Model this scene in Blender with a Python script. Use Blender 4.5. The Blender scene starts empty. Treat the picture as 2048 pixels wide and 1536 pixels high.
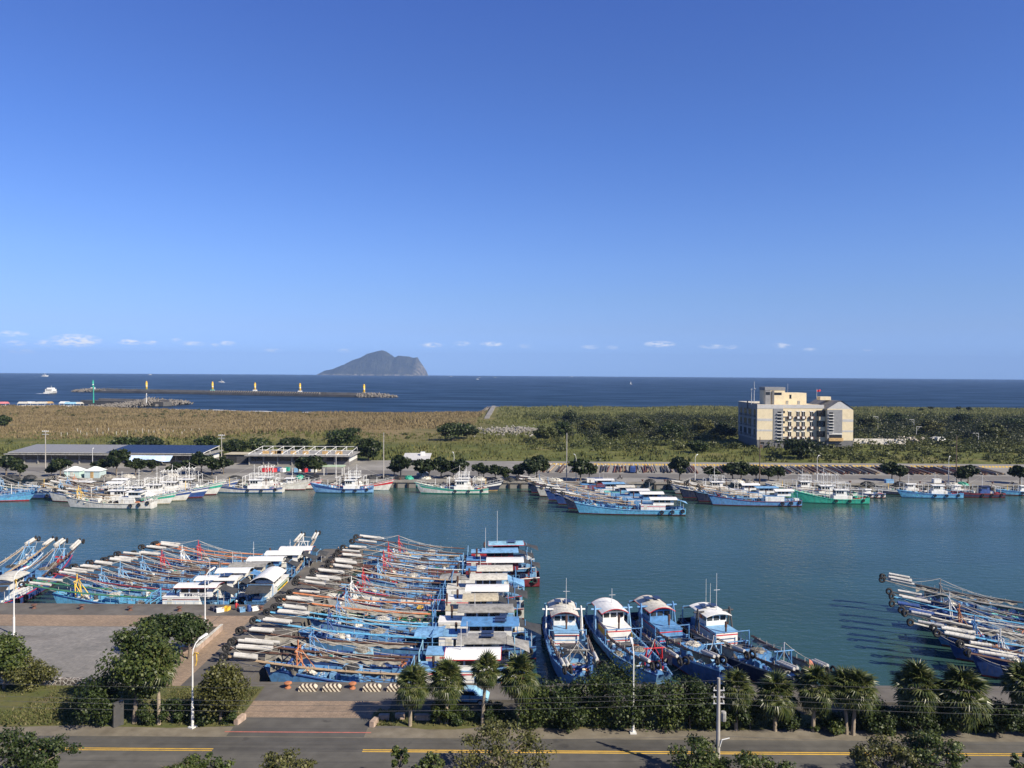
import bpy, math, random
import numpy as np
from mathutils import Vector, Matrix
S = bpy.context.scene
COL = S.collection
PI = math.pi
R = math.radians

# ------------------------------------------------------------------ camera
CAMZ = 36.2; FPX = 1539.0; ROLL = 0.00635; PITCH = math.atan2(20.0, FPX)
cf = Vector((0, math.cos(PITCH), -math.sin(PITCH)))
r0 = Vector((1, 0, 0)); u0 = r0.cross(cf)
CR = math.cos(ROLL) * r0 + math.sin(ROLL) * u0
CU = math.cos(ROLL) * u0 - math.sin(ROLL) * r0
cam = bpy.data.cameras.new('camera'); cam.sensor_width = 36; cam.lens = 36 * FPX / 2048
cam.clip_start = 0.5; cam.clip_end = 60000
camo = bpy.data.objects.new('camera', cam); COL.objects.link(camo)
camo.matrix_world = Matrix(((CR.x, CU.x, -cf.x, 0), (CR.y, CU.y, -cf.y, 0), (CR.z, CU.z, -cf.z, CAMZ), (0, 0, 0, 1)))
S.camera = camo

# ------------------------------------------------------------------ light
SUN_AZ = R(126); SUN_EL = R(37)                       # azimuth clockwise from +Y (forward)
sunv = Vector((math.sin(SUN_AZ) * math.cos(SUN_EL), math.cos(SUN_AZ) * math.cos(SUN_EL), math.sin(SUN_EL)))
sl = bpy.data.lights.new('sun', 'SUN'); sl.energy = 5.0; sl.angle = R(0.53); sl.color = (1.0, 0.90, 0.73)
so = bpy.data.objects.new('sun', sl); COL.objects.link(so)
so.rotation_euler = (-sunv).to_track_quat('-Z', 'Y').to_euler(); so.location = (60, -60, 120)

W = bpy.data.worlds.new('World'); S.world = W; W.use_nodes = True
wn, wl = W.node_tree.nodes, W.node_tree.links
wn.clear()
wout = wn.new('ShaderNodeOutputWorld'); wbg = wn.new('ShaderNodeBackground')
sky = wn.new('ShaderNodeTexSky'); sky.sky_type = 'NISHITA'; sky.sun_disc = False
sky.sun_elevation = SUN_EL; sky.sun_rotation = SUN_AZ
sky.altitude = 0; sky.air_density = 1.0; sky.dust_density = 0.15; sky.ozone_density = 4.0
wbg.inputs['Strength'].default_value = 0.050
wl.new(wbg.outputs[0], wout.inputs[0])

def wmath(op, a, b=None, c=None):
    n = wn.new('ShaderNodeMath'); n.operation = op
    for i, v in enumerate((a, b, c)):
        if v is None: continue
        if isinstance(v, (int, float)): n.inputs[i].default_value = v
        else: wl.new(v, n.inputs[i])
    return n.outputs[0]

def pxdir(px, py):
    return (cf + CR * ((px - 1024) / FPX) + CU * ((768 - py) / FPX)).normalized()
# small fair-weather clouds low over the sea, placed by bearing and elevation
CLOUDS = [(20, 667, 26, 5, .55), (30, 686, 16, 5, .5), (95, 686, 20, 6, .55), (152, 681, 38, 11, 1.0), (262, 684, 22, 5, .8),
          (300, 685, 14, 4, .6), (385, 687, 24, 4, .55), (352, 680, 9, 4, .5), (455, 687, 14, 5, .6), (430, 690, 9, 4, .4), (45, 703, 20, 4, .3),
          (690, 701, 14, 4, .35), (545, 701, 18, 4, .3), (862, 690, 22, 5, .7), (925, 687, 18, 5, .3), (983, 688, 22, 5, .75), (1050, 692, 14, 4, .35),
          (1180, 694, 18, 4, .5), (1225, 695, 12, 4, .4), (1320, 688, 30, 6, .85), (1425, 693, 24, 4, .65), (1462, 694, 12, 4, .45),
          (1562, 691, 16, 5, .6), (1620, 699, 12, 4, .3), (1735, 699, 8, 3, .4)]
tc = wn.new('ShaderNodeTexCoord'); sep = wn.new('ShaderNodeSeparateXYZ'); wl.new(tc.outputs['Generated'], sep.inputs[0])
az = wmath('ARCTAN2', sep.outputs[0], sep.outputs[1]); el = wmath('ARCSINE', sep.outputs[2])
cmb = wn.new('ShaderNodeCombineXYZ'); wl.new(wmath('MULTIPLY', az, 90.0), cmb.inputs[0]); wl.new(wmath('MULTIPLY', el, 260.0), cmb.inputs[1])
nz = wn.new('ShaderNodeTexNoise'); nz.inputs['Scale'].default_value = 1.0; nz.inputs['Detail'].default_value = 5.0; nz.inputs['Roughness'].default_value = 0.6
wl.new(cmb.outputs[0], nz.inputs['Vector'])
tot = None
for (cx, cy, cw, ch, op) in CLOUDS:
    d = pxdir(cx, cy); a0 = math.atan2(d.x, d.y); e0 = math.asin(d.z)
    dx = wmath('MULTIPLY', wmath('SUBTRACT', az, a0), FPX / cw)
    dy = wmath('MULTIPLY', wmath('SUBTRACT', el, e0), FPX / ch)
    r2 = wmath('MULTIPLY_ADD', dx, dx, wmath('MULTIPLY', dy, dy))
    m = wmath('MULTIPLY', wmath('MAXIMUM', wmath('SUBTRACT', 1.3, r2), 0.0), op)
    tot = m if tot is None else wmath('MAXIMUM', tot, m)
cmask = wmath('MULTIPLY', tot, wmath('MULTIPLY', wmath('MAXIMUM', wmath('SUBTRACT', nz.outputs['Fac'], 0.40), 0.0), 3.6))
cmask = wmath('MINIMUM', wmath('MULTIPLY', cmask, 1.25), 0.92)
mixc = wn.new('ShaderNodeMix'); mixc.data_type = 'RGBA'
# white balance of the sky by elevation (the photograph's sky is bluer near the horizon)
TINT = [(0.37, (0.657, 1.091, 2.519)), (3.27, (0.818, 0.996, 1.714)), (5.5, (0.881, 1.045, 1.603)), (8.06, (0.915, 1.103, 1.681)), (10.96, (0.884, 1.103, 1.728)), (16.2, (0.787, 1.049, 1.757)), (21.2, (0.765, 1.005, 1.731)), (25.8, (0.74, 0.972, 1.777)), (90.0, (0.7, 0.8, 1.08))]
crv = wn.new('ShaderNodeRGBCurve'); els = wmath('MULTIPLY', wmath('MAXIMUM', el, 0.0), 2 / PI)
cmp_ = wn.new('ShaderNodeCombineColor')
for ch in range(3): wl.new(els, cmp_.inputs[ch])
TMAX = 4.0
for ch in range(3):
    cv = crv.mapping.curves[ch]
    pts = [(e / 90.0, c[ch] / TMAX) for e, c in TINT]
    cv.points[0].location = pts[0]; cv.points[1].location = pts[-1]
    for p in pts[1:-1]: cv.points.new(*p)
    for p in cv.points: p.handle_type = 'VECTOR'
crv.mapping.use_clip = False; crv.mapping.update()
wl.new(cmp_.outputs[0], crv.inputs['Color'])
tint = wn.new('ShaderNodeMix'); tint.data_type = 'RGBA'; tint.blend_type = 'MULTIPLY'; tint.inputs[0].default_value = 1.0
wl.new(sky.outputs[0], tint.inputs[6]); wl.new(crv.outputs[0], tint.inputs[7])
gain = wn.new('ShaderNodeMix'); gain.data_type = 'RGBA'; gain.blend_type = 'MULTIPLY'; gain.inputs[0].default_value = 1.0
gain.inputs[7].default_value = (TMAX, TMAX, TMAX, 1); wl.new(tint.outputs[2], gain.inputs[6])
wl.new(cmask, mixc.inputs[0]); wl.new(gain.outputs[2], mixc.inputs[6]); mixc.inputs[7].default_value = (13.5, 13.7, 14.0, 1)
wl.new(mixc.outputs[2], wbg.inputs['Color'])

S.view_settings.view_transform = 'Standard'; S.view_settings.look = 'None'
S.view_settings.exposure = 0.78; S.view_settings.gamma = 1.0
S.render.engine = 'CYCLES'
cy = S.cycles
cy.max_bounces = 6; cy.diffuse_bounces = 2; cy.glossy_bounces = 3; cy.transmission_bounces = 4; cy.volume_bounces = 0; cy.transparent_max_bounces = 8
cy.use_adaptive_sampling = True; cy.adaptive_threshold = 0.01
cy.use_denoising = True; cy.denoiser = 'OPENIMAGEDENOISE'; cy.denoising_input_passes = 'RGB_ALBEDO_NORMAL'; cy.denoising_prefilter = 'ACCURATE'
cy.caustics_reflective = False; cy.caustics_refractive = False

# ------------------------------------------------------------------ helpers
QZ = 2.2                                              # quay level above the water
def gp(px, py, z=QZ):
    """the point at height z seen at a pixel of the photograph"""
    d = cf + CR * ((px - 1024) / FPX) + CU * ((768 - py) / FPX)
    t = (z - CAMZ) / d.z
    return Vector((d.x * t, d.y * t, z))
def at(px, py, Y):
    d = cf + CR * ((px - 1024) / FPX) + CU * ((768 - py) / FPX)
    t = Y / d.y
    return Vector((d.x * t, Y, CAMZ + d.z * t))

MATS = {}
def nodes_of(name):
    m = bpy.data.materials.new(name); m.use_nodes = True
    nt = m.node_tree; nt.nodes.clear()
    out = nt.nodes.new('ShaderNodeOutputMaterial'); b = nt.nodes.new('ShaderNodeBsdfPrincipled')
    nt.links.new(b.outputs[0], out.inputs[0])
    return m, nt.nodes, nt.links, b
def lin(c): return (c[0], c[1], c[2], 1.0)
def noise(N, Lk, vec, scale, detail=4, rough=.6):
    n = N.new('ShaderNodeTexNoise'); n.inputs['Scale'].default_value = scale; n.inputs['Detail'].default_value = detail; n.inputs['Roughness'].default_value = rough
    if vec is not None: Lk.new(vec, n.inputs['Vector'])
    return n.outputs['Fac']
def ramp(N, Lk, fac, stops):
    r = N.new('ShaderNodeValToRGB'); el_ = r.color_ramp.elements
    while len(el_) < len(stops): el_.new(0.5)
    for e, (p, c) in zip(el_, stops):
        e.position = p; e.color = lin(c) if len(c) == 3 else c
    Lk.new(fac, r.inputs[0]); return r.outputs[0]
def mixrgb(N, Lk, fac, a, b, mode='MIX'):
    m = N.new('ShaderNodeMix'); m.data_type = 'RGBA'; m.blend_type = mode
    for sock, v in ((0, fac), (6, a), (7, b)):
        if isinstance(v, (int, float)): m.inputs[sock].default_value = v
        elif isinstance(v, tuple): m.inputs[sock].default_value = lin(v)
        else: Lk.new(v, m.inputs[sock])
    return m.outputs[2]
def mapping(N, Lk, src, scale):
    m = N.new('ShaderNodeMapping'); m.inputs['Scale'].default_value = scale; Lk.new(src, m.inputs['Vector']); return m.outputs[0]
def bump(N, Lk, b, h, strength, dist):
    n = N.new('ShaderNodeBump'); n.inputs['Strength'].default_value = strength; n.inputs['Distance'].default_value = dist
    Lk.new(h, n.inputs['Height']); Lk.new(n.outputs[0], b.inputs['Normal'])

def paint(name, col, rough=.45, var=.25, scale=1.2, dirt=.25, dirtcol=(.12, .09, .06), metal=0.0, bmp=0.0, spec=.4):
    """painted or plain surface with faded patches and run-down stains"""
    if name in MATS: return MATS[name]
    m, N, Lk, b = nodes_of(name)
    t = N.new('ShaderNodeTexCoord').outputs['Object']
    f = noise(N, Lk, t, scale, 5)
    dk = tuple(c * (1 - var) for c in col); lt = tuple(min(.9, c * (1 + var * .6) + .01) for c in col)
    base = ramp(N, Lk, f, [(.3, dk), (.5, col), (.72, lt)])
    if dirt:
        g = noise(N, Lk, mapping(N, Lk, t, (2.6, 2.6, .5)), 1.3, 6, .7)
        gm = ramp(N, Lk, g, [(.52, (0, 0, 0)), (.75, (dirt * 2.2,) * 3)])
        base = mixrgb(N, Lk, gm, base, dirtcol)
    Lk.new(base, b.inputs['Base Color'])
    b.inputs['Roughness'].default_value = rough; b.inputs['Metallic'].default_value = metal
    b.inputs['Specular IOR Level'].default_value = spec
    if bmp: bump(N, Lk, b, noise(N, Lk, t, scale * 12, 4), bmp, .02)
    MATS[name] = m; return m

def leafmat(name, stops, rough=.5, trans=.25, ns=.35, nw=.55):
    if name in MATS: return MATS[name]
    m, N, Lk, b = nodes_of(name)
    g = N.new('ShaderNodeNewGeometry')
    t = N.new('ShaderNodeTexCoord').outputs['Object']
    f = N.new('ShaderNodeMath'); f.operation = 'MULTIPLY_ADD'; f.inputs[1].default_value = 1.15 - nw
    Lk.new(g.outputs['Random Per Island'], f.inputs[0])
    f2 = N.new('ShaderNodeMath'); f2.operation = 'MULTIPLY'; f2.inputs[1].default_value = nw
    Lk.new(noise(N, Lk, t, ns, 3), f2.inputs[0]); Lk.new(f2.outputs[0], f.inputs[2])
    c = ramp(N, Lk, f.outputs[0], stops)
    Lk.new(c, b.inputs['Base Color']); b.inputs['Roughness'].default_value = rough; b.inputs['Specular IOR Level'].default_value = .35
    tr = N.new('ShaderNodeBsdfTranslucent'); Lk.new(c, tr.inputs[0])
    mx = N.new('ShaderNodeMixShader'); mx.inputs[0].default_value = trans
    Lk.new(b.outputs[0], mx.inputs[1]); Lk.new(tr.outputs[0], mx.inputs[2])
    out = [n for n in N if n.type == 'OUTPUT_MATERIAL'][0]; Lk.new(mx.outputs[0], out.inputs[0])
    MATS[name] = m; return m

class MB:
    """collects shapes, builds them as one mesh object"""
    def __init__(s): s.v = []; s.f = []; s.m = []
    def add(s, vs, fs, mi=0):
        o = len(s.v); s.v.extend([tuple(v) for v in vs]); s.f.extend([tuple(i + o for i in f) for f in fs]); s.m.extend([mi] * len(fs)); return s
    def box(s, c, d, rz=0.0, mi=0, ry=0.0):
        x, y, z = d[0] / 2, d[1] / 2, d[2] / 2
        ca, sa = math.cos(rz), math.sin(rz); cb, sb = math.cos(ry), math.sin(ry)
        vs = []
        for dx, dy, dz in ((-x, -y, -z), (x, -y, -z), (x, y, -z), (-x, y, -z), (-x, -y, z), (x, -y, z), (x, y, z), (-x, y, z)):
            if ry: dx, dz = dx * cb + dz * sb, -dx * sb + dz * cb
            vs.append((c[0] + dx * ca - dy * sa, c[1] + dx * sa + dy * ca, c[2] + dz))
        return s.add(vs, [(0, 3, 2, 1), (4, 5, 6, 7), (0, 1, 5, 4), (1, 2, 6, 5), (2, 3, 7, 6), (3, 0, 4, 7)], mi)
    def b2(s, x0, x1, y0, y1, z0, z1, mi=0):
        return s.box(((x0 + x1) / 2, (y0 + y1) / 2, (z0 + z1) / 2), (abs(x1 - x0), abs(y1 - y0), abs(z1 - z0)), 0, mi)
    def tube(s, p0, p1, r0, r1=None, n=6, mi=0, cap=True):
        r1 = r0 if r1 is None else r1
        p0 = Vector(p0); p1 = Vector(p1); d = (p1 - p0)
        if d.length < 1e-6: return s
        d.normalize(); a = d.orthogonal().normalized(); b = d.cross(a)
        vs = []
        for p, r in ((p0, r0), (p1, r1)):
            for k in range(n):
                t = 2 * PI * k / n; vs.append(p + a * (r * math.cos(t)) + b * (r * math.sin(t)))
        fs = [(k, (k + 1) % n, n + (k + 1) % n, n + k) for k in range(n)]
        if cap: fs += [tuple(range(n))[::-1], tuple(range(n, 2 * n))]
        return s.add(vs, fs, mi)
    def path(s, pts, r, n=5, mi=0):
        for a, b in zip(pts, pts[1:]): s.tube(a, b, r, r, n, mi)
        return s
    def sheet(s, rows, mi=0):
        n = len(rows[0]); vs = [p for r in rows for p in r]; fs = []
        for i in range(len(rows) - 1):
            for j in range(n - 1):
                fs.append((i * n + j, i * n + j + 1, (i + 1) * n + j + 1, (i + 1) * n + j))
        return s.add(vs, fs, mi)
    def lathe(s, prof, c=(0, 0, 0), n=10, mi=0):
        vs = []; fs = []
        for r, z in prof:
            for k in range(n):
                t = 2 * PI * k / n; vs.append((c[0] + r * math.cos(t), c[1] + r * math.sin(t), c[2] + z))
        for i in range(len(prof) - 1):
            for k in range(n):
                fs.append((i * n + k, i * n + (k + 1) % n, (i + 1) * n + (k + 1) % n, (i + 1) * n + k))
        fs.append(tuple(range(n))[::-1]); fs.append(tuple(range((len(prof) - 1) * n, len(prof) * n)))
        return s.add(vs, fs, mi)
    def mesh(s, name, mats, smooth=False):
        me = bpy.data.meshes.new(name); me.from_pydata(s.v, [], s.f)
        for m in (mats if isinstance(mats, (list, tuple)) else [mats]): me.materials.append(m)
        if any(s.m): me.polygons.foreach_set('material_index', s.m)
        if smooth: me.polygons.foreach_set('use_smooth', [True] * len(s.f))
        me.update(); return me
    def build(s, name, mats, parent=None, smooth=False):
        return put(name, s.mesh(name, mats, smooth), parent)

def put(name, me, parent=None, loc=None, rot=None, scale=None):
    o = bpy.data.objects.new(name, me); COL.objects.link(o)
    if parent is not None: o.parent = parent
    if loc is not None: o.location = loc
    if rot is not None: o.rotation_euler = rot
    if scale is not None: o.scale = scale
    return o
def empty(name, loc=(0, 0, 0), rz=0.0):
    o = bpy.data.objects.new(name, None); COL.objects.link(o); o.location = loc; o.rotation_euler = (0, 0, rz); o.empty_display_size = .5
    return o
USED = {}
def tag(o, label, cat, group=None):
    USED[label] = USED.get(label, 0) + 1
    o['label'] = label; o['category'] = cat
    if group: o['group'] = group
    return o
def struct(o): o['kind'] = 'structure'; return o
def stuff(o, label=None, cat=None):
    o['kind'] = 'stuff'
    if label: o['label'] = label; o['category'] = cat
    return o
ORD = ['first', 'second', 'third', 'fourth', 'fifth', 'sixth', 'seventh', 'eighth', 'ninth', 'tenth', 'eleventh', 'twelfth', 'thirteenth', 'fourteenth', 'fifteenth',
       'sixteenth', 'seventeenth', 'eighteenth', 'nineteenth', 'twentieth', 'twenty-first', 'twenty-second', 'twenty-third', 'twenty-fourth', 'twenty-fifth', 'twenty-sixth',
       'twenty-seventh', 'twenty-eighth', 'twenty-ninth', 'thirtieth', 'thirty-first', 'thirty-second', 'thirty-third', 'thirty-fourth']
def npmesh(name, V, F, mat, smooth=False):
    """V (n,3) float, F (m,k) int"""
    me = bpy.data.meshes.new(name); n = len(V); m, k = F.shape
    me.vertices.add(n); me.vertices.foreach_set('co', np.ascontiguousarray(V, dtype=np.float32).ravel())
    me.loops.add(m * k); me.loops.foreach_set('vertex_index', np.ascontiguousarray(F, dtype=np.int32).ravel())
    me.polygons.add(m); me.polygons.foreach_set('loop_start', np.arange(0, m * k, k, dtype=np.int32))
    try: me.polygons.foreach_set('loop_total', np.full(m, k, dtype=np.int32))
    except Exception: pass
    me.update(calc_edges=True); me.validate()
    for mt in (mat if isinstance(mat, (list, tuple)) else [mat]): me.materials.append(mt)
    if smooth: me.polygons.foreach_set('use_smooth', [True] * m)
    return me

# ------------------------------------------------------------------ materials
C = dict(
    white=(.66, .66, .635), offwhite=(.48, .465, .41), grey=(.25, .245, .23), beige=(.40, .355, .26), blue=(.085, .225, .44), paleblue=(.24, .45, .58), sky=(.16, .33, .53),
    deep=(.025, .065, .22), navy=(.012, .022, .06), teal=(.16, .50, .46), green=(.02, .12, .05), emerald=(.03, .33, .23), red=(.45, .02, .03), darkred=(.16, .02, .03), orange=(.46, .165, .065), bottle=(.04, .16, .09),
    yellow=(.75, .47, .05), brown=(.085, .045, .032), black=(.018, .018, .02), dark=(.05, .05, .055), tan=(.45, .30, .13), turq=(.10, .33, .52), pink=(.6, .2, .2))
def P(k):
    if k in ('black', 'dark'): return paint('paint_' + k, C[k], .7, .2, 2, 0)
    if k == 'brown': return paint('paint_brown', C[k], .6, .35, 2, .2, (.25, .12, .07))
    if k == 'grey': return paint('paint_grey', C[k], .8, .45, 1.4, .35, (.10, .095, .085))
    if k == 'offwhite': return paint('paint_offwhite', C[k], .7, .35, 1.6, .3, (.2, .17, .12))
    if k == 'beige': return paint('paint_beige', C[k], .8, .35, 1.6, .3, (.16, .12, .07))
    if k == 'white': return paint('paint_white', C[k], .45, .14, 1.1, .13, (.36, .30, .22))
    return paint('paint_' + k, C[k], .55, .38, 1.3, .34, (.12, .10, .085))
M_HULLW = paint('hull_white', (.56, .555, .52), .6, .28, .7, .42, (.26, .17, .10))
M_GLASS = paint('dark_glass', (.015, .018, .022), .08, .2, 2, 0, spec=.8)
M_TYRE = paint('tyre_rubber', (.016, .016, .017), .85, .3, 4, .1, (.08, .08, .08))
M_FLOAT = paint('float_foam', (.46, .45, .42), .8, .3, 1.5, .32, (.30, .27, .22))
M_FLOATG = paint('float_grey', (.36, .36, .36), .75, .16, 1.5, .2, (.18, .17, .15))
M_NET = paint('fishing_net', (.22, .205, .175), .95, .4, 2.5, .3, (.12, .11, .10), bmp=.6)
M_ROPE = paint('rope', (.45, .43, .38), .9, .3, 6, .15)
M_ROPED = paint('dark_rope', (.14, .12, .10), .9, .3, 6, .15)
M_STEEL = paint('galvanised', (.52, .53, .54), .5, .15, 3, .1, metal=.2)
M_PV = paint('solar_cells', (.02, .025, .04), .12, .2, 2, 0, spec=.7)
M_AWN = paint('awning_mesh', (.035, .037, .04), .9, .3, 1.0, .2, (.09, .09, .085))
M_CONC = paint('concrete', (.23, .215, .19), .9, .25, .35, .35, (.10, .095, .085), bmp=.3)
M_WOODP = paint('bamboo', (.33, .24, .15), .8, .35, 2.0, .25, (.08, .05, .04))
# ------------------------------------------------------------------ the setting: water, land, roads
def ground_mat(name, stops, scale, detail=6, rough=.9, bmp=.3, bdist=.05, scale2=None, stops2=None, fac2=.5, wear=False):
    if name in MATS: return MATS[name]
    m, N, Lk, b = nodes_of(name)
    t = N.new('ShaderNodeTexCoord').outputs['Object']
    c = ramp(N, Lk, noise(N, Lk, t, scale, detail), stops)
    if scale2: c = mixrgb(N, Lk, fac2, c, ramp(N, Lk, noise(N, Lk, t, scale2, 5), stops2), 'MULTIPLY')
    if wear:
        c = mixrgb(N, Lk, .8, c, ramp(N, Lk, noise(N, Lk, mapping(N, Lk, t, (.012, .55, 1)), 1, 4, .7), [(.3, (.72, .72, .74)), (.7, (1.22, 1.2, 1.16))]), 'MULTIPLY')
        c = mixrgb(N, Lk, ramp(N, Lk, noise(N, Lk, t, .35, 3, .5), [(.66, (0, 0, 0)), (.70, (.55, .55, .55))]), c, (.035, .034, .033))
    Lk.new(c, b.inputs['Base Color']); b.inputs['Roughness'].default_value = rough; b.inputs['Specular IOR Level'].default_value = .25
    if bmp: bump(N, Lk, b, noise(N, Lk, t, scale * 6, 4), bmp, bdist)
    MATS[name] = m; return m
def brick_mat(name, cols, mortar, bw, bh, scale=1.0, stain=.6):
    m, N, Lk, b = nodes_of(name)
    t = N.new('ShaderNodeTexCoord').outputs['Object']
    br = N.new('ShaderNodeTexBrick'); Lk.new(t, br.inputs['Vector'])
    br.inputs['Color1'].default_value = lin(cols[0]); br.inputs['Color2'].default_value = lin(cols[1]); br.inputs['Mortar'].default_value = lin(mortar)
    br.inputs['Scale'].default_value = scale; br.inputs['Brick Width'].default_value = bw; br.inputs['Row Height'].default_value = bh; br.inputs['Mortar Size'].default_value = .012
    c = mixrgb(N, Lk, .8, br.outputs['Color'], ramp(N, Lk, noise(N, Lk, t, .22, 6, .65), [(.3, (stain, stain, stain)), (.7, (1.15, 1.12, 1.1))]), 'MULTIPLY')
    c = mixrgb(N, Lk, .5, c, ramp(N, Lk, noise(N, Lk, t, 2.2, 4), [(.3, (.6, .6, .6)), (.7, (1.2, 1.2, 1.2))]), 'MULTIPLY')
    c = mixrgb(N, Lk, ramp(N, Lk, noise(N, Lk, mapping(N, Lk, t, (.5, 1, 1)), .16, 5, .6), [(.62, (0, 0, 0)), (.72, (.5, .5, .5))]), c, (.06, .055, .05))
    Lk.new(c, b.inputs['Base Color']); b.inputs['Roughness'].default_value = .9; b.inputs['Specular IOR Level'].default_value = .25
    bump(N, Lk, b, br.outputs['Fac'], -.3, .01)
    MATS[name] = m; return m
M_ASPH = ground_mat('asphalt', [(.3, (.072, .070, .064)), (.7, (.105, .102, .093))], .6, scale2=.07, stops2=[(.3, (.75, .75, .76)), (.7, (1.2, 1.18, 1.15))], fac2=.8, wear=True)
M_ASPHQ = ground_mat('quay_asphalt', [(.3, (.092, .085, .078)), (.7, (.138, .130, .118))], .5, scale2=.12, stops2=[(.3, (.65, .65, .66)), (.7, (1.2, 1.18, 1.15))], fac2=.85)
M_DIRT = ground_mat('dirt_shoulder', [(.3, (.123, .107, .082)), (.7, (.189, .168, .131))], .8, scale2=.1, stops2=[(.3, (.75, .75, .75)), (.7, (1.1, 1.1, 1.1))])
M_VERGE = ground_mat('verge_turf', [(.30, (.15, .12, .07)), (.42, (.10, .095, .036)), (.7, (.062, .08, .022))], .35, 8, scale2=2.5, stops2=[(.3, (.6, .6, .6)), (.7, (1.25, 1.25, 1.2))])
M_SOIL = ground_mat('planting_soil', [(.3, (.045, .04, .03)), (.7, (.09, .08, .06))], .8)
M_PAVE = brick_mat('plaza_paving', ((.184, .180, .172), (.226, .217, .205)), (.107, .102, .098), .9, .45, 1.0, .72)
M_BRICK = brick_mat('brick_paving', ((.287, .213, .152), (.238, .180, .131)), (.139, .115, .090), .5, .25, 1.0, .75)
M_FARPAVE = ground_mat('far_concrete', [(.3, (.17, .163, .15)), (.7, (.25, .24, .22))], .12, scale2=.03, stops2=[(.3, (.75, .75, .75)), (.7, (1.1, 1.1, 1.1))])
M_YELLOW = paint('road_yellow', (.62, .38, .05), .7, .15, 1.5, .2, (.2, .15, .06)); M_REDL = paint('road_red', (.42, .12, .09), .7, .2, 1.5, .3)
M_WHITEL = paint('road_white', (.6, .6, .58), .7, .2, 1.5, .3)

def slab(name, x0, x1, y0, y1, z, mat, parent=None, thick=None, nx=1):
    mb = MB()
    if thick: mb.b2(x0, x1, y0, y1, z - thick, z)
    else: mb.add([(x0, y0, z), (x1, y0, z), (x1, y1, z), (x0, y1, z)], [(0, 1, 2, 3)])
    o = mb.build(name, mat, parent)
    if parent is None: struct(o)
    return o
PX0, PX1, PY1 = -36.0, -28.5, 148.0                   # pier
QL = 112.0; QN = 84.0; QF = 243.0                     # quay edges: left basin, right basin, far side
gm = MB()                                             # near land: one polygon with its quay walls
poly = [(-700, -250), (700, -250), (700, QN), (PX1, QN), (PX1, PY1), (PX0, PY1), (PX0, QL), (-700, QL)]
gm.add([(x, y, QZ) for x, y in poly] + [(x, y, -2.5) for x, y in poly], [tuple(range(8))] + [(i, i + 8, (i + 1) % 8 + 8, (i + 1) % 8) for i in range(8)])
struct(gm.build('ground', M_ASPHQ))
# kerb beams along the quay edges
cp = MB()
for x0, x1, y0, y1 in ((-300, PX0 - .6, QL - .6, QL + .05), (PX0 - .05, PX0 + .5, QL + .06, PY1 - .6), (PX1 - .5, PX1 + .05, QN + .06, PY1 - .6), (PX0, PX1, PY1 - .55, PY1 + .05), (PX1 + .1, 400, QN - .6, QN + .05)):
    cp.b2(x0, x1, y0, y1, QZ - .8, QZ + .05)
struct(cp.build('quay_coping', M_ASPHQ))
e = .004
struct(slab('road', -500, 500, 56.5, 71.3, QZ + e, M_ASPH))
slab('shoulder', -500, 500, 71.3, 73.3, QZ + 2 * e, M_DIRT)
# road markings
ym = MB()
for x0, x1 in ((-300, gp(415, 1512).x), (gp(718, 1519).x, 300)):
    for dy in (-.16, .16): ym.b2(x0, x1, 68.85 + dy - .07, 68.85 + dy + .07, QZ + e, QZ + 3 * e)
struct(ym.build('centre_line', M_YELLOW))
struct(slab('edge_line', gp(445, 1469).x, gp(740, 1471).x, 72.25, 72.4, QZ + 4 * e, M_REDL))
jx0, jx1 = gp(478, 1440).x, gp(742, 1440).x            # mouth of the harbour junction
def wavy(name, x0, x1, y0, y1, z, mat, n=60, amp=.35, seed=1):
    rnd = random.Random(seed); rows = [[], []]
    for i in range(n + 1):
        x = x0 + (x1 - x0) * i / n
        rows[0].append((x, y0 + rnd.uniform(-amp, amp), z)); rows[1].append((x, y1, z + (0.10 if y1 - y0 > 3 else 0)))
    return struct(MB().sheet(rows).build(name, mat))
wavy('verge', -300, jx0, 73.2, 82.6, QZ + 3 * e, M_VERGE, 90, .35, 1)
wavy('verge', jx1, 320, 73.4, 76.6, QZ + 3 * e, M_VERGE, 120, .4, 2)
slab('planting_bed', jx1 + 1.5, 320, 76.6, 79.6, QZ + .12, M_SOIL, None, .2)
slab('junction_apron', jx0, jx1, 71.4, 75.4, QZ + 3 * e, M_ASPH)
slab('brick_paving', jx0 - 2.6, jx1 + 1.4, 75.4, 79.3, QZ + 3 * e, M_BRICK)
slab('brick_paving', -40.5, -35.7, 79.4, 107.0, QZ + 3 * e, M_BRICK)
slab('brick_paving', -300, -40.6, 102.2, 106.9, QZ + 3 * e, M_BRICK)
slab('plaza', -300, -42.4, 83.2, 102.1, QZ + 3 * e, M_PAVE)
# low wall of irregular stones between plaza and grass
def cell_mat():
    m, N, Lk, b = nodes_of('crazy_paving')
    t = N.new('ShaderNodeTexCoord').outputs['Object']
    v = N.new('ShaderNodeTexVoronoi'); v.feature = 'DISTANCE_TO_EDGE'; v.inputs['Scale'].default_value = 2.6; Lk.new(t, v.inputs['Vector'])
    v2 = N.new('ShaderNodeTexVoronoi'); v2.inputs['Scale'].default_value = 2.6; Lk.new(t, v2.inputs['Vector'])
    sp = N.new('ShaderNodeSeparateColor'); Lk.new(v2.outputs['Color'], sp.inputs[0]); col = ramp(N, Lk, sp.outputs[0], [(.1, (.04, .035, .03)), (.9, (.16, .13, .105))])
    c = mixrgb(N, Lk, ramp(N, Lk, v.outputs['Distance'], [(.02, (0, 0, 0)), (.06, (1, 1, 1))]), (.5, .48, .44), col)
    Lk.new(c, b.inputs['Base Color']); b.inputs['Roughness'].default_value = .85
    bump(N, Lk, b, v.outputs['Distance'], .4, .05)
    return m
M_CELL = cell_mat()
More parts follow.
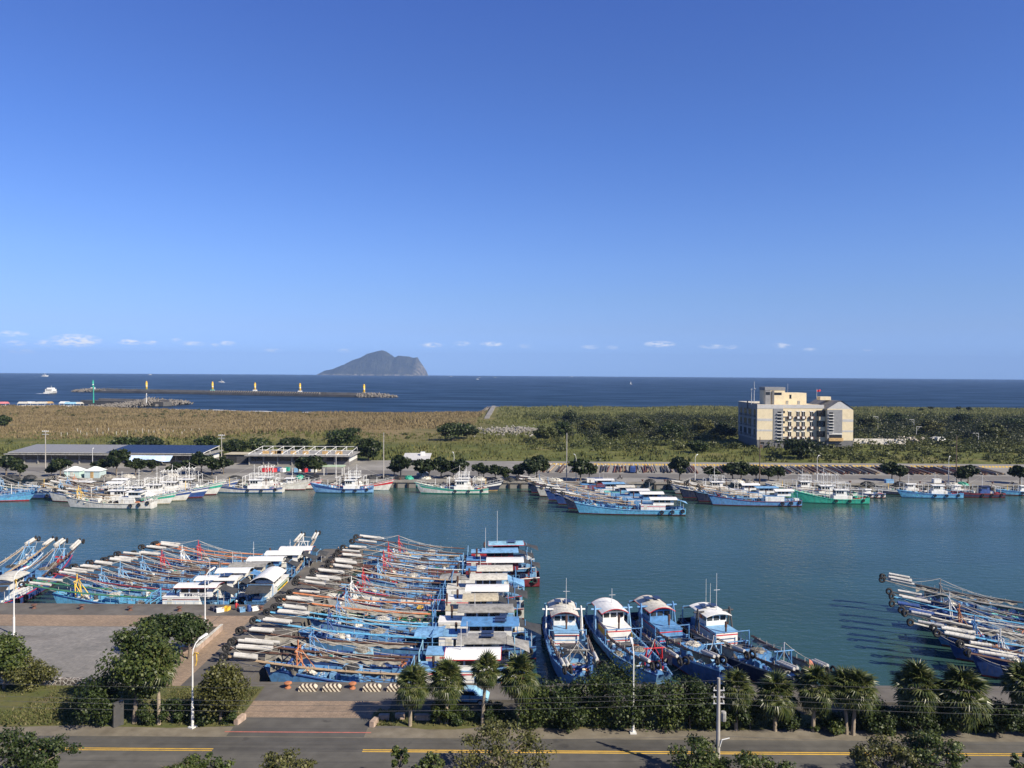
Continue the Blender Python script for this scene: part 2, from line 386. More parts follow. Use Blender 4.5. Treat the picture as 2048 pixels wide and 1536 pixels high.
wb = MB(); wb.b2(-300, gp(160, 1390).x, 82.6, 83.15, QZ - .1, QZ + .75)
w = wb.build('retaining_wall', M_CELL); tag(w, 'low wall of irregular dark stones with pale joints between grass and plaza', 'wall')

# ---- water
def water_mat(name, deep, rough, wl1, wl2, st, foam=False, spec=.5):
    m, N, Lk, b = nodes_of(name)
    t = N.new('ShaderNodeTexCoord').outputs['Object']
    n1 = noise(N, Lk, mapping(N, Lk, t, (1 / wl1, 1.7 / wl1, 1)), 1, 3, .55); n2 = noise(N, Lk, mapping(N, Lk, t, (1 / wl2, 2 / wl2, 1)), 1, 2, .5)
    h = N.new('ShaderNodeMath'); h.operation = 'MULTIPLY_ADD'; h.inputs[1].default_value = wl2 / wl1 * .6; Lk.new(n2, h.inputs[0]); Lk.new(n1, h.inputs[2])
    bump(N, Lk, b, h.outputs[0], st, wl1 * .10)
    col = ramp(N, Lk, noise(N, Lk, mapping(N, Lk, t, (.5, 1.0, 1)), .016, 3), [(.3, tuple(c * .8 for c in deep)), (.7, tuple(c * 1.2 for c in deep))])
    if foam:
        f = noise(N, Lk, mapping(N, Lk, t, (.7, .35, 1)), .05, 4, .7)
        col = mixrgb(N, Lk, ramp(N, Lk, f, [(.735, (0, 0, 0)), (.76, (.8, .8, .8))]), col, (.75, .78, .8))
    wp = noise(N, Lk, mapping(N, Lk, t, (.6, 1.6, 1)), .03 if wl1 < 5 else .012, 4, .6); rgh = N.new('ShaderNodeMapRange'); rgh.inputs[1].default_value = .35; rgh.inputs[2].default_value = .65; rgh.inputs[3].default_value = rough * (.45 if wl1 < 5 else .8); rgh.inputs[4].default_value = rough * (1.6 if wl1 < 5 else 1.2); Lk.new(wp, rgh.inputs[0]); Lk.new(rgh.outputs[0], b.inputs['Roughness'])
    Lk.new(col, b.inputs['Base Color']); b.inputs['IOR'].default_value = 1.33; b.inputs['Specular IOR Level'].default_value = spec
    return m
M_WATER = water_mat('harbour_water', (.024, .060, .055), .13, 2.2, .6, .50, False, .22)
M_SEA = water_mat('sea_water', (.002, .011, .019), .36, 9.0, 2.5, .8, True, .10)
slab('harbour_water', -700, 700, 60, 320, 0, M_WATER)
sm = MB(); n = 96; rs = 14500
ring0 = [(600 * math.sin(2 * PI * k / n) * 1.0, 600 * math.cos(2 * PI * k / n), 0) for k in range(n)]
ring1 = [(rs * math.sin(2 * PI * k / n), rs * math.cos(2 * PI * k / n), 0) for k in range(n)]
sm.add(ring0 + ring1, [(k, n + k, n + (k + 1) % n, (k + 1) % n) for k in range(n)])
struct(sm.build('sea', M_SEA))

# ---- far land
NPR = np.random.RandomState(5)
def fbm(x, y, seed=0, octs=4):
    r = np.random.RandomState(seed); out = np.zeros_like(x, dtype=float); a = 1.0
    for o in range(octs):
        for k in range(3):
            th = r.uniform(0, 2 * PI); ph = r.uniform(0, 2 * PI)
            out += a * np.sin((x * math.cos(th) + y * math.sin(th)) * (2 ** o) * (1 + .3 * k) + ph) / 3
        a *= .55
    return out
CX = [-2500, -420, -330, -250, -60, -30, -18, 300, 900, 2500]; CYY = [735, 730, 705, 668, 664, 668, 785, 790, 820, 870]
def coast(x): return np.interp(x, CX, CYY)
def beachw(x): return 22 + 58 * np.clip(1 - np.abs(np.asarray(x) + 265) / 130, 0, 1)
def terrain(x, y):
    yc = coast(x)
    h = QZ + np.clip((y - 292) / 60, 0, 1) * (1.0 + .8 * fbm(x / 60, y / 60, 3)) 
    h = h + np.clip((y - 330) / 120, 0, 1) * np.clip((x - 20) / 200, 0, 1) * 1.6
    h = h - .4
    h = np.where(y < 300, QZ - .3, h)
    return h + np.clip((y - yc + 8) / beachw(x), 0, 1) * (-4.2 - np.maximum(h - QZ, 0))
xs = np.concatenate([np.arange(-2400, -500, 40), np.arange(-500, 700, 5), np.arange(700, 2400, 40)]).astype(float)
ys = np.concatenate([np.arange(286, 640, 6), np.arange(640, 840, 4), [845, 870, 900, 930]]).astype(float)
GX, GY = np.meshgrid(xs, ys); GZ = terrain(GX, GY) + NPR.uniform(-.12, .12, GX.shape) * (GY > 300)
V = np.stack([GX.ravel(), GY.ravel(), GZ.ravel()], 1); nx, ny = len(xs), len(ys)
ii, jj = np.meshgrid(np.arange(nx - 1), np.arange(ny - 1)); i0 = (jj * nx + ii).ravel()
F = np.stack([i0, i0 + 1, i0 + nx + 1, i0 + nx], 1)
def meadow_mat():
    m, N, Lk, b = nodes_of('meadow')
    t = N.new('ShaderNodeTexCoord').outputs['Object']
    s = N.new('ShaderNodeSeparateXYZ'); Lk.new(t, s.inputs[0])
    dry = ramp(N, Lk, noise(N, Lk, t, .03, 6), [(.3, (.15, .11, .055)), (.5, (.19, .145, .075)), (.7, (.11, .10, .045))])
    grn = ramp(N, Lk, noise(N, Lk, t, .04, 6), [(.3, (.05, .065, .02)), (.55, (.10, .11, .033)), (.72, (.16, .14, .06))])
    fx = N.new('ShaderNodeMapRange'); fx.inputs[1].default_value = -70; fx.inputs[2].default_value = 10; Lk.new(s.outputs[0], fx.inputs[0])
    fy = N.new('ShaderNodeMapRange'); fy.inputs[1].default_value = 430; fy.inputs[2].default_value = 360; Lk.new(s.outputs[1], fy.inputs[0])
    mxv = N.new('ShaderNodeMath'); mxv.operation = 'MAXIMUM'; Lk.new(fx.outputs[0], mxv.inputs[0]); Lk.new(fy.outputs[0], mxv.inputs[1])
    c = mixrgb(N, Lk, mxv.outputs[0], dry, grn)
    # beach sand below about 1.6 m
    fz = N.new('ShaderNodeMapRange'); fz.inputs[1].default_value = 2.0; fz.inputs[2].default_value = 1.2; Lk.new(s.outputs[2], fz.inputs[0])
    fy2 = N.new('ShaderNodeMath'); fy2.operation = 'GREATER_THAN'; fy2.inputs[1].default_value = 600; Lk.new(s.outputs[1], fy2.inputs[0])
    f3 = N.new('ShaderNodeMath'); f3.operation = 'MULTIPLY'; Lk.new(fz.outputs[0], f3.inputs[0]); Lk.new(fy2.outputs[0], f3.inputs[1])
    c = mixrgb(N, Lk, f3.outputs[0], c, (.20, .18, .155))
    Lk.new(c, b.inputs['Base Color']); b.inputs['Roughness'].default_value = .95; b.inputs['Specular IOR Level'].default_value = .1
    bump(N, Lk, b, noise(N, Lk, t, .6, 5), .8, .5)
    return m
struct(put('terrain', npmesh('terrain', V, F, meadow_mat(), True)))
struct(slab('far_quay', -900, 900, QF, 300, QZ, M_FARPAVE, None, 5.0))
M_FARASPH = ground_mat('far_asphalt', [(.3, (.12, .115, .105)), (.7, (.16, .15, .14))], .1)
struct(MB().sheet([[(-900, 262, QZ + .01), (-70, 260, QZ + .01), (0, 255.5, QZ + .01), (60, 253, QZ + .01), (900, 252, QZ + .01)], [(-900, 273, QZ + .01), (-70, 271, QZ + .01), (0, 266, QZ + .01), (60, 263.5, QZ + .01), (900, 262.5, QZ + .01)]]).build('far_road', M_FARASPH))
# dark fender posts and a cap on the far quay wall
fw = MB().b2(-900, 900, QF - .35, QF + .4, QZ - .5, QZ + .18); qw = fw.build('quay_cap', M_CONC); struct(qw)
fm = MB().b2(-.25, .25, -.32, 0, -2.0, .05).mesh('fender', paint('fender_rubber', (.03, .028, .026), .9, .3, 2, .1))
x = -132.0
while x < 175:
    put('fender', fm, qw, (x, QF - .36, QZ - .55)); x += 3.55
# striped kerb behind the parking row
def stripe_mat(name, a, b_, scale, axis=(1, 0, 0)):
    m, N, Lk, b = nodes_of(name)
    t = N.new('ShaderNodeTexCoord').outputs['Object']
    mp = N.new('ShaderNodeMapping'); mp.inputs['Rotation'].default_value = axis; Lk.new(t, mp.inputs['Vector'])
    wv = N.new('ShaderNodeTexWave'); wv.inputs['Scale'].default_value = scale; wv.wave_type = 'BANDS'; wv.bands_direction = 'X'; Lk.new(mp.outputs[0], wv.inputs['Vector'])
    c = ramp(N, Lk, wv.outputs['Fac'], [(.48, a), (.52, b_)]); c = mixrgb(N, Lk, .5, c, ramp(N, Lk, noise(N, Lk, t, 2, 5), [(.3, (.6, .6, .6)), (.7, (1.1, 1.1, 1.1))]), 'MULTIPLY')
    Lk.new(c, b.inputs['Base Color']); b.inputs['Roughness'].default_value = .7
    return m
kb = MB().b2(5, 190, 288.8, 289.2, QZ - .1, QZ + .55).build('striped_kerb', stripe_mat('kerb_stripes', (.65, .42, .06), (.35, .30, .2), .30, (0, R(35), 0)))
struct(kb)

# ---- island
ISL = [(634, 750), (650, 741), (665, 738), (690, 728), (705, 720), (722, 714.5), (735, 707), (745, 704.5), (755, 702), (764, 700), (772, 702.5), (778, 706), (790, 714.5), (797, 711), (808, 712), (818, 712.5), (826, 715.5), (835, 714), (843, 728), (850, 738), (853.5, 749)]
DI = 12300.0
ix = np.array([at(p, q, DI).x for p, q in ISL]); iz = np.array([max(at(p, q, DI).z, 0) for p, q in ISL]); iz[0] = iz[-1] = 0
U = np.linspace(0, 1, 220); T = np.linspace(-1, 1, 90); UX = ix[0] + (ix[-1] - ix[0]) * U; HZ = np.interp(UX, ix, iz)
UU, TT = np.meshgrid(UX, T); HH = np.tile(HZ, (len(T), 1))
cross = np.clip(1 - np.abs(TT) ** 1.4, 0, 1)
rid = fbm(UU / 70, TT * 7, 9, 5)
ZZ = HH * np.clip(cross * (1 + .16 * rid * np.abs(TT)), 0, 1.0) - 2
half = 620 * np.minimum(1, (HH / 200) ** .5 + .08)
V = np.stack([UU.ravel(), (DI + TT * half).ravel(), ZZ.ravel()], 1); nx, ny = len(U), len(T)
ii, jj = np.meshgrid(np.arange(nx - 1), np.arange(ny - 1)); i0 = (jj * nx + ii).ravel()
def island_mat():
    m, N, Lk, b = nodes_of('island_slopes')
    t = N.new('ShaderNodeTexCoord').outputs['Object']
    c = ramp(N, Lk, noise(N, Lk, mapping(N, Lk, t, (.006, .006, .006)), 1, 6), [(.3, (.028, .032, .024)), (.6, (.052, .056, .042)), (.75, (.09, .085, .065))])
    s = N.new('ShaderNodeSeparateXYZ'); Lk.new(t, s.inputs[0])
    # bare cliff at the eastern head and along the shore
    a = N.new('ShaderNodeMapRange'); a.inputs[1].default_value = at(832, 740, DI).x; a.inputs[2].default_value = at(846, 740, DI).x; Lk.new(s.outputs[0], a.inputs[0])
    z = N.new('ShaderNodeMapRange'); z.inputs[1].default_value = 26; z.inputs[2].default_value = 8; Lk.new(s.outputs[2], z.inputs[0])
    mx = N.new('ShaderNodeMath'); mx.operation = 'MAXIMUM'; Lk.new(a.outputs[0], mx.inputs[0]); Lk.new(z.outputs[0], mx.inputs[1])
    f = N.new('ShaderNodeMath'); f.operation = 'MULTIPLY'; Lk.new(mx.outputs[0], f.inputs[0])
    Lk.new(ramp(N, Lk, noise(N, Lk, mapping(N, Lk, t, (.02, .02, .012)), 1, 5), [(.4, (0, 0, 0)), (.62, (.8, .8, .8))]), f.inputs[1])
    c = mixrgb(N, Lk, f.outputs[0], c, (.30, .26, .21))
    Lk.new(c, b.inputs['Base Color']); b.inputs['Roughness'].default_value = .95; b.inputs['Specular IOR Level'].default_value = 0
    bump(N, Lk, b, noise(N, Lk, mapping(N, Lk, t, (.02, .006, .009)), 1, 6, .65), 1.0, 60)
    return m
isl = struct(put('island', npmesh('island', V, np.stack([i0, i0 + 1, i0 + nx + 1, i0 + nx], 1), island_mat(), True)))
isl['label'] = 'steep green island with a pointed summit on the horizon'

# ---- breakwaters
M_BW = paint('breakwater_concrete', (.085, .083, .08), .95, .35, .05, .3, (.07, .06, .05))
M_TETRA = paint('tetrapod_concrete', (.17, .155, .138), .95, .35, .15, .2, (.08, .07, .06))
def tetra(mb, c, r, rnd):
    q = Matrix.Rotation(rnd.uniform(0, 6.3), 3, 'Z') @ Matrix.Rotation(rnd.uniform(0, 3), 3, 'X')
    for d in ((1, 1, 1), (1, -1, -1), (-1, 1, -1), (-1, -1, 1)):
        v = (q @ Vector(d)).normalized(); mb.tube(c, Vector(c) + v * r, r * .38, r * .24, 5)
def tetra_heap(name, pts, n, r, seed, label):
    rnd = random.Random(seed); mb = MB()
    for _ in range(n):
        k = rnd.random() * (len(pts) - 1); i = int(k); t = k - i; a, b = pts[i], pts[min(i + 1, len(pts) - 1)]
        w = a[2] + (b[2] - a[2]) * t; hh = a[3] + (b[3] - a[3]) * t; o = rnd.uniform(-1, 1)
        tetra(mb, (a[0] + (b[0] - a[0]) * t + rnd.uniform(-1, 1), a[1] + (b[1] - a[1]) * t + o * w, .3 + hh * (1 - abs(o) ** 1.3) * rnd.uniform(.7, 1)), r, rnd)
    o = mb.build(name, M_TETRA); stuff(o, label, 'concrete blocks'); return o
# outer breakwater: a long wall seen end on across the harbour mouth
a = gp(172, 784, 0); b = gp(742, 794.5, 0)
bw = empty('breakwater', ((a.x + b.x) / 2, (a.y + b.y) / 2, 0), math.atan2(b.y - a.y, b.x - a.x)); Lb = (b - a).length
tag(bw, 'long outer breakwater in the open sea carrying the row of yellow beacons', 'breakwater')
MB().b2(-Lb / 2, Lb / 2, -7, 7, -2, 3.2).build('wall', M_BW, bw)
MB().b2(-Lb / 2 + 20, Lb / 2 - 12, 4, 6.95, 3.25, 6.3).build('parapet', paint('parapet_conc', (.15, .145, .135), .95, .3, .1, .3), bw)
cm = MB().b2(-1.3, 1.3, -1.2, 1.2, 0, 3.2).mesh('wave_block', M_TETRA)
k = -Lb * .02
while k < Lb * .35:
    put('wave_block', cm, bw, (k, -4.5, 3.22)); k += 4.4
tetra_heap('tetrapod', [(a.x - 22, a.y, 5, 1.5), (a.x + 8, a.y - 3, 12, 5.5), (a.x + 95, a.y - 9, 6, 4)], 170, 3.0, 3, 'heap of concrete tetrapods round the left tip of the outer breakwater')
tetra_heap('tetrapod', [(b.x - 22, b.y, 6, 5), (b.x + 10, b.y, 10, 6), (b.x + 38, b.y, 4, 1)], 130, 2.8, 4, 'heap of concrete tetrapods round the right tip of the outer breakwater')
def beacon(px, ptop, pbase, col, base, label, group=None):
    g = gp(px, pbase + 4, 0); Y = g.y; zt = at(px, ptop, Y).z; zb = at(px, pbase, Y).z
    t = tag(empty('beacon_tower', (g.x, g.y, 3.2)), label, 'beacon', group); h = zt - 3.2
    MB().b2(-3, 3, -3, 3, 0, zb - 3.2 + 2.2).build('base', P(base), t)
    z0 = zb - 3.2 + 2.2
    MB().lathe([(1.9, z0), (1.5, h * .86)], n=10).build('tower', P(col), t, True)
    MB().lathe([(1.9, h * .86 + .01), (1.9, h * .89), (1.0, h * .9), (1.0, h * .97), (.2, h)], n=10).build('lantern', P(col), t)
    MB().lathe([(1.75, h * .45), (1.72, h * .52)], n=10).build('band', P('white'), t)
GB = 'beacons on the outer breakwater'
beacon(186, 760, 777, 'emerald', 'white', 'green beacon tower at the left tip of the outer breakwater', GB)
for i, (p, q, r) in enumerate(((293, 762, 781), (425, 763, 782), (510, 765, 782), (600, 766, 784), (728, 768, 788))):
    beacon(p, q, r, 'yellow', 'teal' if i < 2 else 'white', '%s yellow beacon tower from the green one on the outer breakwater' % ORD[i], GB)
# inner breakwater
a = gp(170, 808, 0); b = gp(335, 812, 0)
bw = tag(empty('breakwater', ((a.x + b.x) / 2, (a.y + b.y) / 2, 0), math.atan2(b.y - a.y, b.x - a.x)), 'short inner jetty with a dark concrete end beside the tetrapod bank', 'breakwater'); Lb = (b - a).length
MB().b2(-Lb / 2, Lb / 2, -6, 6, -2, 4.4).build('wall', M_BW, bw); MB().b2(-Lb / 2 + 16, Lb / 2, 3, 5.9, 4.42, 6.4).build('parapet', M_TETRA, bw)
pt = [gp(175, 818, 1), gp(250, 814, 1), gp(300, 810, 1), gp(372, 809, 0)]
tetra_heap('tetrapod', [(pt[0].x, pt[0].y, 14, 3), (pt[1].x, pt[1].y, 22, 4.5), (pt[2].x, pt[2].y, 30, 8.0), (pt[3].x, pt[3].y, 14, 3)], 420, 2.3, 5, 'bank of concrete tetrapods along the inner jetty by the beach')
g = gp(187, 806, 4.4); t = tag(empty('beacon_mast', (g.x, g.y, 4.4)), 'thin green beacon mast on the inner jetty', 'beacon')
MB().lathe([(.7, 0), (.45, 15)], n=8).build('mast', P('emerald'), t); MB().lathe([(.8, 15), (.8, 16.4), (.1, 17)], n=8).build('lantern', P('emerald'), t)
g = gp(293, 806, 4.4); t = tag(empty('lamp_post', (g.x, g.y, 4.4)), 'pale post standing on the tetrapod bank of the inner jetty', 'post')
MB().lathe([(.4, 0), (.3, 10)], n=8).build('mast', P('white'), t); MB().b2(-1.2, 1.2, -.3, .3, 7.0, 7.6).build('sign', P('grey'), t)
# revetment beside the river mouth
tetra_heap('tetrapod', [(-27, 600, 4, 1.5), (-26, 690, 5, 2.2), (-24, 770, 8, 2.5), (10, 798, 5, 1.5)], 240, 1.7, 8, 'strip of concrete blocks along the revetment by the river mouth')
struct(slab('revetment_path', -20, -16.5, 560, 772, 4.3, M_FARPAVE, None, 5))
# surf along the beach
sf = MB(); rnd = random.Random(3)
for band in range(2):
    rows = [[], []]
    for i in range(70):
        x = -330 + 300 * i / 69; yy = float(coast(np.array(x))) - 8 + .56 * float(beachw(x)) + band * 16
        wv = 4.5 * max(0, math.sin(i * .55 + band * 2) + .35) if band else 5 + 3 * math.sin(i * .7)
        rows[0].append((x, yy - rnd.uniform(.5, 2), .14)); rows[1].append((x, yy + max(.3, wv) + rnd.uniform(0, 1.5), .14))
    sf.sheet(rows)
stuff(sf.build('surf', paint('surf_foam', (.72, .75, .77), .7, .5, .2, .5, (.10, .16, .2))), 'white line of surf breaking along the grey beach', 'surf')
# ------------------------------------------------------------------ boats
def torus_mesh(name, r, t, mat, n=14, k=7):
    mb = MB(); vs = []; fs = []
    for i in range(n):
        a = 2 * PI * i / n
        for j in range(k):
            b = 2 * PI * j / k; rr = r + t * math.cos(b); vs.append((rr * math.cos(a), t * math.sin(b), rr * math.sin(a)))
    for i in range(n):
        for j in range(k): fs.append((i * k + j, i * k + (j + 1) % k, ((i + 1) % n) * k + (j + 1) % k, ((i + 1) % n) * k + j))
    return mb.add(vs, fs).mesh(name, mat, True)
TYRE = torus_mesh('tyre', .34, .13, M_TYRE)
def float_mesh(mat):
    mb = MB(); prof = []
    for k in range(6):                                # foam segments strapped end to end, along +x
        prof += [(.195, k / 6 + .006), (.195, (k + 1) / 6 - .012), (.17, (k + 1) / 6 - .004)]
    n = 10; vs = []; fs = []
    for r, z in prof:
        for q in range(n): vs.append((z, r * math.cos(2 * PI * q / n), r * math.sin(2 * PI * q / n)))
    for i in range(len(prof) - 1):
        for q in range(n): fs.append((i * n + q, i * n + (q + 1) % n, (i + 1) * n + (q + 1) % n, (i + 1) * n + q))
    fs += [tuple(range(n))[::-1], tuple(range((len(prof) - 1) * n, len(prof) * n))]
    return mb.add(vs, fs).mesh('float', mat)
FLOATS = {'white': float_mesh(M_FLOAT), 'grey': float_mesh(M_FLOATG), 'deep': float_mesh(P('deep'))}
def heap_mesh(name, mat, seed, n=70):
    """a heap of rope or net: a lumpy low mound with strands on top"""
    rnd = random.Random(seed); mb = MB()
    rows = []
    for i in range(7):
        t = i / 6; r = math.cos(t * PI / 2) ; z = math.sin(t * PI / 2)
        rows.append([(r * math.cos(a) * (1 + .18 * math.sin(3 * a + seed)), r * math.sin(a) * (1 + .18 * math.cos(2 * a + seed)), z * (.85 + .2 * math.sin(5 * a + i + seed)) ) for a in [2 * PI * k / 14 for k in range(15)]])
    mb.sheet(rows)
    for _ in range(n):
        a = rnd.uniform(0, 6.28); q = rnd.uniform(0, 1.4); p = Vector((math.cos(a) * math.cos(q), math.sin(a) * math.cos(q), math.sin(q) * .95)) * 1.02
        d = Vector((rnd.uniform(-1, 1), rnd.uniform(-1, 1), rnd.uniform(-.4, .4))).normalized() * rnd.uniform(.25, .6)
        mb.tube(p - d * .5, p + d * .5, .05, .04, 4)
    return mb.mesh(name, mat)
HEAPS = {k: [heap_mesh('heap', m, s) for s in (1, 2, 3)] for k, m in (('rope', M_ROPE), ('dark', M_ROPED), ('net', M_NET), ('green', P('emerald')), ('black', M_AWN), ('white', P('offwhite')))}
CRATE = {}
def crate(col):
    if col not in CRATE:
        mb = MB(); x, y, z, t = .5, .36, .5, .04
        mb.b2(-x, x, -y, y, 0, t); mb.b2(-x, x, -y, -y + t, t, z); mb.b2(-x, x, y - t, y, t, z); mb.b2(-x, -x + t, -y + t, y - t, t, z); mb.b2(x - t, x, -y + t, y - t, t, z)
        mb.b2(-x - .03, x + .03, -y - .03, -y, z - .08, z); mb.b2(-x - .03, x + .03, y, y + .03, z - .08, z)
        CRATE[col] = mb.mesh('crate', P(col))
    return CRATE[col]
def barrel(col):
    k = 'b' + col
    if k not in CRATE: CRATE[k] = MB().lathe([(.27, 0), (.30, .06), (.29, .4), (.305, .42), (.29, .45), (.30, .82), (.26, .88)], n=10).mesh('barrel', P(col), False)
    return CRATE[k]
def text_part(txt, parent, loc, rz, size, mat, name='lettering'):
    cu = bpy.data.curves.new('txt', 'FONT'); cu.body = txt; cu.size = size; cu.align_x = 'CENTER'; cu.extrude = .006
    o = bpy.data.objects.new('txt', cu); COL.objects.link(o)
    bpy.context.view_layer.update()
    me = bpy.data.meshes.new_from_object(o.evaluated_get(bpy.context.evaluated_depsgraph_get()))
    bpy.data.objects.remove(o); bpy.data.curves.remove(cu)
    me.materials.clear(); me.materials.append(mat)
    return put(name, me, parent, loc, (PI / 2, 0, rz))

def make_hull(root, L, B, h0, hb, stern, bowfrac, rake, dd, mh, mboot, mdeck, mtrim, ns=16, frames=True, keelw=.62, mid=.5):
    def sec(s):
        x = -L / 2 + s * L
        b = B / 2 * (.84 + .16 * min(1, s / .15)) if s < .15 else B / 2
        if s > mid: t = (s - mid) / (1 - mid); b = B / 2 * (1 - (t ** 2.1) * (1 - bowfrac))
        h = h0 + (hb - h0) * max(0, (s - .42) / .58) ** 2 + stern * max(0, (.25 - s) / .25) ** 1.6
        rk = rake * max(0, (s - .72) / .28) ** 1.5
        return x, b, h, rk
    rows = []
    SS = [i / ns for i in range(ns + 1)]
    for s in SS:
        x, b, h, rk = sec(s)
        def pt(w, z): return (x + rk * (z + .5) / (h + .5) - (rake * .35 if s > .98 and z < 0 else 0), w, z)
        r = [pt(b * keelw * .6, -.5), pt(b * (keelw + .26), .12), pt(b * (keelw + .29), .30), pt(b, h), pt(b - .13, h), pt(b - .15, h - dd)]
        rows.append([(p[0], -p[1], p[2]) for p in reversed(r)] + r)
    hm = MB(); nr = len(rows[0])
    vs = [p for r in rows for p in r]; fs = []; ms = []
    for i in range(ns):
        for j in range(nr - 1):
            if j == 5: continue
            fs.append((i * nr + j, (i + 1) * nr + j, (i + 1) * nr + j + 1, i * nr + j + 1)); ms.append(1 if j in (4, 6) or j in (3, 7) else 0)
    for i in (0, ns):
        o = i * nr; fs.append(tuple(o + k for k in (2, 3, 4, 5, 6, 7, 8, 9))); ms.append(0)
        fs.append((o + 1, o + 2, o + 9, o + 10)); ms.append(0); fs.append((o, o + 1, o + 10, o + 11)); ms.append(0)
    hm.v = vs; hm.f = fs; hm.m = ms
    hull = hm.build('hull', [mh, mboot], root)
    dk = MB(); dk.sheet([[(r[0][0], r[0][1] - .01, r[0][2]), (r[0][0], 0, r[0][2] + .06), (r[-1][0], r[-1][1] + .01, r[-1][2])] for r in rows]); deck = dk.build('deck', mdeck, root)
    for sgn in (2, -3):
        pts = [(r[sgn][0], r[sgn][1] * 1.012, r[sgn][2] - .10) for r in rows]; MB().path(pts, .075, 5).build('rub_rail', mtrim, hull)
    if frames:
        fr = MB(); n = int(L / 1.25)
        for k in range(1, n):
            s = k / n; x, b, h, rk = sec(s)
            for sg in (-1, 1): fr.b2(x + rk * .8 - .06, x + rk * .8 + .06, sg * (b - .28), sg * (b - .14), h - dd, h + .04)
        fr.build('bulwark_frame', mdeck, hull)['kind'] = 'stuff'
    return sec, deck, hull

def sag(a, b, d, n=8):
    a = Vector(a); b = Vector(b); return [a + (b - a) * (i / n) - Vector((0, 0, d * 4 * (i / n) * (1 - i / n))) for i in range(n + 1)]

def arch_roof(name, x0, x1, w, z, rise, mat, parent, tilt=0.0, trim=None):
    mb = MB(); n = 8; top = []; bot = []
    for x, dz in ((x0, 0), (x1, tilt)):
        top.append([(x, w * (2 * j / n - 1), z + dz + rise * (1 - (2 * j / n - 1) ** 2)) for j in range(n + 1)])
        bot.append([(x, w * (2 * j / n - 1), z + dz - .09 + rise * (1 - (2 * j / n - 1) ** 2)) for j in range(n + 1)])
    mb.sheet(top); mb.sheet(bot)
    for t, b in zip(top, bot): mb.sheet([t, b])
    for j in (0, n): mb.sheet([[top[0][j], top[1][j]], [bot[0][j], bot[1][j]]])
    r = mb.build(name, mat, parent)
    if trim:
        tb = MB()
        for k, x in ((0, x0 - .02), (1, x1 + .02)):
            tb.path([(x, p[1], p[2] - .05) for p in top[k]], .06, 4)
        for sg in (0, n): tb.tube((x0, top[0][sg][1] * 1.004, top[0][sg][2] - .06), (x1, top[1][sg][1] * 1.004, top[1][sg][2] - .06), .06, .06, 4)
        tb.build('roof_edge', trim, parent)
    return r

def windows(parent, x0, x1, y, z0, z1, n, mat, frame):
    """a row of framed panes on the wall at y (outside away from 0)"""
    s = 1 if y > 0 else -1; w = (x1 - x0) / n
    for k in range(n):
        a = x0 + k * w + w * .09; b = x0 + (k + 1) * w - w * .09
        MB().b2(a, b, y, y + s * .03, z0, z1).build('window', mat, parent)
    f = MB(); f.b2(x0, x1, y, y + s * .05, z1, z1 + .08); f.b2(x0, x1, y, y + s * .05, z0 - .08, z0)
    f.build('window_frame', frame, parent)

BUOY = {c: MB().lathe([(.02, -.28), (.17, -.22), (.27, -.08), (.27, .08), (.17, .22), (.02, .28)], n=9).mesh('buoy', P(c), True) for c in ('orange', 'white', 'blue', 'yellow', 'dark')}
COIL = torus_mesh('rope_coil', .38, .12, M_ROPE, 12, 5); COILD = torus_mesh('rope_coil', .38, .12, M_ROPED, 12, 5)
def gear(root, rnd, sec, L, B, k, n=14):
    """loose gear lying on deck"""
    for _ in range(n):
        u = rnd.choice((rnd.uniform(-13.4, -11.6), rnd.uniform(-1.6, 4.2), rnd.uniform(-1.6, 4.2), rnd.uniform(8.2, 11.0), rnd.uniform(8.2, 11.5))) * k
        _x, b, h, _r = sec(u / L + .5); yy = rnd.uniform(-1, 1) * (b - .55); z = h - .72; t = rnd.random()
        if t < .25: put('rope_coil', rnd.choice((COIL, COILD)), root, (u, yy, z + .12), (PI / 2, 0, rnd.uniform(0, 3)))
        elif t < .45: put('buoy', BUOY[rnd.choice(('orange', 'white', 'blue', 'yellow', 'dark'))], root, (u, yy, z + .28), (rnd.uniform(0, 2), 0, rnd.uniform(0, 3)))
        elif t < .62: put('crate', crate(rnd.choice(('blue', 'white', 'orange', 'yellow', 'sky', 'offwhite', 'emerald', 'red'))), root, (u, yy, z), (0, 0, rnd.uniform(0, 3)))
        elif t < .74: put('barrel', barrel(rnd.choice(('blue', 'deep', 'white', 'dark'))), root, (u, yy, z))
        else: put('net_heap', HEAPS[rnd.choice(('net', 'dark', 'rope', 'black', 'green'))][rnd.randrange(3)], root, (u, yy, z), (0, 0, rnd.uniform(0, 3)), (rnd.uniform(.4, .9), rnd.uniform(.35, .6), rnd.uniform(.3, .6)))
    gm_ = rnd.choice((P('deep'), P('blue'), P('sky'), P('dark')))
    for sg in (-1, 1):
        pts = []; gr = MB()
        for q in range(15):
            u = (-13.2 + q * 1.55) * k; _x, b, h, _r = sec(u / L + .5); p = (u, sg * (b - .1), h)
            gr.tube(p, (u, p[1], h + .75), .03, .03, 4); pts.append((u, p[1], h + .75))
        gr.path(pts, .028, 4); gr.build('guard_rail', gm_, root)
    hs = MB()
    for q in range(3):
        a = Vector((rnd.uniform(-1, 4) * k, rnd.uniform(-1, 1), .95)); b_ = Vector((rnd.uniform(6, 11) * k, rnd.uniform(-1, 1), 1.5))
        hs.path([a, a.lerp(b_, .33) + Vector((0, rnd.uniform(-.8, .8), .5)), a.lerp(b_, .66) + Vector((0, rnd.uniform(-.8, .8), .3)), b_], .05, 5)
        hs.build('hose', P('dark'), root); hs = MB()

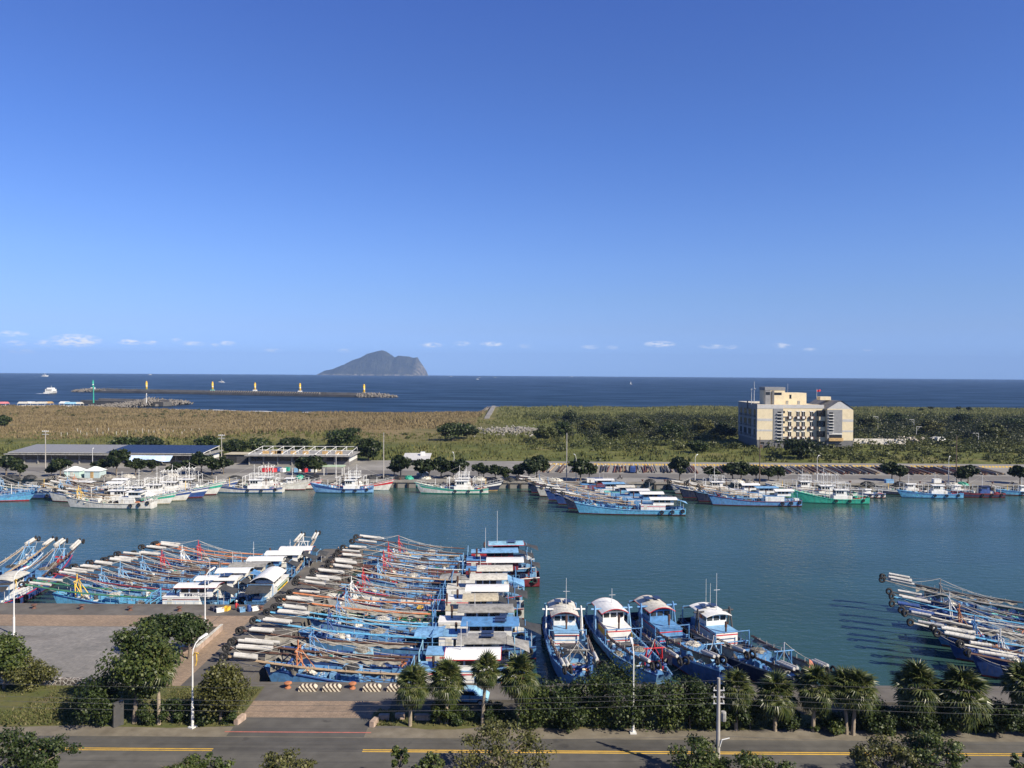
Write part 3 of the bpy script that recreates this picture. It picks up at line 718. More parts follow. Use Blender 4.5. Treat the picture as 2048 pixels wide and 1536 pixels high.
def net_boat(label, x, y, hd, L=28, B=4.9, seed=1, hull='blue', boot='darkred', deck='blue', trim='deep', cab='white', cab2='blue', line='red', roof='white', rise=.35, boom='brown', boom2=None,
             gantry='blue', flt='white', nfl=2, net=False, awn='dark', box='blue', panel=False, mast=3.0, text=None, group=None, sx=1.0, roof_trim=None, tarp=None, boomlen=1.0, stern_h=.35, name='fishing_boat', lean=0.0, clutter=('orange', 'white'), roofw=.40):
    rnd = random.Random(seed); k = L / 28.0
    root = empty(name, (x, y, 0), hd); tag(root, label, 'boat', group)
    mdeck = P(deck)
    sec, dk, hl = make_hull(root, L, B, 1.45, 3.0, stern_h, .34, 1.5, .75, M_HULLW if hull == 'white' else P(hull), P(boot), mdeck, P(trim))
    dz = .74
    # foredeck hatches and thwarts
    for q in range(6):
        hx = (8.9 + q * .95) * k; s = hx / L + .5; _, b, h, rk = sec(s); zz = h - .75
        MB().b2(hx - .36, hx + .36, -b + .55, b - .55, zz, zz + .30 + .10 * (q % 2)).build('hatch', mdeck if q % 3 else P(cab2), dk)
    for q in range(3):
        hx = (0.2 + q * 1.2) * k; MB().b2(hx - .45, hx + .45, -B * .2, B * .2, dz, dz + .28).build('hatch', mdeck, dk)
    # deckhouse, wheelhouse, roof
    x0, x1 = (-11.0 + rnd.uniform(-.5, .7)) * k, (-2.0 + rnd.uniform(-1.2, .5)) * k; w = B * .30; z1 = dz + rnd.uniform(1.75, 2.1)
    ch = MB().b2(x0 + 2.4 * k, x1, -w, w, dz, z1).build('deckhouse', P(cab), root)
    MB().b2(x0 + 2.3 * k, x1 + .08, -w - .06, w + .06, z1, z1 + .09).build('deckhouse_top', P(cab2), ch)
    if line:
        for sg in (-1, 1): MB().b2(x0 + 2.4 * k, x1 + .012, sg * w, sg * (w + .02), z1 - .38, z1 - .24).build('stripe', P(line), ch)
        MB().b2(x1, x1 + .02, -w, w, z1 - .38, z1 - .24).build('stripe', P(line), ch)
        MB().b2(x1, x1 + .02, -w, w, dz + .4, dz + .52).build('stripe', P(line), ch)
    for sg in (-1, 1):
        MB().b2(x1 - 1.6 * k, x1 - .8 * k, sg * w, sg * (w + .03), dz + .1, dz + 1.75).build('door', P('offwhite'), ch)
    wx0, wx1 = x0 + .2, (-6.0 + rnd.uniform(-.8, .6)) * k; ww = w * .92; z2 = z1 + 1.55
    wh = MB().b2(wx0, wx1, -ww, ww, z1 + .095, z2).build('wheelhouse', P(cab), root)
    for sg in (-1, 1): windows(wh, wx0 + .8 * k, wx1 - .1, sg * ww, z1 + .7, z2 - .22, 3, M_GLASS, P(cab))
    for q in range(3):
        a = -ww + ww * 2 * q / 3 + .1; MB().b2(wx1, wx1 + .03, a, a + ww * 2 / 3 - .2, z1 + .75, z2 - .2).build('window', M_GLASS, wh)
    if text:
        fl = abs(((hd + PI) % (2 * PI)) - PI) > PI / 2
        text_part(text, wh, ((wx0 + wx1) / 2, (ww + .035) if fl else -(ww + .035), z1 + .2), PI if fl else 0, .42, P('navy'))
    rf = arch_roof('roof', wx0 - .9 * k, wx1 + .9 * k, B * roofw, z2 + .06, rise, P(roof), root, -.08, P(roof_trim) if roof_trim else None)
    if panel: 
        MB().box((wx0 + 1.4 * k, -B * .12, z2 + .26 + rise), (1.5, .9, .05)).build('solar_panel', M_PV, rf)
        MB().box((wx0 + 1.4 * k, B * .14, z2 + .24 + rise), (1.5, .9, .05)).build('solar_panel', M_PV, rf)
    ex = wx1 + rnd.uniform(1.2, 3.4) * k; ey = rnd.uniform(-.8, .8); eh = rnd.uniform(1.1, 2.0)
    MB().tube((ex, ey, z1 + .1), (ex, ey, z1 + eh), .12, .12, 8).tube((ex, ey, z1 + eh * .5), (ex, ey, z1 + eh * .95), .17, .17, 8).build('exhaust_pipe', P('brown'), root)
    if mast == 3.0: mast = rnd.choice((0, 0, 1.3, 1.8, 2.6))
    if mast:
        mx = wx1 + rnd.uniform(-2.2, .6); zt = z2 + rise
        MB().tube((mx, .3, zt - .3), (mx, .3, zt + mast), .05, .035).tube((mx, -.1, zt + mast * .55), (mx, .8, zt + mast * .55), .03).build('mast', M_STEEL, root)
        if rnd.random() < .5: MB().tube((mx - 1.2, -.6, zt - .1), (mx - 1.2, -.6, zt + mast * .8), .025, .015, 4).tube((mx - 2.4, .7, zt - .1), (mx - 2.4, .7, zt + mast * .6), .025, .015, 4).build('aerial', P('white'), root)
    # deck machinery: casings with rope heaped on them
    bx = 4.6 * k; bz = 1.9 + rnd.uniform(-.2, .2)
    cs = MB().b2(bx, bx + 2.1 * k, -B * .24, B * .24, dz, dz + bz).build('engine_casing', P(box), root)
    MB().b2(bx - .04, bx + 2.1 * k + .04, -B * .24 - .04, B * .24 + .04, dz + bz, dz + bz + .07).build('lid', P(box), cs)
    c2 = MB().b2(bx + 2.3 * k, bx + 3.5 * k, -B * .2, B * .12, dz, dz + bz * .72).build('engine_casing', P(box), root)
    MB().b2(bx + 2.5 * k, bx + 3.3 * k, -B * .205, -B * .2, dz + .3, dz + bz * .5).build('hatch', P('sky'), c2)
    put('rope_heap', HEAPS[rnd.choice(['rope', 'net', 'dark', 'black'])][seed % 3], root, (bx + 1.1 * k, .0, dz + bz + .06), (0, 0, seed), (1.0 * k, .85, .38))
    put('rope_heap', HEAPS[rnd.choice(['black', 'net', 'dark'])][(seed + 1) % 3], root, (1.9 * k, -B * .30, dz + .02), (0, 0, seed), (.9 * k, .6, .7))
    put('rope_heap', HEAPS[rnd.choice(['green', 'net', 'white', 'dark'])][(seed + 2) % 3], root, (3.2 * k, B * .28, dz + .02), (0, 0, seed), (.9 * k, .6, .8))
    wn_ = MB().tube((-.6 * k, -.9, dz + .7), (-.6 * k, .9, dz + .7), .32, .32, 10); wn_.b2(-.85 * k, -.35 * k, -1.05, -.95, dz, dz + 1.0); wn_.b2(-.85 * k, -.35 * k, .95, 1.05, dz, dz + 1.0); wn_.build('winch', P('dark'), root)
    MB().tube((-1.3 * k, -B * .45, dz + 1.2), (-1.3 * k, B * .45, dz + 1.2), .07).tube((-1.3 * k, -B * .45, dz), (-1.3 * k, -B * .45, dz + 2.6), .08).tube((-1.3 * k, B * .45, dz), (-1.3 * k, B * .45, dz + 2.6), .08).tube((-1.3 * k, -B * .45, dz + 2.5), (-1.3 * k, B * .45, dz + 2.5), .06).build('boom_rest', P(box), root)
    # booms with foam floats and tyres
    fx, bz0 = -0.6 * k, 2.75; tipx = 20.3 * k * boomlen; tipz = 4.7 + rnd.uniform(-.3, .4)
    for sg in (-1, 1):
        lb = rnd.uniform(-.7, .5); ya, yb = sg * B * .46, sg * (B * .30 + rnd.uniform(-.1, .3))
        pa = Vector((fx, ya, bz0)); pb = Vector((tipx + lb, yb, tipz + rnd.uniform(-.3, .3)))
        bc = boom2 if (boom2 and sg > 0) else boom
        d = (pb - pa); ln = d.length; dn = d.normalized(); side = Vector((-dn.y, dn.x, 0)).normalized()
        bm = MB()
        mid = pa + d * .55 - Vector((0, 0, .38))
        for o in (-.11, .11):
            pp = [pa + side * o, pa + d * .28 - Vector((0, 0, .28)) + side * o, mid + side * o, pa + d * .8 - Vector((0, 0, .22)) + side * o, pb + side * o]
            bm.path(pp, .085, 6)
        bo = bm.build('boom', P(bc) if bc != 'bamboo' else M_WOODP, root)
        lf = (3.3 + rnd.uniform(-.6, .9)) * k; pi_ = pb - dn * (lf + .5)
        rotq = dn.to_track_quat('X', 'Z').to_euler()
        nf = nfl if nfl != 2 else rnd.choice((1, 2, 2))
        for q in range(nf):
            off = side * (-.25 + .5 * q / max(1, nfl - 1) if nfl > 1 else 0) + Vector((0, 0, .27 if q < 2 else .66))
            if nfl == 3 and q == 2: off = Vector((0, 0, .62))
            f = put('float', FLOATS[flt], bo, pi_ + off - dn * rnd.uniform(0, .7), rotq, (lf, 1, 1))
        for q in range(2):
            put('tyre', TYRE, bo, pb + dn * (.12 + .1 * q) + side * (.32 * (q * 2 - 1)) + Vector((0, 0, -.05 + .1 * q)), (0, 0, hd * 0 + PI / 2 * q * .3 + rnd.uniform(-.4, .4)), (1.05, 1.05, 1.05))
        # straps
        stp = MB()
        for q in range(7):
            stp.tube(pa + d * (.12 + .1 * q) + Vector((0, 0, -.75)), pa + d * (.12 + .1 * q) + Vector((0, 0, .18)), .03, .03, 4)
        stp.build('lashing', M_ROPE, bo)['kind'] = 'stuff'
        if net:
            rows = []; nn = 40; t0, t1 = .04, rnd.uniform(.70, .88)
            for r_ in range(4):
                row = []
                for i in range(nn + 1):
                    t = t0 + (t1 - t0) * i / nn; base = pa + d * t - Vector((0, 0, .30 * math.sin(PI * min(1, t * 1.15)) + .08))
                    drop = (.15 + .6 * abs(math.sin(PI * i * 5 / nn + seed)) ** .7) * (1.5 if t > .6 else .6)
                    row.append(base + Vector((0, 0, -drop * r_ / 3)) + side * (.20 * math.sin(i * 1.7 + r_) * r_ / 3 + .10 * r_ * (1 if sg < 0 else -1)))
                rows.append(row)
            MB().sheet(rows).build('net', M_NET, bo, True)
    # bow gantry and stays
    gx = 11.6 * k; s = gx / L + .5; _, gb, gh, _ = sec(s); gz = gh + 2.3; gw = gb * .8
    g = MB()
    for sg in (-1, 1):
        g.tube((gx, sg * gw, gh - .7), (gx + .3, sg * gw * .75, gz), .085, .075); g.tube((gx - 1.7 * k, sg * gw, gh - .8), (gx + .2, sg * gw * .8, gz - .5), .06)
    g.tube((gx + .3, -gw * 1.1, gz - .1), (gx + .3, gw * 1.1, gz - .1), .075); g.tube((gx + .15, -gw, gh + .6), (gx + .15, gw, gh + .6), .06)
    g.tube((gx + .2, -gw * .9, gh + .6), (gx + .3, 0, gz), .05); g.tube((gx + .2, gw * .9, gh + .6), (gx + .3, 0, gz), .05); g.tube((gx + .3, 0, gz - .1), (gx + .3, 0, gz + .9), .07)
    g.build('bow_gantry', P(gantry), root)
    bw_ = MB(); bx_ = 12.9 * k; _, bb, bh, _ = sec(bx_ / L + .5); bw_.tube((bx_, -bb, bh + .35), (bx_, bb, bh + .35), .16, .16, 8); bw_.box((bx_ - .5, 0, bh - .2), (.7, .8, .7)); bw_.build('bow_roller', P(trim), root)
    put('rope_heap', HEAPS['white' if seed % 2 else 'dark'][seed % 3], root, (10.4 * k, .3, gh - .55), (0, 0, seed), (.7, .7, .7))
    for sg in (-1, 1):
        MB().path(sag((gx + .3, 0, gz + .9), (tipx - 3.2 * k, sg * B * .3, tipz + .1), .15, 4), .028, 4).build('stay_rope', M_ROPE, root)
        MB().path(sag((gx + .3, sg * gw, gz), (1.0 * k, sg * B * .44, 2.9), .25, 5), .03, 4).build('stay_rope', M_ROPE, root)
        MB().path(sag((gx + .3, 0, gz + .8), (3.4 * k, sg * B * .2, 3.1), .2, 5), .03, 4).build('stay_rope', M_ROPE, root)
        MB().path(sag((tipx, sg * B * .3, tipz), (L * .5 - .4, sg * .4, 2.7), .5, 6), .026, 4).build('stay_rope', M_ROPE, root)
    gear(root, rnd, sec, L, B, k)
    # after deck: awning, box, tyres, odds and ends
    if awn:
        za = z2 - .1; rows = []
        for i in range(5):
            t = i / 4; xx = wx0 - .95 * k - (L / 2 - 12.2 * k + .9) * t * 1.0
            rows.append([(xx, B * .38 * (2 * j / 6 - 1), za - .9 * t - .12 * math.sin(PI * j / 6 + i)) for j in range(7)])
        MB().sheet(rows).build('awning', M_AWN if awn == 'dark' else P(awn), root)
        ap = MB()
        for sg in (-1, 1): ap.tube((-L / 2 + .6, sg * B * .37, 1.2), (-L / 2 + .6, sg * B * .37, za - .92), .04)
        ap.build('awning_post', M_STEEL, root)
    _, sb, sh, _ = sec(.05)
    MB().b2(-L / 2 + .5, -L / 2 + 1.7, -B * .1, B * .2, sh - .75, sh + .35).build('fish_box', P(rnd.choice(['white', 'sky', 'blue'])), root)
    sg_ = MB()
    for sg in (-1, 1): sg_.tube((-L / 2 + 1.4, sg * B * .42, sh - .7), (-L / 2 + 1.4, sg * B * .42, sh + 2.2), .06)
    sg_.tube((-L / 2 + 1.4, -B * .42, sh + 2.2), (-L / 2 + 1.4, B * .42, sh + 2.2), .05); sg_.build('stern_frame', P(box), root)
    for q, c in enumerate(clutter):
        put('crate', crate(c), root, (-L / 2 + 2.0 + .9 * q, (-1) ** q * B * .25, sh - .74), (0, 0, rnd.uniform(0, 3)))
    put('barrel', barrel(rnd.choice(['blue', 'sky', 'deep'])), root, (-L / 2 + 2.2, B * .1, sh - .74))
    for q in range(3):
        s = .03 + .10 * q; xx, b, h, _ = sec(s)
        for sg in (-1, 1): put('tyre', TYRE, root, (xx, sg * (b + .14), h - .55), (0, 0, 0), (1.15, 1.15, 1.15))
    if tarp:
        rows = [[(x1 - .6 + 3.6 * k * i / 5, w * 1.5 * (2 * j / 6 - 1), z1 + .62 - .35 * (2 * j / 6 - 1) ** 2 - .35 * i / 5 - .1 * math.sin(i * 1.3 + j)) for j in range(7)] for i in range(6)]
        MB().sheet(rows).build('tarpaulin', P(tarp), root)
    return root

def work_boat(label, x, y, hd, L=19, B=4.6, seed=1, hull='white', boot='darkred', deck='offwhite', trim='deep', cab='white', line=None, roof='white', frame='white', tower=True, booms=None, group=None,
              awn=None, cabx=-.12, hb=3.2, stern_h=.5, name='fishing_boat', clutter=('red', 'blue'), lights=False, text=None):
    """a decked longliner: high flared bow, central wheelhouse, white pipe frames over the deck"""
    rnd = random.Random(seed); k = L / 19.0
    root = tag(empty(name, (x, y, 0), hd), label, 'boat', group)
    sec, dk, hl = make_hull(root, L, B, 1.35, hb, stern_h, .07, 2.2 * k, .7, M_HULLW if hull == 'white' else P(hull), P(boot), P(deck), P(trim), 14, L > 12, mid=.42)
    # painted band on the topsides
    bd = MB()
    for sg in (-1, 1):
        rows = [[], []]
        for i in range(15):
            s = i / 14; xx, b, h, rk = sec(s)
            for r_, (zf) in enumerate((.55, .78)):
                z = .3 + (h - .3) * zf; wv = b * (.91 + .09 * zf) * 1.012; rows[r_].append((xx + rk * (z + .5) / (h + .5) + (.02 if i == 14 else 0), sg * wv, z))
        bd.sheet(rows)
    bd.build('hull_band', P(trim), hl)
    dz = .70; cx = cabx * L; w = B * .29; cl = 5.2 * k; z1 = dz + 1.5 * min(1, k * 1.1)
    ch = MB().b2(cx - cl / 2, cx + cl / 2, -w, w, dz, z1).build('deckhouse', P(cab), root)
    if line: MB().b2(cx - cl / 2 - .01, cx + cl / 2 + .01, -w - .015, w + .015, z1 - .35, z1 - .2).build('stripe', P(line), ch)
    z2 = z1 + 1.6 * min(1, k * 1.1)
    wh = MB().b2(cx - cl * .22, cx + cl * .38, -w * .92, w * .92, z1 + .005, z2).build('wheelhouse', P(cab), root)
    for sg in (-1, 1): windows(wh, cx - cl * .05, cx + cl * .36, sg * w * .92, z1 + .6, z2 - .25, 3, M_GLASS, P(cab))
    for q in range(3):
        a = -w * .92 + w * 1.84 * q / 3 + .08; MB().b2(cx + cl * .38, cx + cl * .38 + .03, a, a + w * 1.84 / 3 - .16, z1 + .65, z2 - .22).build('window', M_GLASS, wh)
    for sg in (-1, 1): MB().b2(cx - cl * .42, cx - cl * .27, sg * w, sg * (w + .03), dz + .05, z1 - .1).build('door', P('offwhite'), ch)
    rf = arch_roof('roof', cx - cl * .34, cx + cl * .46, w * 1.15, z2 + .05, .12, P(roof), root)
    fr = MB(); zt = z2 + ((3.2 if lights else 1.9) if tower else .5)
    if tower:
        for fx in (cx - cl * .3, cx + cl * .1, cx + cl * .4):
            for sg in (-1, 1): fr.tube((fx, sg * w * .9, z2), (fx, sg * w * .9, zt), .055, .055, 5)
            fr.tube((fx, -w * 1.2, zt), (fx, w * 1.2, zt), .05, .05, 5); fr.tube((fx, -w, z2 + .9), (fx, w, z2 + .9), .045, .045, 5); fr.tube((fx, -w * .9, z2 + .9), (fx, w * .9, zt), .04, .04, 4); fr.tube((fx, w * .9, z2 + .1), (fx, -w * .9, z2 + .9), .04, .04, 4)
        for sg in (-1, 1):
            fr.tube((cx - cl * .3, sg * w * .9, zt), (cx + cl * .4, sg * w * .9, zt), .05, .05, 5); fr.tube((cx - cl * .3, sg * w * .9, z2 + .9), (cx + cl * .4, sg * w * .9, z2 + .9), .04, .04, 5)
        fr.build('roof_rack', P(frame), root)
    gf = MB()
    for gx, gh in ((-L * .40, 3.4 * k), (cx + cl * .5 + 1.3 * k, 3.9 * k)):
        for sg in (-1, 1): gf.tube((gx, sg * B * .36, dz), (gx, sg * B * .36, dz + gh), .075, .075, 6)
        gf.tube((gx, -B * .40, dz + gh), (gx, B * .40, dz + gh), .065, .065, 6); gf.tube((gx, -B * .36, dz + gh * .6), (gx, B * .36, dz + gh * .6), .05, .05, 5)
    for sg in (-1, 1): gf.tube((-L * .40, sg * B * .36, dz + 3.4 * k), (cx - cl * .3, sg * B * .34, dz + 3.3 * k), .05, .05, 5)
    gf.build('gallows_frame', P(frame), root)
    mh = 5.5 * k
    MB().tube((cx + cl * .2, 0, z2), (cx + cl * .2, 0, z2 + mh * .8), .075, .05, 6).tube((cx + cl * .2, -1.0, z2 + mh * .5), (cx + cl * .2, 1.0, z2 + mh * .5), .035, .035, 4).build('mast', P(frame), root)
    MB().tube((L * .30, 0, 1.2), (L * .30, 0, 1.2 + mh * .55), .09, .07, 6).build('bow_post', P('yellow' if seed % 3 == 0 else frame), root)
    MB().tube((cx - cl * .45, .3, z1), (cx - cl * .45, .3, z1 + 2.2 * k), .13, .13, 7).build('exhaust_pipe', P('brown'), root)
    if awn:
        rows = [[(cx - cl * .3 - (L * .28) * i / 4, B * .38 * (2 * j / 4 - 1), z2 - .1 - .3 * i / 4) for j in range(5)] for i in range(5)]
        MB().sheet(rows).build('awning', M_AWN if awn == 'dark' else P(awn), root)
    if lights:
        lp = MB()
        for q in range(10): lp.lathe([(.05, .2), (.16, .05), (.10, -.2)], (cx - cl * .3 + cl * .8 * q / 9, (-1) ** q * w * 1.3, zt + .1), 6)
        lp.build('fishing_lamp', P('white'), root)
    n = 9; rls = {-1: MB(), 1: MB()}
    pts = {-1: [], 1: []}
    for q in range(n):
        s = .62 + .36 * q / (n - 1); xx, b, h, rk = sec(s)
        for sg in (-1, 1):
            p = (xx + rk * .95, sg * (b - .08), h); rls[sg].tube(p, (p[0], p[1], h + .7), .025, .025, 4); pts[sg].append((p[0], p[1], h + .7))
    for sg in (-1, 1): rls[sg].path(pts[sg], .03, 4).build('bow_rail', P(frame), root)
    for q in range(int(L * .7)):
        u = rnd.choice((rnd.uniform(-.46, -.3), rnd.uniform(.1, .34), rnd.uniform(.1, .34))); _x, b, h, _r = sec(u + .5); yy = rnd.uniform(-1, 1) * max(.2, b - .6); t_ = rnd.random(); zz = h - .68
        if t_ < .35: put('buoy', BUOY[rnd.choice(('orange', 'white', 'blue', 'yellow', 'dark'))], root, (u * L, yy, zz + .25), None, (1.2, 1.2, 1.2))
        elif t_ < .6: put('crate', crate(rnd.choice(('blue', 'white', 'orange', 'yellow', 'sky', 'offwhite', 'red'))), root, (u * L, yy, zz), (0, 0, rnd.uniform(0, 3)), (1.1, 1.1, 1.1))
        elif t_ < .75: put('barrel', barrel(rnd.choice(('blue', 'deep', 'white', 'dark'))), root, (u * L, yy, zz), None, (1.1, 1.1, 1.1))
        else: put('net_heap', HEAPS[rnd.choice(('net', 'dark', 'rope', 'black', 'green'))][rnd.randrange(3)], root, (u * L, yy, zz), (0, 0, rnd.uniform(0, 3)), (rnd.uniform(.5, 1.0), rnd.uniform(.4, .7), rnd.uniform(.4, .9)))
    for q in range(3):
        put('net_heap', HEAPS[rnd.choice(['rope', 'net', 'white', 'dark', 'green'])][q], root, (L * (.14 + .07 * q), rnd.uniform(-.4, .4), dz + .2), (0, 0, q), (.9 * k, .9 * k, .6 * k))
    for q, c in enumerate(clutter):
        put('crate', crate(c), root, (-L * .36 + .9 * q, (-1) ** q * B * .18, dz + .05), (0, 0, rnd.uniform(0, 3)), (1.2, 1.2, 1.3))
    for q in range(3):
        s = .10 + .2 * q; xx, b, h, _ = sec(s)
        for sg in (-1, 1): put('tyre', TYRE, root, (xx, sg * (b * .99 + .13), h - .5))
    for e_ in ((L * .48, 0, hb + .4), (-L * .46, 0, 1.9)): MB().path(sag((cx + cl * .2, 0, z2 + mh * .75), e_, .15, 5), .025, 4).build('stay_rope', M_ROPE, root)
    if booms:
        for sg in (-1, 1):
            a = Vector((-.2 * L, sg * B * .5, 2.3)); b = Vector((L * .62, sg * B * .36, 3.4)); bo = MB().tube(a, b, .13, .08, 6).build('boom', M_WOODP if booms == 'bamboo' else P(booms), root)
            d = (b - a).normalized(); put('float', FLOATS['white'], bo, b - d * 3.0 + Vector((0, 0, .28)), d.to_track_quat('X', 'Z').to_euler(), (2.8, 1, 1)); put('tyre', TYRE, bo, b, (0, 0, .4))
    if text: text_part(text, wh, (cx + cl * .08, -(w * .92 + .04), z1 + .12), 0, .35, P('navy'))
    return root

# ---- row A: boats lying across the near basin, bows over the pier
GA = 'net boats moored side by side with bows over the pier'
H180 = PI
A = [
 dict(d=87.2, roof='white', roof_trim='red', cab='white', cab2='sky', boom='brown', boom2='bamboo', hull='blue', gantry='orange', rise=.55, panel=False, awn=None, net=True, box='sky', label='net boat nearest the striped quay blocks, white rounded roof half behind the palms', L=27.5),
 dict(d=92.4, roof='grey', cab='offwhite', cab2='sky', boom='brown', hull='deep', deck='deep', trim='sky', gantry='blue', box='paleblue', awn='grey', net=True, label='net boat with long mottled grey roof and navy hull, second from the near quay', panel=True),
 dict(d=99.0, roof='blue', rise=.12, cab='white', cab2='sky', line='deep', boom='turq', hull='blue', deck='deep', gantry='deep', box='blue', tarp='sky', text='全春穩十八號', label='net boat with bright blue flat roof and solar panels above a white cabin', panel=True, boom2='turq'),
 dict(d=104.4, roof='grey', cab='white', cab2='white', line='grey', boom='orange', boom2='turq', hull='sky', gantry='blue', box='blue', text='見發二', net=True, label='net boat with sooty grey roof and orange boom, behind the bright blue roof', awn=None),
 dict(d=109.4, roof='beige', cab='white', cab2='beige', line=None, boom='orange', boom2='grey', hull='green', deck='green', trim='white', gantry='sky', box='blue', label='green-decked net boat with a stained beige roof and orange crates aft', awn='dark', clutter=('orange', 'red', 'orange'), boot='green'),
 dict(d=114.8, roof='white', cab='white', cab2='white', line='red', boom='grey', boom2='brown', hull='white', deck='blue', trim='darkred', gantry='white', box='blue', text='金漁發號', label='net boat with clean white roof, white cabin and thin red cabin line, mid-row', awn='dark'),
 dict(d=120.3, roof='offwhite', cab='white', cab2='offwhite', line=None, boom='brown', hull='sky', deck='blue', gantry='red', trim='red', box='blue', label='net boat with ivory roof, red bow frame and pale blue square stern', awn='sky', stern_h=.6),
 dict(d=126.4, roof='offwhite', cab='white', cab2='grey', line=None, boom='brown', boom2='bamboo', hull='sky', gantry='sky', box='blue', label='net boat with speckled off-white roof and a big rope heap, white hull edge', awn=None, tarp='grey'),
 dict(d=132.0, roof='white', cab='darkred', cab2='blue', line='darkred', boom='brown', hull='darkred', trim='white', gantry='red', box='blue', rise=.2, label='net boat with curling white roof sheet and dark red stern, third from the far end', awn='dark'),
 dict(d=138.6, roof='sky', cab='darkred', cab2='blue', line='white', boom='bamboo', boom2='brown', hull='blue', trim='white', gantry='red', box='sky', rise=.15, label='net boat with mid-blue roof over a dark red cabin, second from the far end', awn='dark', mast=4),
 dict(d=144.6, roof='paleblue', cab='darkred', cab2='sky', line='red', boom='brown', hull='sky', trim='white', gantry='red', box='sky', rise=.15, roof_trim='red', label='net boat with pale turquoise roof and tall mast at the far end of the row', panel=True, mast=6, awn='dark'),
]
for i, a in enumerate(A):
    a = dict(a); d = a.pop('d'); lab = a.pop('label'); a.setdefault('L', (27.5, 28, 29, 28, 26.5, 28, 27, 26, 29, 28.5, 27.5)[i])
    net_boat(lab, -11.0 + (-1.5, -1.1, -.2, -.7, -1.2, -1.0, -.7, .2, 1.4, 1.0, 1.6)[i], d, H180 + R((-.5, .6, -.8, .4, 1.0, -.6, .5, 1.2, .4, 1.4, 2.2)[i]), seed=11 + i, group=GA, B=4.7, **a)
# ---- row B: boats in the left basin, bows to the left
GBr = 'net boats moored side by side in the left basin'
Bs = [
 dict(d=115.2, x=-54.5, roof='white', roof_trim='darkred', rise=.25, cab='white', cab2='white', line='darkred', boom='bottle', hull='turq', deck='turq', gantry='yellow', box='turq', text='東豐滿 CT3-LL0701', label='net boat against the left quay with green booms and yellow bow frame', net=False, panel=True, stern_h=.2),
 dict(d=119.4, x=-53.0, roof='white', rise=.3, cab='white', cab2='white', line='red', boom='brown', boom2='darkred', hull='sky', gantry='sky', box='sky', label='net boat with white roof and two solar panels, next to the green-boomed boat', panel=True, net=False),
 dict(d=123.2, x=-52.0, roof='white', rise=.4, cab='white', cab2='blue', line=None, boom='brown', hull='sky', gantry='sky', box='blue', label='net boat with blue tarpaulin slung behind its white cabin, left basin', awn='blue'),
 dict(d=127.2, x=-50.5, roof='grey', rise=.35, cab='offwhite', cab2='blue', line=None, boom='brown', hull='sky', gantry='sky', box='blue', label='net boat with dirty grey arched roof in the middle of the left basin row'),
 dict(d=131.2, x=-49.0, roof='white', rise=.4, cab='blue', cab2='blue', line=None, boom='brown', hull='sky', gantry='red', box='blue', label='net boat with broad white roof and blue cabin, red bow post, left basin'),
 dict(d=135.2, x=-47.2, roof='white', rise=.4, cab='white', cab2='white', line=None, boom='brown', boom2='orange', hull='sky', gantry='white', box='sky', label='net boat with white roof and dark stern awning, second from outside in left basin'),
 dict(d=139.2, x=-46.0, roof='white', rise=.4, roof_trim='darkred', cab='white', cab2='white', line='darkred', boom='orange', hull='sky', gantry='red', box='sky', label='outermost net boat of the left basin row, white roof edged dark red', mast=3),
]
for i, a in enumerate(Bs):
    a = dict(a); d = a.pop('d'); x = a.pop('x'); lab = a.pop('label')
    net_boat(lab, x, d, H180 + R((0, .6, 1, -.5, .4, 1.2, .8)[i]), L=25, B=3.7, seed=31 + i, group=GBr, **a)
pb_ = net_boat('net boat along the pier with yellow and white cabin under a wide silver roof', -38.4, 130.2, PI / 2 + R(1.2), L=30, B=4.6, seed=45, roof='white', rise=.75, cab='white', cab2='white', line='green', boom='bamboo', hull='blue', deck='blue', gantry='white', box='blue', net=False, awn='dark', boomlen=.86, flt='white', mast=0, clutter=('orange', 'white', 'blue'))
for sg in (-1, 1): MB().b2(-9.2, -3.4, sg * 1.385, sg * 1.42, .8, 1.75).build('side_panel', P('yellow'), pb_); MB().b2(-9.2, -3.4, sg * 1.385, sg * 1.43, 1.76, 2.0).build('side_stripe', P('green'), pb_)
net_boat('deep blue net boat at the left edge with its bow pointing out to the basin', -78.6, 125.5, PI / 2 + R(7), L=24, B=4.6, seed=46, roof='offwhite', hull='deep', deck='blue', trim='red', boom='brown', gantry='sky', box='blue', nfl=3, boomlen=.9)
net_boat('net boat second from the left edge with slanted booms and grey net bundle', -85.5, 127.0, PI / 2 + R(4), L=24, B=4.4, seed=47, roof='white', hull='blue', deck='sky', trim='white', boom='bamboo', gantry='sky', box='blue', boomlen=.9)
# ---- row C: four boats with bows to the near quay
GC = 'net boats moored bow-on to the near quay'
Cs = [
 (7.4, 97.6, -88, dict(roof='offwhite', rise=.6, roof_trim='darkred', cab='white', cab2='sky', line='red', boom='brown', gantry='grey', box='sky', hull='blue', trim='deep', label='net boat bow-on to the quay with white stern gallows and black tarp on its casing', net=True, mast=4, panel=True, awn=None, tarp=None)),
 (14.8, 98.2, -80, dict(roof='white', rise=.6, roof_trim='red', cab='white', cab2='white', line='red', boom='brown', gantry='red', box='blue', hull='sky', trim='deep', label='net boat bow-on to the quay with red bow rails and ochre cabin side', mast=2, awn='dark')),
 (21.5, 99.6, -77, dict(roof='offwhite', rise=.6, roof_trim='red', cab='blue', cab2='blue', line='red', boom='brown', gantry='sky', box='blue', hull='deep', trim='sky', label='net boat bow-on to the quay with blue cabin, third of the four', mast=3, panel=True, flt='grey')),
 (28.8, 97.4, -76, dict(roof='white', rise=.35, cab='white', cab2='sky', line='red', boom='brown', gantry='blue', net=True, box='blue', hull='navy', deck='blue', trim='grey', label='rightmost of the four bow-on net boats, white roof and black side nets', mast=5, panel=True, flt='grey')),
]
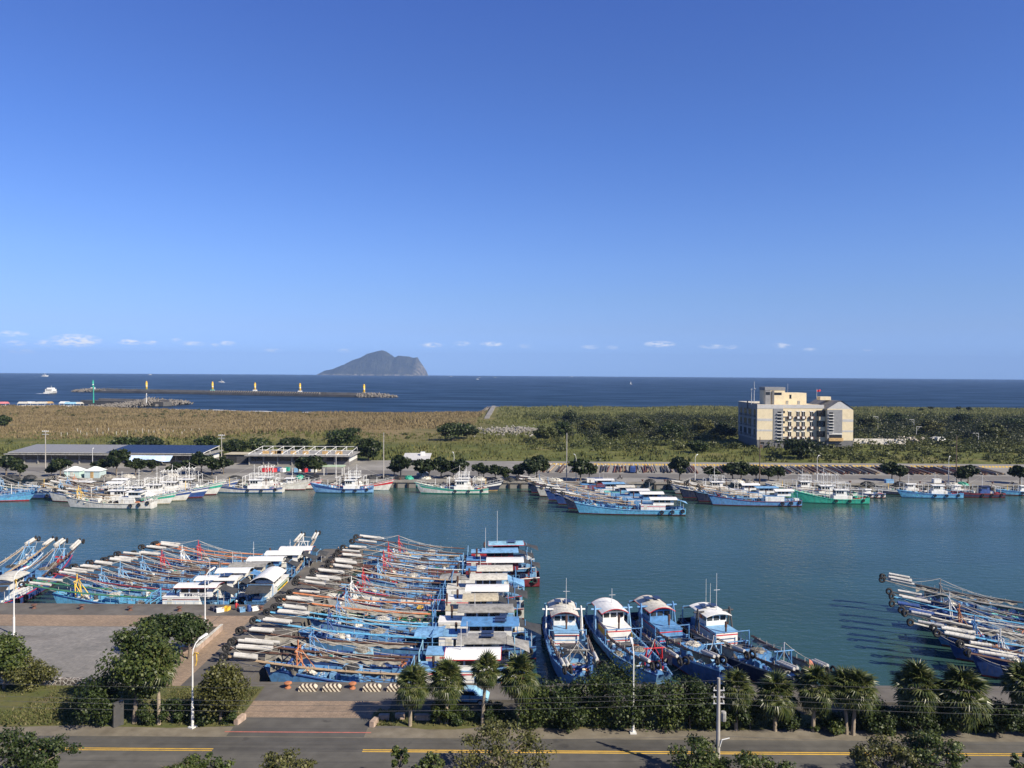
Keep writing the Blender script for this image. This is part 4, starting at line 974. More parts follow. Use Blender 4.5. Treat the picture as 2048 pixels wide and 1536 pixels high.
for i, (x, y, h, a) in enumerate(Cs):
    a = dict(a); lab = a.pop('label')
    b = net_boat(lab, x, y, R(h), L=24, B=5.3, seed=51 + i, roofw=.35, group=GC, boomlen=.88, **dict(a, net=True))
    fr = MB()
    for sg in (-1, 1):
        fr.tube((-5.2, sg * 2.5, 1.2), (-6.0, sg * 2.35, 4.9), .13, .11); fr.tube((-6.6, sg * 2.45, 1.2), (-6.1, sg * 2.35, 4.9), .11, .09); fr.tube((-6.05, sg * 2.9, 4.45), (-6.05, sg * 1.4, 4.45), .13)
    fr.build('side_gallows', P(['white', 'sky', 'blue', 'dark'][i]), b)
    if i == 1:
        for sg in (-1, 1): MB().b2(-7.0, -2.2, sg * 1.595, sg * 1.62, 1.5, 2.2).build('side_panel', P('yellow'), b)
    if i == 0:
        MB().sheet([[(3.7 + 2.6 * q / 4, 1.5 * (2 * j / 6 - 1), 2.75 + .5 * (1 - (2 * j / 6 - 1) ** 2) - .25 * abs(q - 2) / 2) for j in range(7)] for q in range(5)]).build('tarpaulin', M_AWN, b)
        put('crate', crate('pink'), b, (8.6, .2, 1.6), None, (1.6, 1.6, 1.4))
# ---- row D: boats at the right, bows to the left
GD = 'net boats moored side by side at the right edge'
Ds = [
 (74.8, 112.0, 160, dict(roof='white', boom='dark', boom2='grey', hull='deep', deck='teal', gantry='grey', box='sky', nfl=3, net=True, label='outermost net boat at the right edge, dark grey booms and three white floats')),
 (72.0, 104.6, 159, dict(roof='white', boom='dark', boom2='turq', hull='deep', deck='blue', gantry='white', box='sky', flt='white', label='net boat at right edge with one turquoise boom behind the dark blue floats')),
 (70.2, 99.2, 160, dict(roof='white', boom='offwhite', hull='blue', deck='blue', gantry='orange', box='sky', flt='deep', label='net boat at the right edge with dark blue floats on its booms')),
 (69.4, 94.6, 162, dict(roof='white', boom='dark', boom2='offwhite', hull='deep', deck='sky', gantry='blue', box='sky', flt='grey', net=True, label='net boat at the right edge with pale grey floats and yellow marker buoys')),
 (69.6, 90.2, 167, dict(roof='white', boom='turq', boom2='brown', hull='deep', deck='blue', gantry='white', box='blue', label='net boat at the right edge with white net and light blue boom, second from quay')),
 (70.4, 86.4, 175, dict(roof='white', boom='offwhite', boom2='brown', hull='navy', deck='blue', gantry='sky', box='blue', label='net boat nearest the quay at the right edge, partly behind the palms')),
]
for i, (x, y, h, a) in enumerate(Ds):
    a = dict(a); lab = a.pop('label'); net_boat(lab, x, y, R(h), L=25, B=4.6, seed=61 + i, group=GD, **a)
# ---- row E: cluster off the far quay
GE = 'net boats moored off the middle of the far quay'
Es = [
 dict(roof='white', cab='white', cab2='white', line='red', hull='turq', trim='sky', gantry='sky', box='sky', boom='bamboo', label='nearest boat of the middle far cluster, light blue with white and red striped cabin', awn='sky'),
 dict(roof='white', cab='blue', cab2='sky', line='white', hull='navy', gantry='sky', box='sky', boom='brown', label='second boat of the middle far cluster, tall blue cabin and white roof'),
 dict(roof='white', cab='blue', cab2='blue', line='white', hull='deep', gantry='blue', box='blue', boom='bamboo', label='third boat of the middle far cluster, low white roof amid dark booms', rise=.15),
 dict(roof='offwhite', cab='sky', cab2='teal', line=None, hull='deep', gantry='white', box='sky', boom='brown', label='fourth boat of the middle far cluster, turquoise cabin top'),
 dict(roof='sky', cab='white', cab2='blue', line=None, hull='white', gantry='sky', box='blue', boom='bamboo', label='fifth boat of the middle far cluster with bright sky blue roof', rise=.1),
 dict(roof='white', cab='darkred', cab2='blue', line=None, hull='navy', gantry='blue', box='blue', boom='brown', label='boat of the middle far cluster lying against the far quay wall', rise=.15),
]
for i, a in enumerate(Es):
    a = dict(a); lab = a.pop('label'); d = 200.0 + i * 7.0
    net_boat(lab, 31.5 - i * 2.3, d, H180 - R(1.5 - .4 * i), L=27, B=5.0, seed=71 + i, group=GE, boomlen=.93, **a)
GF = 'boats moored off the right part of the far quay'
Fs = [
 (68.5, 214.5, dict(roof='white', cab='white', cab2='sky', line=None, hull='blue', trim='darkred', gantry='grey', box='sky', boom='bamboo', label='blue-hulled net boat with plain white cabin block, front of the right far cluster', awn=None)),
 (66.0, 220.5, dict(roof='sky', cab='white', cab2='sky', line=None, hull='navy', trim='sky', gantry='white', box='sky', boom='brown', label='net boat behind the white cabin block, pale blue wheelhouse, right far cluster', rise=.1)),
 (63.0, 226.8, dict(roof='white', cab='white', cab2='white', line=None, hull='navy', trim='white', gantry='white', box='white', boom='bamboo', label='third net boat of the right far cluster, many white frames aft')),
]
for i, (x, d, a) in enumerate(Fs):
    a = dict(a); lab = a.pop('label'); net_boat(lab, x, d, H180 - R(1), L=24, B=4.6, seed=81 + i, group=GF, boomlen=.93, **a)
WB = 'longliners along the far quay'
work_boat('white longliner with stacked pipe frames against the far quay behind the blue-hulled boat', 60.5, 234.0, PI, L=20, seed=90, tower=True, group=WB, booms='bamboo')
work_boat('emerald green longliner with white wheelhouse and tyres along its side', 92.0, 219.5, PI + R(-2), L=19, seed=91, hull='emerald', boot='emerald', trim='emerald', deck='offwhite', group=WB, awn='dark', hb=3.6)
work_boat('large white longliner with rows of fishing lamps behind the emerald boat', 91.0, 227.5, PI + R(2), L=22, seed=92, hull='emerald', boot='darkred', trim='white', group=WB, lights=True, hb=4.0, booms='brown')
work_boat('white boat with dark stern awning between emerald longliner and far quay', 88.5, 236.5, PI, L=17, seed=93, group=WB)
work_boat('small white cabin cruiser moored right of the emerald longliner', 106.5, 229.5, PI, L=9.5, B=3.2, seed=94, tower=False, group='small craft at the right of the far quay', hb=1.9, stern_h=.1, cabx=0)
work_boat('long light blue open boat with two white cabins at the far quay', 126.0, 230.0, PI - R(2), L=17, B=3.6, seed=95, hull='turq', boot='blue', trim='blue', deck='sky', tower=False, group='small craft at the right of the far quay', hb=2.3, stern_h=.3, cabx=-.1)
work_boat('dark small boat tucked behind the long light blue open boat', 120.0, 236.0, PI, L=14, B=3.4, seed=96, hull='navy', boot='black', trim='white', tower=False, group='small craft at the right of the far quay', hb=2.2, stern_h=.2, cabx=-.2)
work_boat('low dark boat with brown gunwale at the far right of the quay', 141.0, 231.5, PI + R(2), L=14.5, B=3.4, seed=97, hull='navy', boot='darkred', trim='darkred', deck='dark', tower=False, group='small craft at the right of the far quay', hb=1.9, stern_h=.1, cab='deep', roof='navy')
work_boat('white-cabined boat behind the low dark boat at the far right', 136.5, 237.5, PI, L=11, B=3.2, seed=98, hull='white', trim='blue', tower=False, group='small craft at the right of the far quay', hb=1.9, stern_h=.1)
work_boat('light blue skiff cut by the right edge of the picture', 156.0, 236.0, PI, L=12, B=3.2, seed=99, hull='turq', trim='blue', tower=False, group='small craft at the right of the far quay', hb=1.9, stern_h=.1)
# middle of the far quay
work_boat('white and green longliner with pipe-frame tower and a red buoy on its foredeck', -17.0, 232.8, PI + R(3), L=20, seed=101, hull='white', trim='emerald', boot='emerald', group=WB, hb=3.4, clutter=('red', 'deep'))
work_boat('white boat with dark blue stern behind the white and green longliner', -13.0, 238.8, R(-6), L=17, seed=102, hull='navy', trim='white', boot='tan', group=WB)
work_boat('blue and white longliner with white rail frames below the green-roofed shelter', -50.5, 233.0, PI + R(4), L=17, seed=103, hull='sky', trim='deep', boot='blue', deck='sky', group=WB, hb=3.0)
work_boat('white longliner with red stripe lying behind the blue and white one', -47.0, 239.0, R(-5), L=17.5, seed=104, hull='white', trim='red', boot='white', group=WB, hb=3.4)
work_boat('white longliner with blue band and yellow bow post near the dark net mounds', -79.0, 232.0, PI + R(4), L=20, seed=105, hull='white', trim='deep', boot='blue', group=WB, hb=3.1)
work_boat('white longliner with tower frame, middle of the three near the crates', -74.0, 238.0, R(-4), L=20, seed=106, hull='white', trim='offwhite', group=WB, hb=3.4, lights=True)
work_boat('white boat with blue deck cover at the right of the three near the crates', -67.5, 240.0, R(-4), L=14, seed=107, hull='white', trim='red', deck='deep', tower=False, group=WB, hb=3.0)
work_boat('white twin-wheelhouse boat moored at a slant left of the dark mounds', -92.5, 229.0, R(62), L=15, B=4.4, seed=108, hull='white', trim='offwhite', boot='white', deck='grey', roof='grey', tower=False, group=WB, hb=2.7)
# left far raft of boats
GM = 'boats rafted together in the far left corner'
net_boat('long white boat with tan stern gunwale in front of the far left raft', -106.0, 204.5, PI + R(-2), L=22, B=4.6, seed=111, hull='white', boot='white', deck='offwhite', trim='offwhite', cab='white', cab2='white', line=None, roof='white', rise=.15, boom='bamboo', gantry='yellow', box='white', awn='white', group=GM, stern_h=.9, boomlen=.9, panel=True, clutter=('red', 'red', 'orange'))
mm = [
 (-102.0, 210.0, 2, dict(hull='white', trim='emerald', boot='beige', awn='dark', deck='sky'), 'white and green boat with flat dark awning behind the long white boat'),
 (-100.0, 215.5, 3, dict(hull='white', trim='deep', boot='beige', deck='blue', awn='sky'), 'white and blue boat with pale blue roof in the far left raft'),
 (-97.5, 221.0, 4, dict(hull='deep', trim='white', deck='blue', awn='dark'), 'dark blue boat with black awning in the far left raft'),
 (-95.5, 226.5, 3, dict(hull='white', trim='emerald', lights=True, hb=3.8), 'white boat with green band and tall white lamp racks in the far left raft'),
 (-93.0, 232.5, 2, dict(hull='white', trim='deep', lights=True, hb=3.8), 'white boat with tall masts and lamp racks beside the far quay'),
]
for i, (x, y, h, kw, lab) in enumerate(mm):
    work_boat(lab, x - 3, y, R(h), L=22, seed=121 + i, group=GM, **kw)
nn = [(-117.0, 213.5, dict(boom='bamboo', hull='white', deck='offwhite', gantry='sky', box='sky', cab='offwhite', roof='offwhite'), 'net boat with sky blue bow frame at the left of the raft'),
      (-119.0, 220.5, dict(boom='brown', hull='deep', deck='blue', gantry='blue', box='blue', cab='white', roof='white'), 'net boat with dark blue hull and white floats in the raft'),
      (-121.0, 227.5, dict(boom='brown', hull='white', deck='offwhite', gantry='orange', box='offwhite', cab='white', roof='white'), 'net boat with rust red gantry in the raft by the tents')]
for i, (x, y, kw, lab) in enumerate(nn):
    net_boat(lab, x, y, PI + R(-2), L=20, B=4.2, seed=131 + i, group=GM, boomlen=.9, **kw)
net_boat('dark blue boat with grey cabin and drooping awning at far left', -137.0, 219.5, PI + R(3), L=20, B=4.4, seed=141, hull='deep', boot='navy', deck='deep', trim='sky', cab='offwhite', cab2='grey', line='deep', roof='offwhite', rise=.15, boom='offwhite', gantry='sky', box='blue', awn='grey', boomlen=.85, group='boats in the far left corner')
work_boat('bright blue boat with white cabin and red foredeck gear at the left edge', -146.0, 214.0, R(2), L=22, seed=142, hull='turq', trim='blue', boot='red', deck='blue', tower=False, group='boats in the far left corner', hb=2.8, cabx=-.2)
work_boat('boat with blue canopy frame behind the bright blue boat at left edge', -148.0, 222.0, R(2), L=18, seed=143, hull='sky', trim='blue', deck='blue', roof='sky', frame='sky', group='boats in the far left corner', hb=2.5, cabx=-.2)
work_boat('white-cabined boat lying behind the grey-cabined one at far left', -133.0, 228.0, PI, L=19, seed=144, hull='white', trim='blue', deck='blue', roof='white', group='boats in the far left corner', tower=False, awn='white', hb=2.6)

# ---- craft out at sea
def sea_boat(px, py, wpx, label, style=0, wake=True):
    g = gp(px, py, 0); Lm = wpx / FPX * g.y; k = Lm / 10
    if style == 2:
        t = tag(empty('sailing_boat', g), label, 'boat'); MB().sheet([[(-5 * k, -1.2 * k, 1.2 * k), (0, -1.5 * k, 1.2 * k), (5 * k, 0, 1.6 * k)], [(-5 * k, 0, -.2), (0, 0, -.3), (4 * k, 0, -.2)], [(-5 * k, 1.2 * k, 1.2 * k), (0, 1.5 * k, 1.2 * k), (5 * k, 0, 1.6 * k)]]).build('hull', P('white'), t)
        MB().tube((0, 0, .5), (0, 0, 14 * k), .12 * k).build('mast', P('white'), t); MB().add([(-.2, 0, 2 * k), (-4 * k, .3, 2 * k), (-.2, 0, 13 * k), (-.2, .1, 2 * k), (-4 * k, .4, 2 * k), (-.2, .1, 13 * k)], [(0, 1, 2), (3, 5, 4), (0, 2, 5, 3), (1, 4, 5, 2), (0, 3, 4, 1)]).build('sail', P('white'), t); return
    t = tag(empty('ferry' if style == 1 else 'motor_boat', g, R(90 if style == 1 else (180 if px % 2 else 0))), label, 'boat')
    kk = k * (1 if style == 0 else 1.9)
    make_hull(t, 10 * kk, 3.4 * kk if style == 0 else 5 * kk, 1.0 * k + .4, 1.9 * k + .4, .1, .1, .8, .4, P('white'), P('deep'), P('offwhite'), P('white'), 8, False)
    w = (1.1 if style == 0 else 2.2) * kk
    c = MB().b2(-3 * kk, 1.5 * kk, -w, w, .4 * k, (2.6 if style == 0 else 5.0) * k).build('cabin', P('white'), t)
    for sg in (-1, 1): MB().b2(-2.6 * kk, 1.2 * kk, sg * w, sg * (w + .04), 1.6 * k, 2.2 * k).build('window', M_GLASS, c)
    if style == 1:
        for q in range(2): MB().b2(-3 * kk - .05, -3 * kk, -w * .8, w * .8, (2.6 + 1.3 * q) * k, (3.2 + 1.3 * q) * k).build('window', M_GLASS, c)
        MB().b2(-2.2 * kk, 1 * kk, -w * .7, w * .7, 5.0 * k, 6.6 * k).build('bridge', P('white'), t)
    MB().tube((-.5, 0, 2.4 * k), (-.5, 0, (6 if style == 0 else 9) * k), .12 * k + .05).build('mast', P('white'), t)
    if wake:
        wl_ = (14 if style == 0 else 9) * kk; MB().sheet([[(-5 * kk - wl_ * i / 5, (1.2 * kk + .6 * kk * i / 5) * sg, .10) for sg in (-1, 0, 1)] for i in range(6)] ).build('wake', MATS['surf_foam'], t)
sea_boat(103, 786.5, 17, 'white passenger ferry heading out past the inner jetty', 1)
sea_boat(90, 753, 13, 'small white vessel near the horizon at far left')
sea_boat(443, 765, 11, 'white speedboat with a wake behind the row of yellow beacons')
sea_boat(955, 759, 6, 'larger of the white dots right of the island'); sea_boat(902, 753.5, 4, 'tiny white boat just right of the island cliff', 0, False)
sea_boat(959, 755.5, 4, 'tiny white boat just above the larger white dot', 0, False); sea_boat(990, 755.5, 4, 'tiny white boat right of the pair of dots off the island', 0, False)
sea_boat(1262, 769, 5, 'small sailing boat alone on the open sea left of the cream building', 2)
sea_boat(1143, 754, 5, 'tiny boat on the horizon left of the sailing boat', 0, False); sea_boat(300, 750, 6, 'tiny boat on the horizon above the first yellow beacon', 0, False)
# ------------------------------------------------------------------ buildings on the far side
M_CREAM = paint('cream_tile', (.60, .515, .35), .7, .10, .6, .12, (.35, .30, .24)); M_GTILE = paint('grey_tile', (.20, .205, .215), .7, .15, .8, .15, (.12, .12, .12))
M_PALE = paint('pale_render', (.42, .42, .42), .8, .12, .5, .2, (.28, .27, .26)); M_DGREY = paint('dark_base_tile', (.12, .12, .125), .7, .15, .8, .15)
M_WFRAME = P('white'); M_ROOFT = paint('roof_sheet', (.22, .21, .19), .7, .3, .5, .3)
def office():
    Y = gp(1514, 900).y; kx = Y / FPX; x0 = at(1514, 880, Y).x
    zb = QZ + .2
    def fx(zx): return (zx - 468) * kx / 7.314         # zoomed facade pixels to metres
    zref = at(1600, 750 + 1100 / 7.314, Y).z
    def fz(zy): return (1100 - zy) * kx / 7.314
    t = tag(empty('office_building', (x0, Y, zref)), 'four-storey cream and grey building with a stair tower, alone among the shrubs', 'building')
    D = 29.0; Wd = fx(1845); zt = fz(440)
    # recessed centre bay (x 845..1465), left bay, right gabled wing
    xL, xR = fx(845), fx(1465); zg = fz(950)
    MB().b2(0, xL, 0, D, zg, zt).build('left_bay', M_CREAM, t); MB().b2(xL + .01, xR - .01, 1.6, D - .1, zg, zt - .02).build('centre_bay', M_CREAM, t); MB().b2(xR, Wd, -2.0, D - 4, zg, fz(488)).build('right_wing', M_CREAM, t)
    MB().b2(.05, xL - .05, .06, D - .1, -2, zg - .005).b2(xL - .04, xR, 1.7, D - .2, -2, zg - .005).b2(xR + .01, Wd - .05, -1.94, D - 4.1, -2, zg - .005).build('ground_storey', M_DGREY, t)
    # left side wall cladding, grey with the wall's shade painted into its colour
    sw = MB().b2(-.12, 0, .02, D, zg, zt + .6).build('side_wall', paint('side_tile_shaded', (.22, .225, .23), .75, .15, .6, .2, (.13, .13, .13)), t)
    for f in range(3):
        zz = fz(590 + f * 148)
        for q, (ya, n) in enumerate(((2.0, 2), (8.5, 3), (15.5, 3), (23.0, 2))):
            for j in range(n):
                MB().b2(-.2, -.12, ya + j * 1.5, ya + j * 1.5 + .95, zz, zz + 2.6).build('window', M_GLASS, sw)
            MB().b2(-.75, -.12, ya - .3, ya + n * 1.5, zz - .95, zz - .1).build('balcony', M_DGREY, sw)
    MB().b2(-.5, -.12, 13.4, 14.2, zt - 2.5, zt + 1.6).build('pilaster', M_DGREY, sw)
    # parapet band
    MB().b2(-.06, xL, -.10, 0, zt - 1.7, zt + .15).build('parapet', M_PALE, t); MB().b2(xL + .02, xR - .02, 1.5, 1.6, zt - 1.5, zt + .1).build('parapet', M_PALE, t)
    MB().b2(-.1, xR, D - .3, D + .1, zt, zt + .7).build('parapet', M_PALE, t)
    for a, b in ((640, 675), (800, 825)): MB().b2(.02, fx(690), -.05, 0, fz(b), fz(a)).build('band', M_PALE, t); MB().b2(fx(1690), Wd, -2.05, -2.0, fz(b), fz(a)).build('band', M_PALE, t)
    # grey strips with stacked sunshade windows
    g1 = MB().b2(fx(702), xL + .02, -.18, 0, zg, fz(492)).build('grey_strip', M_GTILE, t)
    for q in range(9):
        zz = fz(560 + q * 48.5); MB().b2(fx(762), fx(820), -.24, -.18, zz, zz + .75).build('window', M_GLASS, g1); MB().b2(fx(750), fx(832), -.85, -.185, zz - .30, zz - .08).build('sunshade', M_WFRAME, g1)
    g2 = MB().b2(xR + .02, fx(1683), -2.18, -2.0, zg, fz(502)).build('grey_strip', M_GTILE, t)
    for q in range(7):
        zz = fz(562 + q * 43); MB().b2(fx(1492), fx(1548), -2.24, -2.18, zz, zz + .75).build('window', M_GLASS, g2); MB().b2(fx(1480), fx(1556), -2.85, -2.185, zz - .30, zz - .08).build('sunshade', M_WFRAME, g2)
    MB().b2(fx(1497), fx(1678), -2.26, -2.18, fz(912), fz(868)).build('window', M_GLASS, g2); MB().b2(fx(1485), fx(1690), -3.0, -2.19, fz(955), fz(912)).build('balcony', P('tan'), g2); MB().b2(fx(1490), fx(1683), -2.4, -2.19, fz(860), fz(846)).build('lintel', M_WFRAME, g2)
    for a, b in ((1020, 1000), (1075, 1035)): MB().b2(fx(1492), fx(1680), -2.0, -1.93, fz(a), fz(b)).build('window', M_GLASS, t)
    # centre windows with lintels, and small brown balconies below
    for f in range(3):
        for (a, b) in ((938, 986), (1060, 1108), (1137, 1186), (1260, 1308)):
            w = MB().b2(fx(a), fx(b), 1.52, 1.62, fz(600 + f * 149), fz(540 + f * 149)).build('window', M_GLASS, t)
            MB().b2(fx(a) - .1, fx(b) + .1, 1.40, 1.62, fz(538 + f * 149), fz(528 + f * 149)).build('lintel', M_WFRAME, w)
            MB().b2(fx((a + b) / 2) - .05, fx((a + b) / 2) + .05, 1.48, 1.52, fz(600 + f * 149), fz(540 + f * 149)).build('mullion', M_WFRAME, w)
            bl = MB().b2(fx(a) - .45, fx(b) + .35, .9, 1.6, fz(646 + f * 149), fz(604 + f * 149)).build('balcony', P('brown'), t)
            MB().b2(fx(a) + .1, fx(a) + 1.1, .55, .9, fz(640 + f * 149), fz(608 + f * 149)).build('air_conditioner', M_WFRAME, bl)
        # cream loggias beside the right wing
        lg = MB().b2(fx(1372), xR - .02, -.4, 1.6, fz(668 + f * 150), fz(606 + f * 150)).build('loggia', M_CREAM, t); MB().b2(fx(1360), xR - .03, .1, 1.62, fz(602 + f * 150), fz(515 + f * 150)).build('opening', M_GLASS, lg)
        MB().b2(xL + .02, fx(930), 1.2, 1.6, fz(612 + f * 149), fz(602 + f * 149)).build('ledge', M_PALE, t); MB().b2(xL + .03, fx(890), 1.5, 1.6, fz(560 + f * 149), fz(528 + f * 149)).build('window', M_GLASS, t)
    # gable of the right wing
    gz = fz(488); px = fx(1655)
    gb = MB(); v = [(xR, -2.0, gz), (Wd, -2.0, gz), (px + .6, -2.0, fz(380)), (px - .6, -2.0, fz(380))]; v2 = [(x, D - 4, z) for x, y, z in v]
    gb.add(v + v2, [(0, 1, 2, 3), (7, 6, 5, 4), (3, 2, 6, 7), (1, 5, 6, 2), (0, 3, 7, 4)]); gb.build('gable', M_PALE, t)
    rr = MB().add([(xR - .5, -2.3, gz - .3), (px - .6, -2.3, fz(372)), (px - .6, D - 3.8, fz(372)), (xR - .5, D - 3.8, gz - .3), (Wd + .5, -2.3, gz - .3), (px + .6, -2.3, fz(372)), (px + .6, D - 3.8, fz(372)), (Wd + .5, D - 3.8, gz - .3)], [(0, 1, 2, 3), (5, 4, 7, 6), (1, 5, 6, 2)]).build('gable_roof', M_ROOFT, t)
    MB().b2(fx(1490), fx(1650), 8, 12, fz(372), fz(320)).build('skylight', M_CREAM, rr)
    # stair tower and plant room
    tw = MB().b2(fx(655), fx(950), 7, 15, zt, fz(232)).build('stair_tower', M_CREAM, t); MB().b2(fx(650), fx(955), 6.9, 15.1, fz(228), fz(182)).build('tower_crown', M_GTILE, tw)
    MB().b2(fx(655) - .02, fx(730), 6.6, 7, zt, fz(232)).build('pier', M_GTILE, tw); MB().b2(fx(790), fx(900), 6.94, 7, fz(300), fz(262)).build('window', M_GLASS, tw); MB().b2(fx(660), fx(722), 6.54, 6.6, fz(298), fz(255)).build('window', M_GLASS, tw); MB().b2(fx(755), fx(785), 6.5, 7, zt, fz(235)).build('pier', M_DGREY, tw)
    pr = MB().b2(fx(955), fx(1295), 9, 20, zt, fz(268)).build('plant_room', M_CREAM, t); MB().b2(fx(1040), fx(1070), 8.94, 9, fz(355), fz(295)).build('window', M_GLASS, pr)
    for a in (985, 1160): MB().b2(fx(a), fx(a + 40), 8.9, 9, zt, fz(385)).build('door', P('grey'), pr)
    MB().tube((fx(1048), 12, fz(268)), (fx(1048), 12, fz(130)), .05).build('aerial', M_STEEL, t)
    ms = MB().tube((fx(460), 4, zt), (fx(460), 4, fz(100)), .16, .08).tube((fx(430), 5, zt), (fx(430), 5, fz(205)), .12, .1).build('antenna_mast', M_STEEL, t)
    for a, b in ((415, 212), (465, 205)): MB().lathe([(.05, -.2), (.55, 0), (.5, .05)], (fx(a), 3.6, fz(b)), 10).build('dish', M_WFRAME, ms)
    fp = MB().tube((fx(1462), 10, fz(380)), (fx(1462), 10, fz(205)), .07).build('flagpole', M_STEEL, t)
    rows = [[(fx(1465) + 1.8 * i / 6, 10 + .15 * math.sin(i * 1.4), fz(218) - .9 * j - .1 * math.sin(i)) for i in range(7)] for j in range(2)]
    MB().sheet(rows).build('flag', P('red'), fp)
    MB().b2(fx(515), fx(575), .0, .06, fz(1010), fz(985)).build('window', M_GLASS, t); MB().b2(fx(515), fx(550), .0, .06, fz(1070), fz(1025)).build('door', P('brown'), t); MB().b2(fx(640), fx(725), -.8, .05, fz(1060), fz(1000)).build('porch', M_DGREY, t); MB().b2(fx(770), fx(812), .0, .06, fz(1050), fz(1010)).build('window', M_GLASS, t)
    return t
office()

def market(xa, xb, y0, depth, label, solar, n):
    t = tag(empty('market_hall', (xa, y0, QZ)), label, 'building'); Lm = xb - xa; h = 3.45
    wl_ = paint('hall_wall', (.17, .165, .16), .8, .2, .5, .25)
    body = MB().b2(0, Lm, 1.2, depth, 0, h).build('wall', wl_, t)
    MB().b2(Lm, Lm + .06, 1.3, depth - .1, 1.3, h).build('end_wall', P('white'), body)
    nb = n
    for k in range(nb):
        a = Lm * k / nb; 
        MB().b2(a + .5, a + Lm / nb - .5, 1.12, 1.2, 1.5, 3.0).build('shutter_opening', M_GLASS, body)
        MB().b2(a - .15, a + .15, .6, 1.2, 0, h - .01).build('pier', P('grey'), body)
    MB().b2(-1.2, Lm + 1.2, -1.2, depth + 1.2, h + .005, h + .35).build('flat_roof', P('grey'), t)
    fr = M_WFRAME; rows = n + 2
    for k in range(rows + 1):
        a = Lm * k / rows
        MB().tube((a, .2, h + .35), (a, .2, h + .75), .10).tube((a, depth - .2, h + .35), (a, depth - .2, h + 2.05), .10).tube((a, -.6, h + .75), (a, depth + .4, h + 2.05), .10).tube((a, .2, h + .5), (a, 4.0, h + 1.2), .07).tube((a, 7, h + .35), (a, 7, h + 1.35), .09).build('truss', fr, t)
    for yy, zz in ((-.6, .75), (depth * .5, 1.42), (depth + .4, 2.05)): MB().tube((0, yy, h + zz), (Lm, yy, h + zz), .09).build('purlin', fr, t)
    if solar:
        k = 0; m = int(Lm / 2.2)
        mats = [paint('pale_panel', (.20, .20, .20), .5, .1, 1, .1), M_PVN]
        for k in range(m):
            a = Lm * k / m; mt = mats[0] if k < m * .47 else mats[1]
            MB().add([(a + .03, -.7, h + .88), (a + Lm / m - .03, -.7, h + .88), (a + Lm / m - .03, depth + .5, h + 2.18), (a + .03, depth + .5, h + 2.18), (a + .03, -.7, h + .93), (a + Lm / m - .03, -.7, h + .93), (a + Lm / m - .03, depth + .5, h + 2.23), (a + .03, depth + .5, h + 2.23)], [(3, 2, 1, 0), (4, 5, 6, 7), (0, 1, 5, 4), (2, 3, 7, 6), (1, 2, 6, 5), (3, 0, 4, 7)]).build('solar_panel', mt, t)
    else:
        r = random.Random(4)
        for k in range(8):
            a = r.uniform(2, Lm - 3); MB().b2(a, a + r.uniform(1.5, 2.6), 3, 4.6, h + .36, h + 1.5).build('crate_stack', P('tan'), t)
    return t
M_PVN = paint('navy_panel', (.012, .016, .035), .35, .15, 1, .05, spec=.3)
y0 = 281.0
market(at(18, 900, y0).x, at(405, 900, y0).x, y0, 16, 'long market hall with pale and navy solar panels at far left', True, 14)
market(at(497, 900, y0).x, at(697, 900, y0).x, y0, 16, 'market hall with bare white roof trusses and crates on its roof', False, 7)
# blue tarpaulin on the long hall
a, b = at(262, 910, 279), at(345, 910, 279)
tag(MB().sheet([[(a.x + (b.x - a.x) * i / 8, 279.2 - .9 * j + .2 * math.sin(i), 5.75 - .5 * j * (1 + .3 * math.sin(i * 1.1))) for i in range(9)] for j in range(4)]).build('tarpaulin', paint('pale_tarp', (.45, .58, .78), .6, .15, .6, .1)), 'pale blue tarpaulin hung from the roof edge of the long market hall', 'tarpaulin')
# dark sheds between the halls
t = tag(empty('shed', (at(455, 920, 290).x, 288, QZ)), 'low dark shed with rusty roof between the two market halls', 'shed')
MB().b2(0, 8, 0, 7, 0, 3.2).build('wall', P('dark'), t); MB().b2(-.5, 8.5, -.6, 7.5, 3.21, 3.35).build('roof', P('beige'), t); MB().b2(1.0, 4.2, -.06, 0, .1, 2.5).build('door', P('black'), t)
# sloping-roofed hut behind the promenade trees
g = gp(830, 935); t = tag(empty('hut', (g.x, 280, QZ)), 'hut with a pale grey sloping roof behind the promenade trees', 'hut')
MB().b2(-4.5, 4.5, 0, 7, 0, 2.6).build('wall', P('grey'), t); MB().add([(-5, -.6, 2.5), (5, -.6, 2.5), (5, 7.6, 4.1), (-5, 7.6, 4.1), (-5, -.6, 2.62), (5, -.6, 2.62), (5, 7.6, 4.22), (-5, 7.6, 4.22)], [(3, 2, 1, 0), (4, 5, 6, 7), (0, 1, 5, 4), (2, 3, 7, 6), (1, 2, 6, 5), (3, 0, 4, 7)]).build('roof', M_PALE, t); MB().b2(1.2, 2.8, 4, 5.4, 3.5, 5.0).build('water_tank', P('white'), t)
# green-roofed shelter
g = gp(668, 950); t = tag(empty('shelter', (g.x, g.y, QZ)), 'open shelter with a flat pale green roof on the far promenade', 'shelter')
MB().b2(-3.5, 3.5, -2, 2, 2.9, 3.15).build('roof', paint('green_roof', (.35, .45, .3), .7), t)
for sx in (-3, 3):
    for sy in (-1.5, 1.5): MB().tube((sx, sy, 0), (sx, sy, 2.9), .12, .12, 8).build('post', P('white'), t)
MB().b2(-2.2, 2.2, .9, 1.5, 0, .5).build('bench', P('dark'), t)
